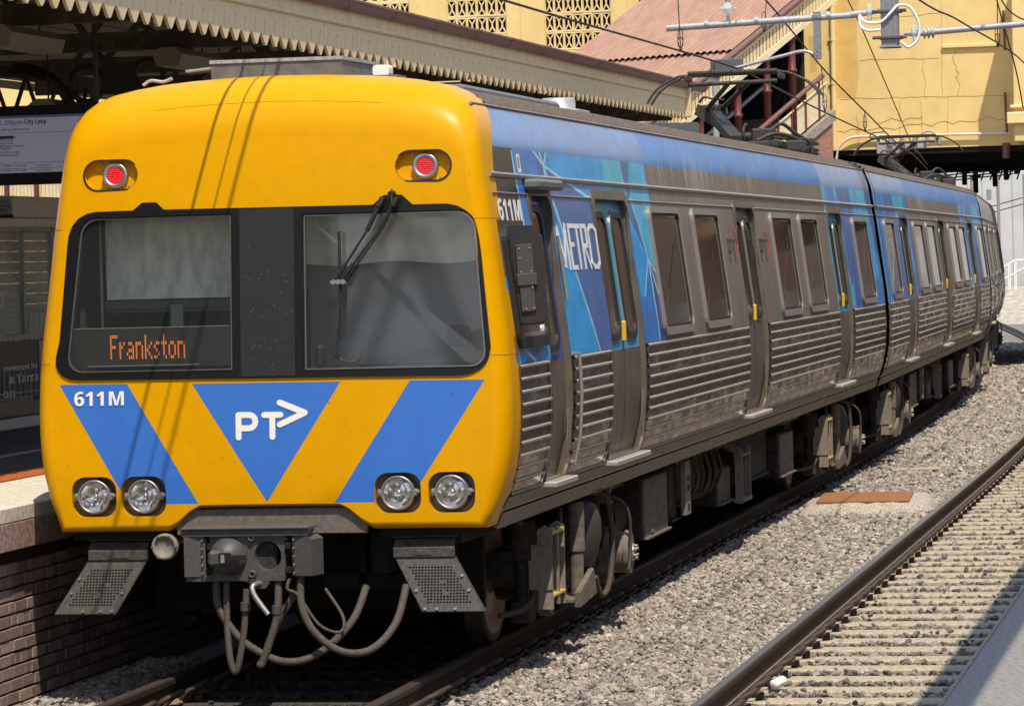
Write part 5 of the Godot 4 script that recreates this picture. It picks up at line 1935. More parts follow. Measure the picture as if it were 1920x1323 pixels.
	# the mirror folded out at the right of the cab, seen from behind
	var mr := part("wing_mirror", car, Vector3(1.575, 2.475, -0.52))
	mr.rotation.y = 0.12
	mr.rotation.z = 0.055
	var s2 := S()
	slab(s2, rr(-0.10, -0.285, 0.10, 0.285, 0.04, 5), 0.025, 0.045, flat_map)
	slab(s2, rr(-0.088, -0.272, 0.088, 0.272, 0.034, 5), 0.031, 0.008, flat_map)
	obj("housing", s2, M.mirror_black, mr)
	s2 = S()
	box(s2, Vector3(-0.015, 0.115, 0.04), Vector3(0.105, 0.21, 0.018), 0.003)
	box(s2, Vector3(-0.015, -0.115, 0.04), Vector3(0.09, 0.17, 0.018), 0.003)
	box(s2, Vector3(-0.01, 0.0, 0.045), Vector3(0.125, 0.075, 0.03), 0.004)
	obj("mount_plate", s2, M.mirror_plate, mr)
	s2 = S()
	for q in [[-0.045, 0.195], [0.02, 0.195], [-0.045, 0.135], [0.02, 0.05], [-0.045, 0.05], [0.02, -0.05], [-0.03, -0.18], [0.02, -0.18]]:
		cyl(s2, Vector3(q[0], q[1], 0.045), Vector3(q[0], q[1], 0.056), 0.006, -1, 6)
	obj("screws", s2, M.alu, mr)
	s2 = S()
	box(s2, Vector3(-0.125, 0.0, 0.01), Vector3(0.05, 0.12, 0.025), 0.004)
	cyl(s2, Vector3(-0.095, -0.08, 0.01), Vector3(-0.095, 0.08, 0.01), 0.012, -1, 8)
	for y in [-0.05, 0.05]:
		bar(s2, Vector3(-0.2, y, -0.02), Vector3(-0.09, y, 0.01), 0.014, 0.014)
	obj("hinge", s2, M.panto, mr)

	# cab side window, crew door with its grab rails
	var w := part("cab_side_window", car)
	var sx := S()
	ring(sx, rr(0.42, 2.045, 1.40, 2.815, 0.10, 5), rr(0.50, 2.115, 1.32, 2.745, 0.07, 5), 0.035, 0.045, onside)
	obj("frame", sx, M.rubber, w)
	sx = S()
	ring(sx, rr(0.485, 2.10, 1.335, 2.76, 0.08, 5), rr(0.52, 2.135, 1.30, 2.725, 0.06, 5), 0.02, 0.016, onside)
	obj("trim", sx, M.alu, w)
	sx = S()
	face(sx, rr(0.5, 2.115, 1.32, 2.745, 0.06, 5), 0.006, onside)
	obj("pane", sx, M.tint, w)
	var d := part("crew_door", car)
	sx = S()
	rim(sx, 1.50, 2.22, 1.14, 3.03, 0.0, -0.08)
	ring(sx, rr(1.45, 1.15, 2.27, 3.07, 0.09, 5), rr(1.51, 1.16, 2.21, 3.02, 0.10, 5), 0.012, 0.02, onside)
	obj("frame", sx, M.steel_dull, d)
	sx = S(true)
	strip(sx, 1.505, 2.215, 1.93, 3.03, -0.05, 6)
	var leaf := obj("leaf", sx, M.door_navy, d)
	sx = S(true)
	strip(sx, 1.505, 2.215, 1.14, 1.93, -0.05, 6)
	obj("kick_panel", sx, M.steel_dull, leaf)
	sx = S()
	ring(sx, rr(1.56, 1.985, 2.05, 2.96, 0.12, 5), rr(1.61, 2.035, 2.00, 2.91, 0.09, 5), -0.03, 0.022, onside)
	obj("rubber_surround", sx, M.rubber, leaf)
	sx = S()
	ring(sx, rr(1.545, 1.97, 2.065, 2.975, 0.13, 5), rr(1.565, 1.99, 2.045, 2.955, 0.12, 5), -0.036, 0.014, onside)
	obj("trim", sx, M.alu, leaf)
	sx = S()
	face(sx, rr(1.6, 2.02, 2.01, 2.92, 0.09, 5), -0.042, onside)
	obj("pane", sx, M.tint, leaf)
	sx = S()
	var rail := []
	for k in 12:
		var y := lerpf(1.22, 1.98, k / 11.0)
		rail.append(onside(Vector2(2.285, y), 0.045))
	tube(sx, rail, 0.014, 7)
	var lower := sx
	sx = S()
	rail = []
	for k in 8:
		var y := lerpf(2.32, 2.75, k / 7.0)
		rail.append(onside(Vector2(2.235, y), 0.02))
	tube(sx, rail, 0.012, 7)
	obj("upper_grab_rail", sx, M.under_pale, d)
	sx = S()
	for y in [1.24, 1.96]:
		box(sx, onside(Vector2(2.28, y), 0.02), Vector3(0.05, 0.02, 0.02), 0.003)
	obj("grab_rail", lower, M.window_frame, d)
	obj("rail_bracket", sx, M.window_frame, d)
	sx = S()
	box(sx, Vector3(px(1.14) + 0.015, 1.135, -1.86), Vector3(0.17, 0.035, 0.76), 0.006)
	obj("threshold", sx, M.sill, d)
	sx = S(true)
	strip(sx, 2.17, 2.215, 1.15, 1.6, -0.03, 5)
	obj("guide", sx, M.sill, d)
	sx = S()
	box(sx, onside(Vector2(1.86, 3.085), 0.05), Vector3(0.12, 0.07, 0.86), 0.02)
	obj("drip_hood", sx, M.roof_grey, d)
	# lettering on the flank
	var flank := func(u: float, y: float, off: float) -> Transform3D:
		var up := (onside(Vector2(u, y + 0.1), 0.0) - onside(Vector2(u, y - 0.1), 0.0)).normalized()
		var rt := Vector3(0, 0, -1)
		return Transform3D(Basis(rt, up, rt.cross(up)), onside(Vector2(u, y), off))
	text("number", "611M", 0.135, M.white, car, flank.call(0.455, 2.845, 0.003), true, false, 0.72)
	var name_m := part("name_lettering", d.get_parent())
	var lt := S()
	for g in [[2.30, 0.36, [0, 0, 0.08, 1], [0.08, 1, 0.5, 0.05], [0.5, 0.05, 0.88, 1], [0.88, 1, 0.92, 0.0]], [2.75, 0.15, [0, 0.08, 0.0, 0.92], [0, 1, 1.0, 1], [0.1, 0.55, 0.8, 0.55], [0, 0, 1.0, 0]], [2.95, 0.20, [0.0, 1, 1.0, 1], [0.5, 0, 0.5, 0.94]], [3.23, 0.19, [0, 0, 0, 1], [0, 1, 0.9, 1], [0.9, 0.92, 0.9, 0.6], [0.8, 0.52, 0.2, 0.52], [0.3, 0.48, 1.0, 0]], [3.50, 0.27, [0, 0.12, 0, 0.88], [0, 0.88, 0.3, 1], [0.3, 1, 0.8, 1], [0.8, 1, 1.1, 0.88], [1.1, 0.88, 1.1, 0.12], [1.1, 0.12, 0.8, 0], [0.8, 0, 0.3, 0], [0.3, 0, 0, 0.12]]]:
		lt = S()
		for k in range(2, g.size()):
			var s: Array = g[k]
			var a := Vector2(g[0] + s[0] * g[1], 2.535 + s[1] * 0.285)
			var b := Vector2(g[0] + s[2] * g[1], 2.535 + s[3] * 0.285)
			var dd := (b - a).normalized()
			var nn := Vector2(-dd.y, dd.x)
			var wd := Vector2(0.030, 0.016)
			var h := Vector2(nn.x * wd.x, nn.y * wd.y)
			var e := Vector2(dd.x * wd.x, dd.y * wd.y)
			slab(lt, PackedVector2Array([a - e - h, b + e - h, b + e + h, a - e + h]), 0.003 + 0.0003 * k, 0.002, onside)
		obj("letter", lt, M.white, name_m)
	for u0 in [10.42, 12.55]:
		lt = S()
		for s in [[0, 0, 0, 1, 0], [0, 1, 0.16, 1, 0], [0, 0.45, 0.16, 0.45, 0], [0.16, 0.45, 0.16, 1, 0], [0.24, 1, 0.5, 1, 0], [0.37, 0, 0.37, 1, 0]]:
			var a := Vector2(u0 + s[0] * 0.9, 2.53 + s[1] * 0.19)
			var b := Vector2(u0 + s[2] * 0.9, 2.53 + s[3] * 0.19)
			slab(lt, PackedVector2Array([a + Vector2(-0.025, -0.012), Vector2(b.x + 0.025, a.y - 0.012), b + Vector2(0.025, 0.012), Vector2(a.x - 0.025, b.y + 0.012)]), 0.003 + 0.0002 * s[0], 0.002, onside)
		var pm := obj("operator_mark", lt, M.mark_grey, car)
		lt = S()
		for s in [[0.46, 2.80, 0.62, 2.68], [0.62, 2.68, 0.46, 2.56]]:
			slab(lt, PackedVector2Array([Vector2(u0 + s[0] - 0.03, s[1]), Vector2(u0 + s[0] + 0.05, s[1]), Vector2(u0 + s[2] + 0.05, s[3]), Vector2(u0 + s[2] - 0.03, s[3])]), 0.0035, 0.002, onside)
		obj("red_arrow", lt, M.mark_red, pm)

func build_cab_inside(car: Node3D) -> void:
	var i := part("cab_interior", car)
	var st := S()
	box(st, Vector3(0.02, 2.42, -0.60), Vector3(0.06, 1.1, 0.9))
	box(st, Vector3(0, 2.42, -1.45), Vector3(2.6, 1.3, 0.05))
	box(st, Vector3(0, 3.02, -0.75), Vector3(2.6, 0.05, 1.2))
	box(st, Vector3(-1.30, 2.42, -0.95), Vector3(0.03, 1.1, 1.1))
	obj("lining", st, M.cab_dark, i)
	st = S()
	box(st, Vector3(-0.75, 1.93, -0.60), Vector3(1.2, 0.05, 0.9))
	box(st, Vector3(0.8, 1.93, -0.60), Vector3(1.2, 0.05, 0.9))
	obj("desk", st, M.cab_dark, i)
	st = S()                                              # the driver's side: a pale partition, folded curtain above
	box(st, Vector3(0.70, 2.42, -0.95), Vector3(1.30, 1.02, 0.02))
	obj("partition", st, M.cab_grey, i)
	st = S(true)
	var rows := [2.93, 2.83, 2.74, 2.665, 2.60]
	for r in rows.size() - 1:
		for k in 32:
			var q := []
			for e in [[k, r + 1], [k + 1, r + 1], [k + 1, r], [k, r]]:
				var x: float = 0.10 + e[0] * 0.038
				var y: float = rows[e[1]]
				q.append(Vector3(x, y + 0.012 * sin(x * 9.0 + y * 20.0), -0.62 + 0.025 * sin(e[0] * 1.3 + y * 5.0) + 0.035 * sin(y * 26.0)))
			quad(st, q[0], q[1], q[2], q[3])
	obj("curtain", st, M.curtain, i)
	st = S()
	slab(st, rr(1.02, 2.06, 1.17, 2.20, 0.05), 0.0, 0.05, func(q: Vector2, off: float) -> Vector3: return Vector3(q.x, q.y, off - 0.60))
	slab(st, rr(1.20, 2.03, 1.32, 2.18, 0.05), 0.0, 0.05, func(q: Vector2, off: float) -> Vector3: return Vector3(q.x, q.y, off - 0.52))
	box(st, Vector3(0.28, 2.03, -0.3), Vector3(0.06, 0.14, 0.08), 0.02)
	tube(st, bend([Vector3(0.36, 2.06, -0.3), Vector3(0.42, 2.0, -0.28), Vector3(0.52, 2.0, -0.28), Vector3(0.55, 2.1, -0.3)], 5), 0.012, 6)
	obj("seat_back", st, M.rubber, i)
	# the left side: a roller blind three parts down, the destination box below
	st = S(true)
	for k in 24:
		var x0 := -1.17 + k * 0.0385
		var z0 := -0.52 + 0.006 * sin(k * 1.1)
		var z1 := -0.52 + 0.006 * sin((k + 1) * 1.1)
		quad(st, Vector3(x0, 2.41, z0), Vector3(x0 + 0.0385, 2.41, z1), Vector3(x0 + 0.0385, 2.97, z1), Vector3(x0, 2.97, z0))
	obj("roller_blind", st, M.blind, i)
	st = S()
	box(st, Vector3(-0.71, 2.375, -0.515), Vector3(0.94, 0.055, 0.02), 0.003)
	box(st, Vector3(-0.71, 2.335, -0.512), Vector3(0.94, 0.02, 0.02), 0.003)
	obj("blind_bar", st, flat(L(0.035, 0.05, 0.055), 0.5), i)
	st = S()
	box(st, Vector3(-1.195, 2.55, -0.5), Vector3(0.014, 0.76, 0.02))
	obj("blind_guide", st, M.alu, i)
	st = S()
	box(st, Vector3(-0.70, 2.28, -0.5), Vector3(0.08, 0.18, 0.04))
	obj("grab_post", st, flat(L(0.14, 0.19, 0.15), 0.6), i)
	st = S()
	box(st, Vector3(-0.75, 2.11, -0.16), Vector3(1.08, 0.25, 0.09), 0.004)
	var db := obj("destination_box", st, flat(L(0.010, 0.013, 0.012), 0.4), i)
	st = S()
	box(st, Vector3(-0.75, 2.236, -0.115), Vector3(1.06, 0.005, 0.006))
	box(st, Vector3(-0.82, 2.0, -0.113), Vector3(0.72, 0.005, 0.006))
	obj("box_edge", st, M.recess, db)
	var glyph := {"F": ["1111", "1000", "1000", "1110", "1000", "1000", "1000"], "r": ["000", "000", "101", "110", "100", "100", "100"], "a": ["0000", "0000", "0110", "0001", "0111", "1001", "0111"], "n": ["0000", "0000", "1110", "1001", "1001", "1001", "1001"], "k": ["1000", "1000", "1001", "1010", "1100", "1010", "1001"], "s": ["000", "000", "011", "100", "010", "001", "110"], "t": ["010", "010", "111", "010", "010", "010", "001"], "o": ["0000", "0000", "0110", "1001", "1001", "1001", "0110"]}
	st = S()
	var x := -1.025
	for ch in "Frankston":
		var g: Array = glyph[ch]
		for r in 7:
			for c in g[r].length():
				if g[r][c] == "1":
					var bx: float = x + c * 0.0126
					var by: float = 2.182 - r * 0.0218
					box(st, Vector3(bx, by + 0.0052, -0.112), Vector3(0.0072, 0.0080, 0.004))
					box(st, Vector3(bx, by - 0.0056, -0.112), Vector3(0.0072, 0.0080, 0.004))
		x += 0.0126 * (g[0].length() + 0.72)
	obj("led_lettering", st, M.led, db)

func build_coupler(car: Node3D) -> void:
	var c := part("coupler", car, Vector3(0, 0.848, 0.50))
	var st := S()
	var hole := PackedVector2Array()
	for k in 24:
		hole.append(Vector2(0.118 + 0.085 * cos(TAU * k / 24), 0.0 + 0.092 * sin(TAU * k / 24)))
	var plate := rr(-0.245, -0.15, 0.225, 0.165, 0.008, 2)
	for piece in cut(ccw(plate), [hole], [-1.0, 0.118, 1.0]):
		slab(st, piece, 0.0, 0.03, flat_map)
	for k in 24:
		var a := hole[k]
		var b := hole[(k + 1) % 24]
		quad(st, Vector3(a.x, a.y, 0.0), Vector3(b.x, b.y, 0.0), Vector3(b.x * 0.55 + 0.053, b.y * 0.5, -0.2), Vector3(a.x * 0.55 + 0.053, a.y * 0.5, -0.2))
	prism(st, V2([-0.02, -0.15, 0.13, -0.15, 0.10, -0.195, 0.02, -0.20]), Transform3D(Basis.IDENTITY, Vector3(0.0, 0, -0.002)), 0.03)
	obj("face_plate", st, M.coupler, c)
	st = S()
	box(st, Vector3(0.118, 0.0, -0.21), Vector3(0.14, 0.16, 0.02))
	obj("funnel_end", st, M.shade, c)
	st = S()
	bar(st, Vector3(0.05, 0.005, -0.16), Vector3(0.12, 0.012, -0.07), 0.02, 0.02)
	bar(st, Vector3(0.09, -0.02, -0.14), Vector3(0.20, -0.01, -0.14), 0.03, 0.018)
	obj("hook_link", st, M.coupler, c)
	st = S()                                               # the cone with its locking slot
	lathe(st, [Vector2(0.118, -0.005), Vector2(0.115, 0.02), Vector2(0.10, 0.05), Vector2(0.075, 0.085), Vector2(0.04, 0.11), Vector2(0.0, 0.118)], Vector3(-0.128, 0.0, 0), Vector3.BACK, 26)
	box(st, Vector3(-0.155, -0.005, 0.075), Vector3(0.15, 0.10, 0.09), 0.02)
	var cone := obj("cone", st, M.coupler, c)
	st = S()
	box(st, Vector3(-0.120, 0.0, 0.118), Vector3(0.075, 0.062, 0.012))
	box(st, Vector3(-0.045, 0.0, 0.10), Vector3(0.09, 0.03, 0.03))
	obj("slot", st, M.shade, cone)
	st = S()
	cyl(st, Vector3(-0.133, -0.028, 0.122), Vector3(-0.133, 0.02, 0.122), 0.016, 0.012, 10)
	obj("hook_pin", st, M.recess, cone)
	st = S()
	prism(st, V2([-0.42, 0.165, 0.41, 0.165, 0.385, 0.125, -0.40, 0.125]), Transform3D(Basis.IDENTITY, Vector3(-0.01, 0, 0.03)), 0.10)
	box(st, Vector3(-0.01, 0.172, -0.06), Vector3(0.80, 0.014, 0.22), 0.004)
	prism(st, V2([-0.40, -0.15, -0.24, -0.15, -0.24, -0.115, -0.29, -0.12, -0.39, -0.125]), Transform3D(Basis.IDENTITY, Vector3(0, 0, 0.01)), 0.10)
	obj("cover_plate", st, M.coupler, c)
	for s in [[-0.335, 1.0], [0.335, -1.0]]:
		st = S()
		prism(st, V2([-0.065, -0.12, 0.065, -0.12, 0.065, 0.10, 0.03, 0.122, -0.065, 0.122] if s[1] < 0 else [-0.065, -0.12, 0.065, -0.12, 0.065, 0.08, 0.045, 0.122, -0.065, 0.122]), Transform3D(Basis(Vector3.UP, 0.22 * s[1]), Vector3(s[0], 0.0, 0.02)), 0.16)
		var eb := obj("electric_box", st, M.coupler, c)
		st = S()
		for y in [-0.10, -0.05, 0.0, 0.05, 0.10]:
			cyl(st, Vector3(s[0] + s[1] * 0.048, y, 0.015), Vector3(s[0] + s[1] * 0.048, y, 0.032), 0.006, -1, 6)
		obj("rivets", st, M.alu, eb)
		st = S()
		for y in [-0.085, 0.06]:
			st = S()
			box(st, Vector3(s[0] + s[1] * 0.09, y, 0.0), Vector3(0.03, 0.04, 0.04), 0.005)
			obj("hinge", st, M.shade, eb)
	st = S()
	for q in [[0.022, 0.112, 0.024], [0.022, -0.108, 0.024], [0.022, -0.15, 0.012]]:
		lathe(st, [Vector2(q[2], -0.002), Vector2(q[2], 0.02), Vector2(q[2] * 0.7, 0.028), Vector2(q[2] * 0.45, 0.022), Vector2(q[2] * 0.45, 0.0)], Vector3(q[0], q[1], 0), Vector3.BACK, 14)
	obj("air_port", st, M.coupler, c)
	st = S()
	tube(st, bend([Vector3(0.068, -0.165, -0.02), Vector3(0.045, -0.168, 0.05), Vector3(0.035, -0.19, 0.075), Vector3(0.06, -0.245, 0.085), Vector3(0.135, -0.345, 0.09)], 5), 0.017, 8)
	obj("release_handle", st, M.alu, c)
	st = S()
	cyl(st, Vector3(0, 0.0, -0.05), Vector3(0, 0.02, -0.8), 0.11, 0.10, 14)
	box(st, Vector3(-0.04, 0.0, -0.10), Vector3(0.40, 0.22, 0.12), 0.02)
	obj("drawbar", st, M.under, c)
	# hoses looping below
	var loops := [
		[[-0.225, -0.15, -0.06], [-0.22, -0.28, -0.05], [-0.16, -0.40, -0.03], [-0.02, -0.54, 0.0], [0.20, -0.64, 0.0], [0.40, -0.60, -0.06], [0.58, -0.42, -0.2], [0.64, -0.22, -0.35]],
		[[-0.16, -0.16, -0.05], [-0.155, -0.40, -0.02], [-0.13, -0.62, 0.02], [-0.10, -0.70, 0.02], [-0.07, -0.62, 0.02], [-0.04, -0.42, 0.0], [-0.03, -0.2, -0.03]],
		[[0.17, -0.16, -0.04], [0.165, -0.36, 0.0], [0.12, -0.52, 0.02], [0.075, -0.64, 0.03], [0.06, -0.655, 0.03], [0.065, -0.62, -0.03], [0.14, -0.42, -0.08], [0.26, -0.22, -0.12]],
		[[0.31, -0.13, -0.04], [0.32, -0.30, 0.0], [0.40, -0.46, 0.02], [0.56, -0.58, 0.0], [0.72, -0.58, -0.1], [0.84, -0.44, -0.25], [0.88, -0.22, -0.4]]]
	for k in loops.size():
		st = S()
		var pts := []
		for q in loops[k]:
			pts.append(Vector3(q[0], q[1], q[2]))
		tube(st, bend(pts, 7), 0.024 if k != 1 else 0.021, 9)
		obj("hose", st, M.hose, c)
	st = S()
	tube(st, bend([Vector3(0.25, -0.14, 0.0), Vector3(0.24, -0.20, 0.02), Vector3(0.30, -0.24, 0.0), Vector3(0.42, -0.42, -0.02), Vector3(0.54, -0.47, -0.06), Vector3(0.55, -0.38, -0.1), Vector3(0.42, -0.22, -0.2)], 6), 0.011, 6)
	obj("cable", st, M.hose, c)
	st = S()
	for q in [[-0.03, -0.28], [0.165, -0.30]]:
		cyl(st, Vector3(q[0], q[1], 0.0), Vector3(q[0] - 0.002, q[1] - 0.05, 0.0), 0.032, -1, 10)
	obj("hose_clamp", st, M.coupler, c)

func holes_sheet(st: SurfaceTool, q: Array, nu: int, nv: int, r: float, drop: Array) -> void:   # a sheet between four corners, pierced by staggered holes
	var f := func(u: float, v: float) -> Vector3: return (q[0] as Vector3).lerp(q[1], u).lerp((q[3] as Vector3).lerp(q[2], u), v)
	var nn: Vector3 = ((q[1] as Vector3) - q[0]).cross((q[3] as Vector3) - q[0]).normalized()
	for j in nv:
		var sh := 0.5 if j % 2 else 0.0
		for i in range(-1, nu):
			var u0 := clampf((i + sh) / nu, 0.0, 1.0)
			var u1 := clampf((i + 1 + sh) / nu, 0.0, 1.0)
			if u1 - u0 < 0.001:
				continue
			var v0 := float(j) / nv
			var v1 := float(j + 1) / nv
			var whole := (u1 - u0) > 0.99 / nu and not [i, j] in drop
			if not whole:
				quad(st, f.call(u0, v0), f.call(u1, v0), f.call(u1, v1), f.call(u0, v1))
				continue
			var hl := []
			var ed := []
			for k in 8:
				var t := TAU * (k + 0.5) / 8
				hl.append(f.call((u0 + u1) * 0.5 + cos(t) * r * (u1 - u0), (v0 + v1) * 0.5 + sin(t) * r * (v1 - v0)))
				var m := maxf(absf(cos(t)), absf(sin(t)))
				ed.append(f.call((u0 + u1) * 0.5 + cos(t) / m * 0.5 * (u1 - u0), (v0 + v1) * 0.5 + sin(t) / m * 0.5 * (v1 - v0)))
			for k in 8:
				var n2 := (k + 1) % 8
				quad(st, ed[k], ed[n2], hl[n2], hl[k])
				if k % 2 == 0:                                # the corner of the cell
					var cc := Vector2(signf(cos(TAU * (k + 1.0) / 8)), signf(sin(TAU * (k + 1.0) / 8)))
					if absf(cos(TAU * (k + 1.0) / 8)) > 0.1 and absf(sin(TAU * (k + 1.0) / 8)) > 0.1:
						tri(st, ed[k], f.call((u0 + u1) * 0.5 + cc.x * 0.5 * (u1 - u0), (v0 + v1) * 0.5 + cc.y * 0.5 * (v1 - v0)), ed[n2])
				quad(st, hl[k], hl[n2], hl[n2] - nn * 0.006, hl[k] - nn * 0.006)

func step_plate(car: Node3D, s: float) -> void:          # a fall-down step with pierced treads at a corner of the cab
	var p := part("cab_step", car, Vector3(s * 0.0 - 0.03, 0, -0.2))
	var X := func(x: float) -> float: return s * x
	var flip := func(a: Array) -> Array: return a if s > 0 else [a[1], a[0], a[3], a[2]]
	var st := S()
	var a0 := 0.79
	var a1 := 1.175
	box(st, Vector3(s * 0.982, 0.925, 0.05), Vector3(0.41, 0.045, 0.02), 0.003)
	holes_sheet(st, flip.call([Vector3(X.call(a0 + 0.05), 0.845, 0.11), Vector3(X.call(a1 - 0.05), 0.845, 0.11), Vector3(X.call(a1 - 0.05), 0.895, 0.055), Vector3(X.call(a0 + 0.05), 0.895, 0.055)]), 15, 4, 0.30, [])
	for q in [[a0, a0 + 0.05], [a1 - 0.05, a1]]:
		var c: Array = flip.call([Vector3(X.call(q[0]), 0.845, 0.11), Vector3(X.call(q[1]), 0.845, 0.11), Vector3(X.call(q[1]), 0.895, 0.055), Vector3(X.call(q[0]), 0.895, 0.055)])
		quad(st, c[0], c[1], c[2], c[3])
	box(st, Vector3(s * 0.982, 0.815, 0.105), Vector3(0.388, 0.062, 0.014), 0.003)
	box(st, Vector3(s * 0.975, 0.812, 0.114), Vector3(0.115, 0.030, 0.006), 0.002)
	obj("upper_tread", st, M.step_grey, p)
	st = S()
	var u0 := Vector3(X.call(0.80), 0.783, 0.10)
	var u1 := Vector3(X.call(1.175), 0.783, 0.10)
	var l0 := Vector3(X.call(0.985), 0.458, 0.20)
	var l1 := Vector3(X.call(1.375), 0.458, 0.20)
	var f := func(u: float, v: float) -> Vector3: return u0.lerp(u1, u).lerp(l0.lerp(l1, u), v)
	var inn := [[0.13, 0.86], [0.87, 0.86], [0.87, 0.16], [0.13, 0.16]]
	var c := []
	for q in inn:
		c.append(f.call(q[0], q[1]))
	var drop := [[6, 3], [7, 3], [7, 4], [7, 7], [8, 7]]
	holes_sheet(st, flip.call(c), 14, 13, 0.36, drop)
	var outr := [[0.0, 0.97], [0.02, 1.0], [0.97, 1.0], [1.0, 0.95], [1.0, 0.0], [0.0, 0.0]]
	for band in [[[0.0, 0.86], [1.0, 0.86], [0.985, 1.0], [0.015, 1.0]], [[0.0, 0.0], [1.0, 0.0], [1.0, 0.16], [0.0, 0.16]], [[0.0, 0.16], [0.13, 0.16], [0.13, 0.86], [0.0, 0.86]], [[0.87, 0.16], [1.0, 0.16], [1.0, 0.86], [0.87, 0.86]]]:
		var q := []
		for e in band:
			q.append(f.call(e[0], e[1]))
		if s > 0:
			q.reverse()
		quad(st, q[0], q[1], q[2], q[3])
	for e in [[[0, 0], [0, 1]], [[1, 0], [1, 1]], [[0, 1], [1, 1]]]:
		bar(st, f.call(e[0][0], e[0][1]) + Vector3(0, 0, -0.008), f.call(e[1][0], e[1][1]) + Vector3(0, 0, -0.008), 0.010, 0.010)
	var lo := obj("lower_tread", st, M.step_grey, p)
	st = S()
	for e in [[0.07, 0.62], [0.93, 0.62], [0.06, 0.96], [0.55, 0.96], [0.95, 0.35], [0.25, 0.96]]:
		var o: Vector3 = f.call(e[0], e[1])
		cyl(st, o, o + Vector3(0, 0.004, 0.012), 0.009, -1, 7)
	obj("bolts", st, M.steel_ring, lo)
	st = S()
	box(st, Vector3(s * 0.985, 0.84, -0.02), Vector3(0.36, 0.16, 0.02))
	obj("backing", st, M.shade, p)

func build_train() -> void:
	var l0 := livery(0, 0.36, 6.5)
	var l1 := livery(1, 18.3, 23.36)
	var steelz := streaked_steel()
	var lead := carriage("leading_carriage", "leading train carriage with yellow cab front and blue and steel side at the platform", 23.36, 0.36, [[1.50, 2.22], [3.85, 5.28, M.door_blue], [11.08, 12.36, M.steel_dull], [18.38, 19.68, M.door_blue]], [[6.2, 7.72], [8.42, 9.93], [13.45, 15.02], [15.68, 17.25], [20.75, 22.3]], [[0.36, 6.5, l0], [6.5, 18.3, steelz], [18.3, 23.36, l1]], Vector3.ZERO, 0.0)
	build_cab(lead)
	bogie(lead, -3.70, true)
	bogie(lead, -19.74, false)
	pantograph(lead, 21.6)
	build_roof_gear(lead)
	var l2 := livery(2, 0.05, 5.5)
	var l3 := livery(1, 16.7, 22.9)
	var a := deg_to_rad(1.0)
	var mid := carriage("middle_carriage", "second train carriage beyond the dark join, blue at both ends and bare steel between", 22.9, 0.05, [[3.45, 4.85, M.door_blue], [10.85, 12.2, M.steel_dull], [18.15, 19.55, M.door_blue]], [[0.95, 2.4], [5.75, 7.5], [8.2, 9.9], [13.05, 14.75], [15.4, 17.1], [20.75, 22.3]], [[0.05, 5.5, l2], [5.5, 16.7, steelz], [16.7, 22.9, l3]], Vector3(0, 0, -23.62), a)
	bogie(mid, -3.0, false)
	bogie(mid, -19.4, false)
	# the join between the two
	var st := S()
	for k in 5:
		box(st, Vector3(0, 2.25, 0.22 - k * 0.05), Vector3(2.5 if k % 2 else 2.42, 2.5, 0.03))
	obj("gangway_bellows", st, M.rubber, mid)
	st = S(true)
	strip(st, 0.0, 0.10, 0.95, 3.57, 0.03, 12)
	obj("end_trim", st, M.under, mid)
	var e := Vector3(0, 0, -23.62) + Vector3(-sin(a), 0, -cos(a)) * 23.15
	var b := deg_to_rad(3.3)
	var l4 := livery(2, 0.05, 5.5)
	var third := carriage("rear_carriage", "far rear train carriage, a pale sliver wrapped in black flecks where the line curves", 23.3, 0.05, [[3.7, 5.0, M.door_blue], [10.9, 12.2, M.steel_dull]], [[0.95, 2.5], [5.75, 7.5], [8.2, 9.9], [13.05, 14.75], [15.4, 17.1], [20.2, 21.6]], [[0.05, 23.3, M.wrap]], e, b)
	bogie(third, -3.6, false)
	bogie(third, -19.6, false)
	pantograph(third, 1.9)
	st = S()
	for k in 140:
		var u := 0.3 + 22.5 * rng.randf()
		var y := 1.0 + 0.95 * rng.randf()
		slab(st, V2([u, y, u + 0.3, y + 0.03, u + 0.45, y + 0.09, u + 0.1, y + 0.06]), 0.018, 0.004, onside)
	obj("black_flecks", st, M.rubber, third)

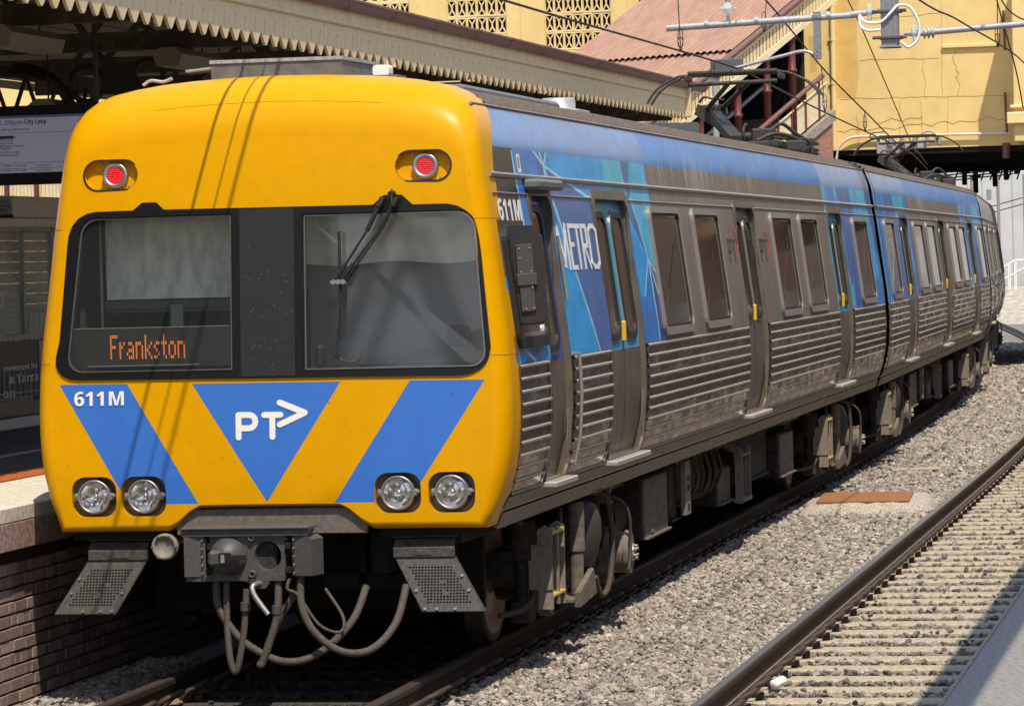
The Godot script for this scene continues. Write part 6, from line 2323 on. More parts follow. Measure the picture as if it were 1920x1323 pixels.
func build_roof_gear(car: Node3D) -> void:
	var st := S()
	var o := []
	for q in [[-0.46, -0.40], [0.43, -0.40], [0.50, -1.65], [-0.52, -1.65]]:
		o.append(q)
	var q0 := [Vector3(-0.44, 3.74, -0.52), Vector3(0.405, 3.74, -0.52), Vector3(0.43, 3.74, -1.45), Vector3(-0.5, 3.74, -1.45)]
	for k in 4:
		var n := (k + 1) % 4
		quad(st, q0[k], q0[n], q0[n] + Vector3(0, 0.15, 0), q0[k] + Vector3(0, 0.15, 0))
	quad(st, q0[0] + Vector3(0, 0.15, 0), q0[1] + Vector3(0, 0.15, 0), q0[2] + Vector3(0, 0.15, 0), q0[3] + Vector3(0, 0.15, 0))
	var ac := obj("roof_air_conditioner", st, M.roof_grey, car)
	st = S()
	for k in 4:
		var n := (k + 1) % 4
		bar(st, q0[k] + Vector3(0, 0.155, 0), q0[n] + Vector3(0, 0.155, 0), 0.02, 0.022)
	obj("lid_rim", st, M.galv, ac)
	st = S()
	tube(st, bend([Vector3(-0.70, 3.86, -0.85), Vector3(-0.55, 3.868, -0.80), Vector3(-0.48, 3.865, -0.75), Vector3(-0.44, 3.80, -0.75)], 5), 0.010, 6)
	obj("roof_rail", st, M.galv, car)
	st = S()
	slab(st, rr(-0.052, 0.0, 0.052, 0.07, 0.02, 4), 0.06, 0.12, func(q: Vector2, off: float) -> Vector3: return Vector3(q.x + 0.62, q.y + 3.78, off - 0.75))
	var an := obj("antenna", st, M.white, car)
	st = S()
	box(st, Vector3(0.62, 3.775, -0.75), Vector3(0.24, 0.015, 0.26))
	obj("antenna_base", st, M.roof_grey, an)
	st = S()
	box(st, Vector3(0.98, 3.69, -2.85), Vector3(0.14, 0.09, 3.4), 0.02)
	obj("roof_duct", st, M.roof_grey, car)
	st = S()
	lathe(st, [Vector2(0.0, 0.12), Vector2(0.12, 0.12), Vector2(0.135, 0.10), Vector2(0.135, 0.02), Vector2(0.17, 0.0)], Vector3(0.80, 3.70, -5.8), Vector3.UP, 16)
	box(st, Vector3(0.80, 3.71, -5.8), Vector3(0.4, 0.03, 0.5), 0.005)
	obj("roof_vent", st, M.galv, car)
	st = S()
	tube(st, bend([Vector3(-0.93, 3.77, -0.65), Vector3(-0.88, 3.80, -0.66), Vector3(-0.80, 3.79, -0.66), Vector3(-0.74, 3.81, -0.66)], 4), 0.012, 6)
	obj("roof_fixing", st, M.galv, car)


# ---------------------------------------------------------------- the overbridge building, the stairs and the overhead line
func build_overbridge() -> void:
	var b := thing("overbridge_building", "large ochre rendered building spanning the tracks, its underside dark above the far carriages", "building", Vector3(0, 0, -64.0))
	var st := S()
	box(st, Vector3(4.1, 9.45, -7.0), Vector3(16.1, 9.1, 14.0))
	obj("wall", st, M.ochre, b)
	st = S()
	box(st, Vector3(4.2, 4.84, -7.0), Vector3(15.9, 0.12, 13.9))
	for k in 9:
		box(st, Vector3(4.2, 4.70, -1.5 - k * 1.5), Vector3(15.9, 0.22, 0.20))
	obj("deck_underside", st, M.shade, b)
	st = S()
	box(st, Vector3(-5.05, 2.3, -7.0), Vector3(2.2, 5.2, 13.8))
	box(st, Vector3(12.5, 2.3, -7.0), Vector3(2.2, 5.2, 13.8))
	obj("abutment", st, M.brick_far, b)
	st = S()
	box(st, Vector3(-4.10, 9.4, 0.05), Vector3(1.10, 9.02, 0.14), 0.02)
	obj("pilaster", st, M.ochre, b)
	st = S()                                              # patches of darker paint
	slab(st, V2([-3.545, 6.12, -3.10, 6.10, -3.02, 6.6, -3.05, 7.6, -2.98, 8.3, -3.02, 9.8, -3.545, 9.8]), 0.004, 0.003, flat_map)
	var pp := obj("paint_patch", st, M.ochre_dark, b)
	st = S()
	slab(st, V2([-4.12, 6.7, -3.98, 6.75, -3.9, 7.1, -3.84, 7.25, -3.86, 7.5, -4.15, 7.55]), 0.124, 0.003, flat_map)
	obj("paint_patch", st, M.ochre_dark, b)
	st = S()
	var cr := noise(71, 0.9, 3)
	for c in [[Vector2(-3.55, 5.32), Vector2(0.42, 5.52), 0.07], [Vector2(-2.6, 5.55), Vector2(-1.6, 5.62), 0.06], [Vector2(-3.5, 6.08), Vector2(0.4, 6.03), 0.02], [Vector2(-0.85, 7.1), Vector2(-0.70, 6.06), 0.10], [Vector2(-1.55, 6.95), Vector2(-1.5, 6.0), 0.03], [Vector2(-3.5, 7.85), Vector2(-1.1, 7.95), 0.02], [Vector2(-3.0, 6.95), Vector2(-1.2, 6.93), 0.012], [Vector2(-1.1, 8.9), Vector2(-1.13, 6.1), 0.01], [Vector2(-2.1, 6.0), Vector2(-2.12, 5.0), 0.01], [Vector2(-1.62, 5.95), Vector2(-1.6, 5.0), 0.01], [Vector2(-1.0, 6.0), Vector2(-1.05, 5.0), 0.01], [Vector2(-3.1, 5.7), Vector2(-3.05, 5.0), 0.02]]:
		var last := Vector3.ZERO
		for k in 25:
			var q: Vector2 = (c[0] as Vector2).lerp(c[1], k / 24.0)
			var d: Vector2 = ((c[1] as Vector2) - c[0]).normalized()
			q += Vector2(-d.y, d.x) * cr.get_noise_2d(q.x * 3.0 + c[2] * 100.0, q.y * 3.0) * c[2] * 2.2
			var v := Vector3(q.x, q.y, 0.003)
			if k > 0:
				bar(st, last, v, 0.005 if c[2] < 0.03 else 0.010, 0.006)
			last = v
	obj("crack", st, M.crack, b)
	st = S()
	cyl(st, Vector3(-3.60, 4.9, 0.19), Vector3(-3.55, 14.0, 0.19), 0.055, -1, 12)
	for y in [5.6, 6.4, 7.4, 8.2]:
		cyl(st, Vector3(-3.59, y, 0.19), Vector3(-3.59, y + 0.06, 0.19), 0.066, -1, 12)
		box(st, Vector3(-3.6, y + 0.03, 0.15), Vector3(0.2, 0.04, 0.06))
	obj("downpipe", st, M.ochre_block, b)
	st = S()
	tube(st, bend([Vector3(-3.58, 4.6, 0.12), Vector3(-3.52, 4.95, 0.12), Vector3(-3.25, 5.17, 0.12), Vector3(-2.8, 5.20, 0.10), Vector3(-1.9, 5.19, 0.10), Vector3(0.4, 5.17, 0.10)], 5), 0.030, 8)
	obj("conduit", st, M.pipe_white, b)
	st = S()
	box(st, Vector3(-0.47, 7.19, 0.04), Vector3(1.28, 0.08, 0.08), 0.01)
	obj("string_course", st, M.ochre_block, b)
	# the bay that stands forward at the right, with its ledge
	st = S()
	box(st, Vector3(6.6, 6.95, 0.92), Vector3(12.0, 4.05, 1.84), 0.02)
	obj("projecting_bay", st, M.ochre, b)
	st = S()
	box(st, Vector3(6.6, 5.45, 1.0), Vector3(12.3, 0.26, 1.98), 0.02)
	box(st, Vector3(6.6, 5.70, 0.98), Vector3(12.16, 0.08, 1.94), 0.02)
	obj("ledge", st, M.ochre_block, b)
	st = S()
	for y in [7.95, 6.1]:
		cyl(st, Vector3(0.30, y, 0.12), Vector3(0.32, y - 0.9, 0.12), 0.028, -1, 8)
	cyl(st, Vector3(0.30, 4.6, 0.14), Vector3(0.30, 4.95, 0.14), 0.09, -1, 10)
	obj("pipe_stub", st, M.maroon, b)
	# bracket lamps and steel under the deck
	st = S()
	box(st, Vector3(-2.35, 4.93, 0.25), Vector3(0.55, 0.30, 0.3), 0.02)
	box(st, Vector3(-1.75, 4.96, 0.25), Vector3(0.5, 0.16, 0.3), 0.02)
	for k in 5:
		lathe(st, [Vector2(0.03, -0.12), Vector2(0.07, -0.08), Vector2(0.03, -0.04), Vector2(0.07, 0.0), Vector2(0.03, 0.04), Vector2(0.07, 0.08), Vector2(0.02, 0.13)], Vector3(-2.3 + k * 0.28, 5.06, 0.45), Vector3.UP, 10)
	tube(st, bend([Vector3(-1.75, 5.0, 0.4), Vector3(-1.6, 5.2, 0.4), Vector3(-1.35, 5.26, 0.4), Vector3(-1.25, 5.0, 0.4)], 5), 0.025, 6)
	obj("wire_anchor", st, M.galv, b)

	# the wing at the left with its screens of breeze blocks
	var w := thing("lattice_wing", "ochre wing of the building with breeze block screens behind the canopy roof", "building", Vector3(0, 0, -70.0))
	var op := [[-16.17, -14.90], [-13.95, -12.42], [-11.46, -9.78]]
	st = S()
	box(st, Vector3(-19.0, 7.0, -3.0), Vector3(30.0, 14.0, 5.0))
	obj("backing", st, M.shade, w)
	st = S()
	var e := -40.0
	for q in op + [[-4.0, -4.0]]:
		box(st, Vector3((e + q[0]) * 0.5, 7.0, -0.25), Vector3(q[0] - e, 14.0, 0.5))
		e = q[1]
	for q in op:
		box(st, Vector3((q[0] + q[1]) * 0.5, 3.88, -0.25), Vector3(q[1] - q[0], 7.76, 0.5))
	obj("wall", st, M.ochre, w)
	st = S()
	for x in [-12.05, -9.35, -7.4]:
		box(st, Vector3(x, 9.0, 0.01), Vector3(0.018, 4.0, 0.03))
	cyl(st, Vector3(-8.75, 7.0, 0.1), Vector3(-8.7, 13.0, 0.1), 0.09, -1, 10)
	obj("joint_and_pipe", st, M.ochre_block, w)
	st = S()
	var bw := 0.24
	var bh := 0.447
	box(st, Vector3(-bw * 0.5 + 0.012, 0, 0), Vector3(0.024, bh, 0.12))
	box(st, Vector3(bw * 0.5 - 0.012, 0, 0), Vector3(0.024, bh, 0.12))
	box(st, Vector3(0, -bh * 0.5 + 0.022, 0), Vector3(bw - 0.05, 0.044, 0.12))
	box(st, Vector3(0, bh * 0.5 - 0.022, 0), Vector3(bw - 0.05, 0.044, 0.12))
	for s in [-1.0, 1.0]:
		bar(st, Vector3(s * 0.09, 0.19, 0), Vector3(s * 0.008, 0.055, 0), 0.10, 0.026)
		bar(st, Vector3(s * 0.09, -0.19, 0), Vector3(s * 0.008, -0.055, 0), 0.10, 0.026)
	box(st, Vector3.ZERO, Vector3(0.034, 0.12, 0.10))
	st.generate_normals()
	var bm := st.commit()
	for q in op:
		var n := int(round((q[1] - q[0]) / bw))
		var wd: float = (q[1] - q[0]) / n
		for i in n:
			for j in 5:
				var o := obj("breeze_block", bm, M.ochre_block, w)
				o.position = Vector3(q[0] + (i + 0.5) * wd, 8.0 + j * 0.452 + rng.randf_range(-0.004, 0.004), -0.10 + rng.randf_range(-0.012, 0.012))
				o.rotation.z = rng.randf_range(-0.01, 0.01)
				o.scale.x = wd / bw * 0.985


func build_stairs() -> void:
	var s := thing("station_stairs", "covered stairs with red corrugated roof and maroon iron columns rising to the ochre building", "stairs", Vector3(-6.10, 0.0, -58.0), deg_to_rad(54.0))
	# in its own axes x runs up the flight, -z away into it
	var at := func(u: float, y: float, e: float) -> Vector3: return Vector3(u, y, -e)
	var k := 0.575
	var roof := func(u: float) -> float: return 6.21 + k * u
	for seg in [[-5.2, 1.36, 0.0, "corrugated_sheets"], [1.28, 4.75, 0.075, "corrugated_sheets"]]:
		var st := S(true)
		var n := 110
		for i in n:
			var e0 := -0.12 + 5.4 * i / n
			var e1 := -0.12 + 5.4 * (i + 1) / n
			var h0: float = seg[2] + 0.022 * sin(TAU * i * 0.25)
			var h1: float = seg[2] + 0.022 * sin(TAU * (i + 1) * 0.25)
			quad(st, at.call(seg[0], roof.call(seg[0]) + h0, e0), at.call(seg[1], roof.call(seg[1]) + h0, e0), at.call(seg[1], roof.call(seg[1]) + h1, e1), at.call(seg[0], roof.call(seg[0]) + h1, e1))
		obj(seg[3], st, M.red_roof, s)
	var st := S()
	box(st, Vector3(-0.3, 6.13 - k * 0.3, -2.6), Vector3(11.4, 0.05, 5.2), 0.0, Basis(Vector3(0, 0, 1), atan(k)))
	obj("roof_lining", st, M.dark_timber, s)
	st = S()
	tube(st, [at.call(-5.2, roof.call(-5.2) - 0.01, -0.18), at.call(4.75, roof.call(4.75) - 0.01, -0.18)], 0.075, 10)
	obj("gutter", st, M.maroon, s)
	# the raked valance: boards between two rails
	for r in [[-0.14, 0.09], [-0.66, 0.13]]:
		st = S()
		bar(st, at.call(-5.2, roof.call(-5.2) + r[0], -0.12), at.call(4.75, roof.call(4.75) + r[0], -0.12), 0.05, r[1])
		obj("valance_rail", st, M.cream_light, s)
	st = S()
	for i in 90:
		var u := -5.0 + i * 0.108
		box(st, at.call(u, roof.call(u) - 0.40, -0.10), Vector3(0.078, 0.50, 0.02))
	stuff(obj("valance_slats", st, M.cream, s))
	# columns
	for u in [0.4, 1.58, 2.52, 3.34]:
		var c := part("column", s, at.call(u, 0, 0.02))
		var top: float = roof.call(u) - 0.62
		st = S()
		lathe(st, [Vector2(0.085, 1.0), Vector2(0.085, top - 0.95), Vector2(0.11, top - 0.93), Vector2(0.11, top - 0.88), Vector2(0.082, top - 0.85), Vector2(0.078, top - 0.25), Vector2(0.10, top - 0.2), Vector2(0.16, top - 0.06), Vector2(0.16, top), Vector2(0.0, top)], Vector3.ZERO, Vector3.UP, 14)
		obj("shaft", st, M.maroon_post, c)
	# flight, stringer, brick foot
	st = S()
	var yo := func(u: float) -> float: return 3.15 + k * u
	for i in 22:
		var u := -2.2 + i * 0.30
		box(st, at.call(u, yo.call(u) - 0.35, 2.5), Vector3(0.34, 0.9, 4.8))
	obj("steps", st, M.concrete, s)
	st = S()
	prism(st, V2([-3.5, 1.10, 4.6, 5.75, 4.6, 5.52, -3.5, 0.85]), Transform3D(Basis.IDENTITY, Vector3(0, 0, 0.10)), 0.30)
	obj("stringer", st, M.concrete, s)
	st = S()
	prism(st, V2([-3.4, 0.6, -3.4, 0.88, 4.55, 5.48, 4.55, 0.6]), Transform3D(Basis.IDENTITY, Vector3(0, 0, 0.04)), 0.2)
	obj("brick_spandrel", st, M.brick_far, s)
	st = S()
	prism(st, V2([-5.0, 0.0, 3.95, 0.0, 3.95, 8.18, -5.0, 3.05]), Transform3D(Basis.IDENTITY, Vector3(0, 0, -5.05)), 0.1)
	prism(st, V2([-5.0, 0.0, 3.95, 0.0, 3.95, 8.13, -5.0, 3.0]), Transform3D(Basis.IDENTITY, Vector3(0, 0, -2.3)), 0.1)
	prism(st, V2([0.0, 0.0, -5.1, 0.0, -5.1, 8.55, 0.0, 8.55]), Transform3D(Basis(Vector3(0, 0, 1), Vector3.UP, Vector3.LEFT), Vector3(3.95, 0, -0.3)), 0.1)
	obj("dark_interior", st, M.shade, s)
	# cream panels, bars, handrails
	st = S()
	prism(st, V2([-2.0, 2.02, 4.4, 5.70, 4.4, 6.33, -2.0, 2.65]), Transform3D(Basis.IDENTITY, Vector3(0, 0, 0.0)), 0.03)
	obj("cream_panel", st, M.cream_light, s)
	for i in 12:
		var u := -0.8 + i * 0.45
		st = S()
		cyl(st, at.call(u, 3.16 + 0.575 * u, -0.03), at.call(u, 4.0 + 0.575 * u, -0.03), 0.022, -1, 8)
		obj("baluster", st, M.maroon_post, s)
	st = S()
	cyl(st, at.call(-2.0, 2.85, -0.06), at.call(4.25, 6.51, -0.06), 0.055, -1, 12)
	obj("handrail", st, M.maroon, s)
	st = S()
	cyl(st, at.call(-2.0, 2.66, -0.03), at.call(4.4, 6.36, -0.03), 0.02, -1, 8)
	obj("mid_rail", st, M.cream_light, s)
	st = S()
	cyl(st, at.call(-2.0, 3.0, 1.2), at.call(4.4, 6.75, 1.2), 0.05, -1, 10)
	for u in [0.0, 2.0, 4.0]:
		cyl(st, at.call(u, 3.3 + 0.57 * u, 1.2), at.call(u, 4.15 + 0.57 * u, 1.2), 0.03, -1, 8)
	obj("inner_handrail", st, M.galv, s)
	# a person in blue on the platform beyond is too dim to read; a blue notice hangs there
	st = S()
	box(st, at.call(1.2, 5.95, 3.0), Vector3(0.35, 0.7, 0.05))
	obj("blue_notice", st, flat(L(0.02, 0.03, 0.5), 0.6), s)
	# the roof that hangs lower behind the canopy's end
	var l := thing("lower_roof", "low red roof edge with cream fence showing under the canopy's far end", "roof", Vector3(-6.4, 4.35, -50.0))
	st = S()
	box(st, Vector3(0.5, 0.22, 0), Vector3(3.4, 0.05, 1.6), 0.0, Basis(Vector3.RIGHT, 0.35))
	obj("sheet", st, M.red_roof, l)
	st = S()
	for i in 22:
		box(st, Vector3(1.0 + i * 0.07, -0.12, 0.5), Vector3(0.03, 0.5, 0.03))
	obj("pickets", st, M.cream, l)
	var ns := thing("grey_notice_box", "dark grey rounded sign box hanging at the far end of the cream valance", "sign", Vector3(-3.35, 4.62, -38.0))
	st = S()
	slab(st, rr(-0.45, -0.12, 0.45, 0.12, 0.05), 0.06, 0.12, flat_map)
	obj("case", st, M.galv_dark, ns)


func wire(called: String, label: String, ctrl: Array, r: float) -> void:
	var st := S()
	tube(st, bend(ctrl, 8), r, 6)
	tag(obj(called, st, M.wire), label, "wire", "overhead wires")

func build_overhead() -> void:
	wire("contact_wire", "contact wire of the near track, running above the train's roof to its collector", [Vector3(0.0, 4.74, 40), Vector3(0.0, 4.72, 5), Vector3(0, 4.72, -7.9), Vector3(0, 4.77, -17.4), Vector3(0, 4.775, -22.0), Vector3(0.0, 4.73, -23.8), Vector3(0, 4.55, -30.8), Vector3(-0.05, 4.33, -42.5), Vector3(-0.5, 4.36, -50), Vector3(-1.5, 4.4, -64)], 0.011)
	wire("messenger_wire", "messenger wire that dips towards the near track's contact wire below the ochre wall", [Vector3(0.55, 5.8, 40), Vector3(0.52, 5.75, 2), Vector3(0.3, 5.75, -10), Vector3(0.0, 5.83, -22.3), Vector3(0, 5.72, -24.8), Vector3(0, 5.16, -30.6), Vector3(0, 4.76, -35.9), Vector3(-0.05, 4.35, -42.5), Vector3(-0.5, 4.5, -50), Vector3(-1.5, 4.5, -64)], 0.012)
	wire("second_contact_wire", "short parallel wire above the cab that rises out of the picture", [Vector3(0.14, 4.73, 40), Vector3(0.14, 4.72, 2.5), Vector3(0.16, 4.9, -2.5), Vector3(0.3, 6.6, -20)], 0.006)
	wire("feeder_wire", "steep feeder wire coming down past the grey mast to the far collector", [Vector3(0.5, 7.8, -18), Vector3(0.5, 6.04, -29.3), Vector3(0.5, 5.30, -33.3), Vector3(0.3, 4.35, -40.5), Vector3(-0.3, 4.4, -48)], 0.009)
	wire("far_track_wire", "contact wire of the far track crossing the top right of the ochre wall", [Vector3(3.4, 4.75, 20), Vector3(3.0, 4.88, -10), Vector3(3.0, 4.95, -17), Vector3(3.0, 5.0, -27.3), Vector3(2.6, 4.9, -40)], 0.009)
	wire("far_track_feeder", "steepest wire at the right edge, falling beside the projecting bay", [Vector3(3.0, 6.3, -19.5), Vector3(3.0, 5.52, -22.5), Vector3(3.0, 4.86, -25.6), Vector3(3.0, 4.40, -27.0)], 0.009)
	wire("hanging_loop", "slack wire looping at the top right corner", [Vector3(3.1, 6.2, -21), Vector3(3.05, 5.6, -22.0), Vector3(3.25, 5.3, -22.4), Vector3(3.7, 5.2, -22.5)], 0.009)
	for q in [[Vector3(-0.03, 5.80, -17.3), Vector3(0.0, 4.77, -17.3), "dropper with a loop, hanging in front of the red stair roof"], [Vector3(0.0, 5.2, -30.3), Vector3(0.0, 4.57, -30.6), "dropper with loops beside the ochre corner and downpipe"], [Vector3(0.0, 4.75, -36.0), Vector3(0.0, 4.45, -36.0), "short dropper low against the middle of the ochre wall"], [Vector3(0.03, 5.78, -24.3), Vector3(0.0, 5.35, -24.2), "dropper at the messenger wire's upper end near the top edge"], [Vector3(3.02, 5.6, -22.3), Vector3(3.0, 4.97, -22.5), "dropper hanging from the right hand cantilever arm"]]:
		var st := S()
		var m: Vector3 = (q[0] + q[1]) * 0.5
		var pts := [q[0], m]
		tube(st, [q[0], q[1]], 0.006, 5)
		for h in [0.12, 0.22]:
			var lp := []
			for i in 11:
				var t := TAU * i / 10
				lp.append((q[1] as Vector3) + Vector3(0.028 * sin(t), h * 0.5 * (1.0 - cos(t)) + 0.03, 0.0))
			tube(st, lp, 0.005, 5)
		box(st, q[1] + Vector3(0, 0.01, 0), Vector3(0.03, 0.04, 0.04), 0.006)
		tag(obj("dropper", st, M.wire), q[2], "wire dropper", "wire droppers")
	# jumper between the two wires near the bridge
	var sj := S()
	tube(sj, bend([Vector3(-0.02, 4.52, -39.2), Vector3(-0.2, 4.5, -39.0), Vector3(-0.22, 4.42, -39.0), Vector3(-0.04, 4.42, -39.4), Vector3(-0.02, 4.36, -39.6)], 6), 0.010, 6)
	tag(obj("jumper_cable", sj, M.wire), "curled jumper cable between the wires in front of the ochre wall's foot", "cable")
	# the drop mast with its two arms
	var m := thing("drop_mast", "grey steel drop mast at the top right with an arm to each side", "mast", Vector3(1.78, 4.97, -22.0))
	var st := S()
	box(st, Vector3(0, 2.6, 0), Vector3(0.20, 5.2, 0.20), 0.012)
	box(st, Vector3(0, 0.01, 0), Vector3(0.24, 0.02, 0.24), 0.004)
	box(st, Vector3(0.07, 2.6, 0.103), Vector3(0.05, 5.0, 0.012))
	obj("post", st, M.galv_mid, m)
	st = S()
	for y in [0.12, 0.43]:
		box(st, Vector3(0, y, 0), Vector3(0.27, 0.035, 0.27), 0.006)
		for x in [-0.16, 0.16]:
			cyl(st, Vector3(x - 0.04, y, 0.09), Vector3(x + 0.04, y, 0.09), 0.022, -1, 6)
	obj("clamp", st, M.galv_dark, m)
	st = S()
	cyl(st, Vector3(-2.66, 0.33, 0), Vector3(-0.42, 0.405, 0), 0.040, -1, 12)
	cyl(st, Vector3(-0.46, 0.404, 0), Vector3(-0.13, 0.44, 0), 0.045, 0.03, 10)
	for x in [-0.75, -2.2, -1.6]:
		cyl(st, Vector3(x, 0.345 + (x + 2.66) * 0.033, 0), Vector3(x + 0.05, 0.347 + (x + 2.66) * 0.033, 0), 0.048, -1, 12)
	obj("left_arm", st, M.galv, m)
	st = S()
	cyl(st, Vector3(0.16, 0.16, 0), Vector3(0.45, 0.165, 0), 0.03, 0.045, 10)
	cyl(st, Vector3(0.42, 0.165, 0), Vector3(2.7, 0.28, 0), 0.036, -1, 12)
	obj("right_arm", st, M.galv, m)
	st = S()
	for q in [[-0.24, 0.43], [0.28, 0.17]]:
		lathe(st, [Vector2(0.03, -0.035), Vector2(0.10, -0.02), Vector2(0.115, 0.0), Vector2(0.10, 0.02), Vector2(0.03, 0.035)], Vector3(q[0], q[1], 0), Vector3.RIGHT, 18)
	lathe(st, [Vector2(0.02, -0.07), Vector2(0.05, -0.03), Vector2(0.11, 0.0), Vector2(0.10, 0.03), Vector2(0.05, 0.045), Vector2(0.03, 0.09)], Vector3(-1.92, 0.52, 0), Vector3.UP, 18)
	obj("glass_insulator", st, M.insulator, m)
	st = S()
	for x in [0.40, 0.45, 0.50]:
		lathe(st, [Vector2(0.035, -0.02), Vector2(0.08, 0.0), Vector2(0.035, 0.02)], Vector3(x, 0.166, 0), Vector3.RIGHT, 14)
	lathe(st, [Vector2(0.022, 0.08), Vector2(0.035, 0.12), Vector2(0.02, 0.2), Vector2(0.012, 0.3)], Vector3(-1.92, 0.52, 0), Vector3.UP, 10)
	cyl(st, Vector3(-1.92, 0.33, 0), Vector3(-1.92, 0.48, 0), 0.02, -1, 8)
	obj("insulator_cap", st, M.galv, m)
	st = S()
	tube(st, bend([Vector3(-0.36, 0.40, 0.03), Vector3(-0.28, 0.31, 0.06), Vector3(-0.10, 0.30, 0.12), Vector3(0.02, 0.40, 0.14), Vector3(0.12, 0.49, 0.13), Vector3(0.25, 0.46, 0.10), Vector3(0.34, 0.28, 0.06), Vector3(0.33, 0.10, 0.04), Vector3(0.22, 0.0, 0.06), Vector3(0.13, 0.06, 0.1)], 6), 0.018, 8)
	tube(st, bend([Vector3(-0.36, 0.38, 0.03), Vector3(-0.34, 0.26, 0.05), Vector3(-0.24, 0.21, 0.08), Vector3(-0.10, 0.215, 0.1)], 6), 0.018, 8)
	obj("flexible_cable", st, M.rail_white, m)
	st = S()
	box(st, Vector3(-0.86, 0.18, 0.02), Vector3(0.085, 0.56, 0.05), 0.006)
	box(st, Vector3(-0.86, 0.40, 0.0), Vector3(0.11, 0.05, 0.12), 0.006)
	for y in [-0.05, 0.0]:
		cyl(st, Vector3(-0.86, y, 0.04), Vector3(-0.86, y, 0.056), 0.010, -1, 6)
	obj("registration_drop", st, M.galv_mid, m)
	st = S()
	tube(st, bend([Vector3(-0.84, -0.09, 0.0), Vector3(-0.93, -0.03, 0.0), Vector3(-1.05, 0.0, 0.0), Vector3(-1.3, -0.05, 0.0), Vector3(-1.85, -0.17, 0.0)], 5), 0.020, 8)
	obj("steady_arm", st, M.galv, m)
	# the platform lamp seen under it
	var lp := thing("lamp_post", "thin grey lamp post with a box head rising behind the train's collector", "lamp post", Vector3(-2.9, 1.13, -40.0))
	st = S()
	cyl(st, Vector3(0, 0, 0), Vector3(0, 4.62, 0), 0.055, 0.05, 12)
	obj("post", st, M.galv, lp)
	st = S()
	box(st, Vector3(0.24, 4.60, 0), Vector3(0.44, 0.22, 0.30), 0.015)
	cyl(st, Vector3(0, 4.4, 0), Vector3(0, 4.70, 0), 0.075, -1, 12)
	obj("lamp_head", st, M.galv_dark, lp)


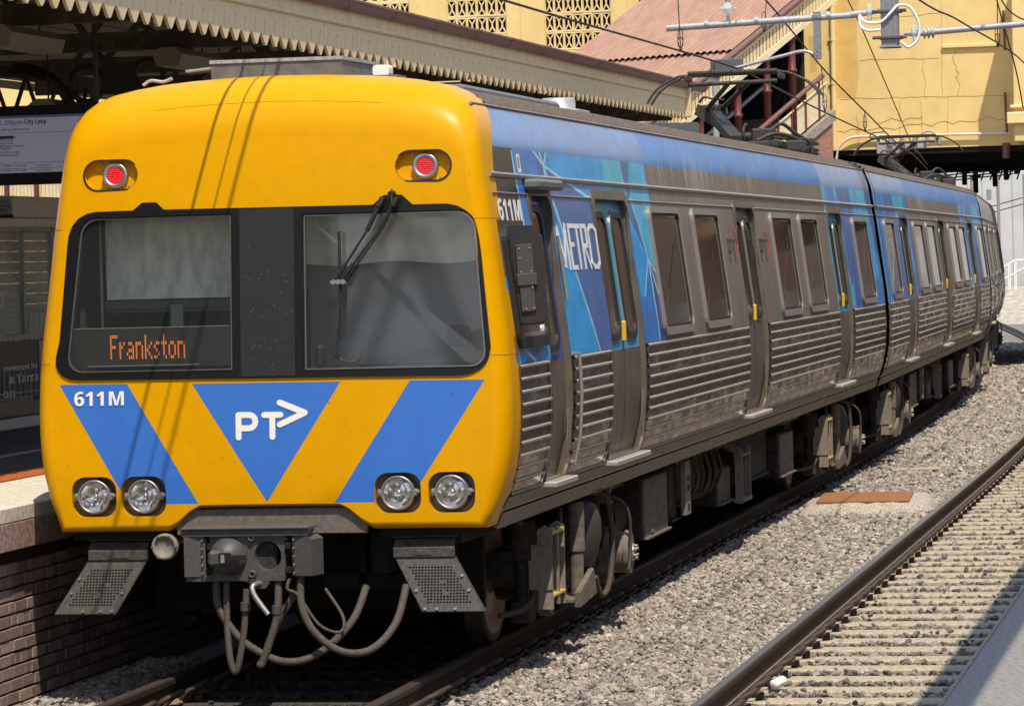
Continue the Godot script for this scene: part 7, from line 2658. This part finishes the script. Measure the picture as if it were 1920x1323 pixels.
func build_far() -> void:
	var w := thing("metal_shed", "tall pale grey metal clad shed wall beyond the bridge at the right edge", "shed", Vector3(-8.0, 0, -136.0))
	var st := S()
	for i in 60:
		box(st, Vector3(-14.0 + i * 0.62, 3.0, -1.0), Vector3(0.60, 16.0, 2.0))
	obj("cladding", st, M.clad, w)
	st = S()
	for i in 60:
		box(st, Vector3(-14.31 + i * 0.62, 3.0, 0.008), Vector3(0.03, 16.0, 0.03))
	obj("seam", st, M.clad_seam, w)
	st = S()
	prism(st, V2([0.0, -0.4, 14.0, 0.85, 22.0, 0.95, 22.0, -0.4]), Transform3D(Basis(Vector3(0, 0, -1), Vector3.UP, Vector3.RIGHT), Vector3(8.0, 0, -113.0)), 24.0)
	struct(obj("embankment", st, M.bank))
	var r := thing("white_handrail", "white tubular handrails of steps on the pale bank before the grey shed", "handrail", Vector3(-4.4, 0.0, -128.0))
	st = S()
	for z in [0.0, -0.9]:
		tube(st, [Vector3(-0.5, 1.45, z), Vector3(0.05, 1.70, z), Vector3(0.62, 2.05, z), Vector3(2.4, 2.12, z)], 0.028, 7)
		tube(st, [Vector3(-0.5, 0.95, z), Vector3(0.05, 1.24, z), Vector3(0.98, 1.72, z), Vector3(2.4, 1.8, z)], 0.028, 7)
	for x in [0.12, 0.38, 0.62, 1.2]:
		for z in [0.0, -0.9]:
			cyl(st, Vector3(x, 0.7, z), Vector3(x, 1.75 + x * 0.4, z), 0.026, -1, 7)
	obj("rails", st, M.rail_white, r)
	st = S()
	box(st, Vector3(0.45, 0.72, 0), Vector3(0.5, 0.26, 0.5), 0.02)
	obj("footing", st, M.coping, r)
	# signals and fittings hanging below the bridge's far side
	var k := 0
	for q in [[-1.92, 4.35, 0.42], [-1.62, 4.22, 0.62], [-1.10, 4.32, 0.50], [-0.80, 4.45, 0.42], [-0.52, 4.55, 0.32]]:
		var s := thing("track_signal", ["leftmost black signal head hanging below the bridge", "longest black signal head, second from the left below the bridge", "middle black signal head below the bridge", "fourth black signal head from the left below the bridge", "smallest and rightmost black signal head below the bridge"][k], "signal", Vector3(q[0], q[1], -80.0), 0.0, "signal heads below the bridge")
		st = S()
		box(st, Vector3(0, 0.25, 0), Vector3(0.13, q[2] + 0.2, 0.16), 0.02)
		box(st, Vector3(0.0, 0.30, 0.1), Vector3(0.3, 0.06, 0.1), 0.01)
		for y in [0.1, 0.3]:
			cyl(st, Vector3(0, y, 0.07), Vector3(0, y, 0.2), 0.06, -1, 8)
		obj("housing", st, M.shade, s)
		k += 1
	var g := thing("signal_gantry", "grey pipe gantry with dark struts carrying the signal heads", "gantry", Vector3(0, 0, -80.2))
	st = S()
	tube(st, [Vector3(-3.3, 4.93, 0), Vector3(0.5, 5.02, 0)], 0.035, 8)
	obj("pipe", st, M.galv, g)
	st = S()
	for i in 7:
		tube(st, [Vector3(-3.2 + i * 0.12, 4.35 + 0.09 * i, 0.2), Vector3(-0.6, 4.55 + 0.07 * i, 0.2 + 0.05 * i)], 0.018, 5)
	for i in 8:
		bar(st, Vector3(-2.2 + i * 0.24, 4.4, 0.1), Vector3(-2.0 + i * 0.24, 4.95, 0.1), 0.03, 0.04)
	obj("strut", st, M.shade, g)
	var f := thing("line_equipment", "white and grey line fittings clustered above the far carriage's roof", "equipment", Vector3(-3.2, 3.9, -95.0))
	st = S()
	for i in 16:
		var x := -1.2 + rng.randf() * 3.6
		var y := -0.2 + rng.randf() * 0.7
		box(st, Vector3(x, y, rng.randf() * 2.0), Vector3(rng.randf_range(0.05, 0.22), rng.randf_range(0.08, 0.35), 0.1), 0.01)
	for i in 5:
		cyl(st, Vector3(-1.2 + i * 0.8, -3.0, 1.0), Vector3(-1.2 + i * 0.8, 0.9, 1.0), 0.05, -1, 8)
	obj("fittings", st, M.galv, f)
	for q in [[Vector3(-5.5, 3.45, -110), Vector3(-2.0, 4.35, -110), "upper thin wire slanting across the grey shed"], [Vector3(-5.6, 3.2, -109), Vector3(-2.0, 4.1, -109), "lower thin wire slanting across the grey shed"]]:
		st = S()
		tube(st, [q[0], q[1]], 0.018, 5)
		tag(obj("slanting_wire", st, M.wire), q[2], "wire", "overhead wires")


# what the windscreens and the flank mirror: the place behind the photographer
func build_behind() -> void:
	var k := thing("platform_kiosk", "dark brick platform building under the near end of the left canopy", "building", Vector3(-6.2, 1.13, 14.5))
	var st := S()
	box(st, Vector3(0, 2.9, 0), Vector3(5.2, 5.8, 8.0))
	obj("wall", st, M.iron, k)
	st = S()
	box(st, Vector3(0, 5.9, 0), Vector3(5.8, 0.2, 8.6), 0.02)
	obj("roof", st, M.maroon, k)
	var g := thing("line_gantry", "tall splayed steel gantry leg carrying the overhead line behind the camera", "gantry", Vector3(-7.3, -0.4, 40.0))
	for s in [-1.0, 1.0]:
		st = S()
		bar(st, Vector3(s * 3.6, 0, 0), Vector3(s * 0.05, 9.0, 0), 0.22, 0.24)
		obj("leg", st, M.galv_dark, g)
		st = S()
		bar(st, Vector3(s * 3.6, 0, 2.2), Vector3(s * 0.05, 9.0, 2.2), 0.16, 0.2)
		obj("leg", st, M.galv_dark, g)
	st = S()
	bar(st, Vector3(-0.2, 9.3, 0.6), Vector3(18.0, 9.3, 0.6), 0.4, 0.4)
	bar(st, Vector3(-1.0, 6.45, 0.3), Vector3(-0.1, 6.5, 0.3), 0.08, 0.12)
	obj("beam", st, M.galv_dark, g)
	for q in [[Vector3(-12, 6.2, 38), Vector3(-9, 5.4, 36), Vector3(-6.5, 6.4, 34), Vector3(-3, 8.6, 32)], [Vector3(-11, 7.4, 36), Vector3(-8.6, 6.0, 36), Vector3(-6, 5.8, 36), Vector3(-2, 7.0, 36)], [Vector3(-9.6, 8.4, 38), Vector3(-8.9, 6.9, 37), Vector3(-8.2, 5.8, 36), Vector3(-7.6, 4.8, 35)]]:
		st = S()
		tube(st, bend(q, 6), 0.035, 5)
		tag(obj("feeder_cable", st, M.wire), ["heaviest sag feeder cable behind the camera", "middle flat feeder cable behind the camera", "steep short feeder cable behind the camera"][{6.2: 0, 7.4: 1, 8.4: 2}[snappedf(q[0].y, 0.1)]], "cable", "feeder cables behind the camera")
	var t := thing("platform_tree", "small dark leafy tree beyond the near end of the left platform", "tree", Vector3(-5.6, 0.4, 44.0))
	st = S()
	cyl(st, Vector3(0, 0, 0), Vector3(0.2, 4.2, 0), 0.16, 0.08, 8)
	obj("trunk", st, M.dark_timber, t)
	st = S()
	var r := RandomNumberGenerator.new()
	r.seed = 3
	for i in 1400:
		var d := Vector3(r.randfn(), r.randfn() * 0.8, r.randfn()) * 0.62 + Vector3(0.2, 5.0, 0)
		var u := Vector3(r.randf() - 0.5, r.randf() - 0.5, r.randf() - 0.5).normalized() * 0.13
		var v := u.cross(Vector3(r.randf() - 0.5, r.randf() - 0.5, r.randf() - 0.5)).normalized() * 0.08
		quad(st, d - u, d + v, d + u, d - v)
	obj("crown", st, M.leaf, t)


func _ready() -> void:
	rng.seed = 20231
	# camera
	var cam := Camera3D.new()
	cam.name = "camera"
	cam.transform = Transform3D(Basis.from_euler(Vector3(-0.0247, 0.1982, -0.0262), EULER_ORDER_YXZ), Vector3(6.0914, 2.6004, 22.58))
	cam.fov = 10.661
	cam.near = 0.1
	cam.far = 1500.0
	add_child(cam)
	cam.current = true
	# sky
	var env := Environment.new()
	var sky := Sky.new()
	var sm := ProceduralSkyMaterial.new()
	sm.sky_top_color = Color(0.46, 0.57, 0.74)
	sm.sky_horizon_color = Color(0.90, 0.875, 0.83)
	sm.sky_curve = 0.16
	sm.ground_bottom_color = Color(0.30, 0.28, 0.26)
	sm.ground_horizon_color = Color(0.62, 0.62, 0.60)
	sm.sun_angle_max = 3.0
	var cl := ntex(noise(5, 0.006, 5), [0.42, Color(1, 1, 1, 0.0), 0.62, Color(1, 1, 1, 0.4), 0.85, Color(1, 1, 1, 0.8)], 1024)
	sm.sky_cover = cl
	sm.sky_cover_modulate = Color(1, 1, 1, 0.75)
	sky.sky_material = sm
	env.background_mode = Environment.BG_SKY
	env.sky = sky
	env.background_energy_multiplier = 1.45
	env.tonemap_mode = Environment.TONE_MAPPER_LINEAR
	env.tonemap_exposure = 1.14
	env.sdfgi_enabled = true
	env.ssao_enabled = true
	env.ssil_enabled = true
	var we := WorldEnvironment.new()
	we.name = "world_environment"
	we.environment = env
	add_child(we)
	# sun
	var sun := DirectionalLight3D.new()
	sun.name = "sun"
	sun.light_color = Color(1.0, 0.945, 0.85)
	sun.light_energy = 1.4
	sun.light_angular_distance = 0.5
	sun.shadow_enabled = true
	add_child(sun)
	sun.look_at_from_position(SUN_DIR * 30.0, Vector3.ZERO, Vector3.FORWARD)

	make_materials()
	build_ground()
	build_left_platform()
	build_right_platform()
	build_overbridge()
	build_stairs()
	build_far()
	build_canopy()
	build_train()
	build_overhead()
	build_signs()
	build_behind()
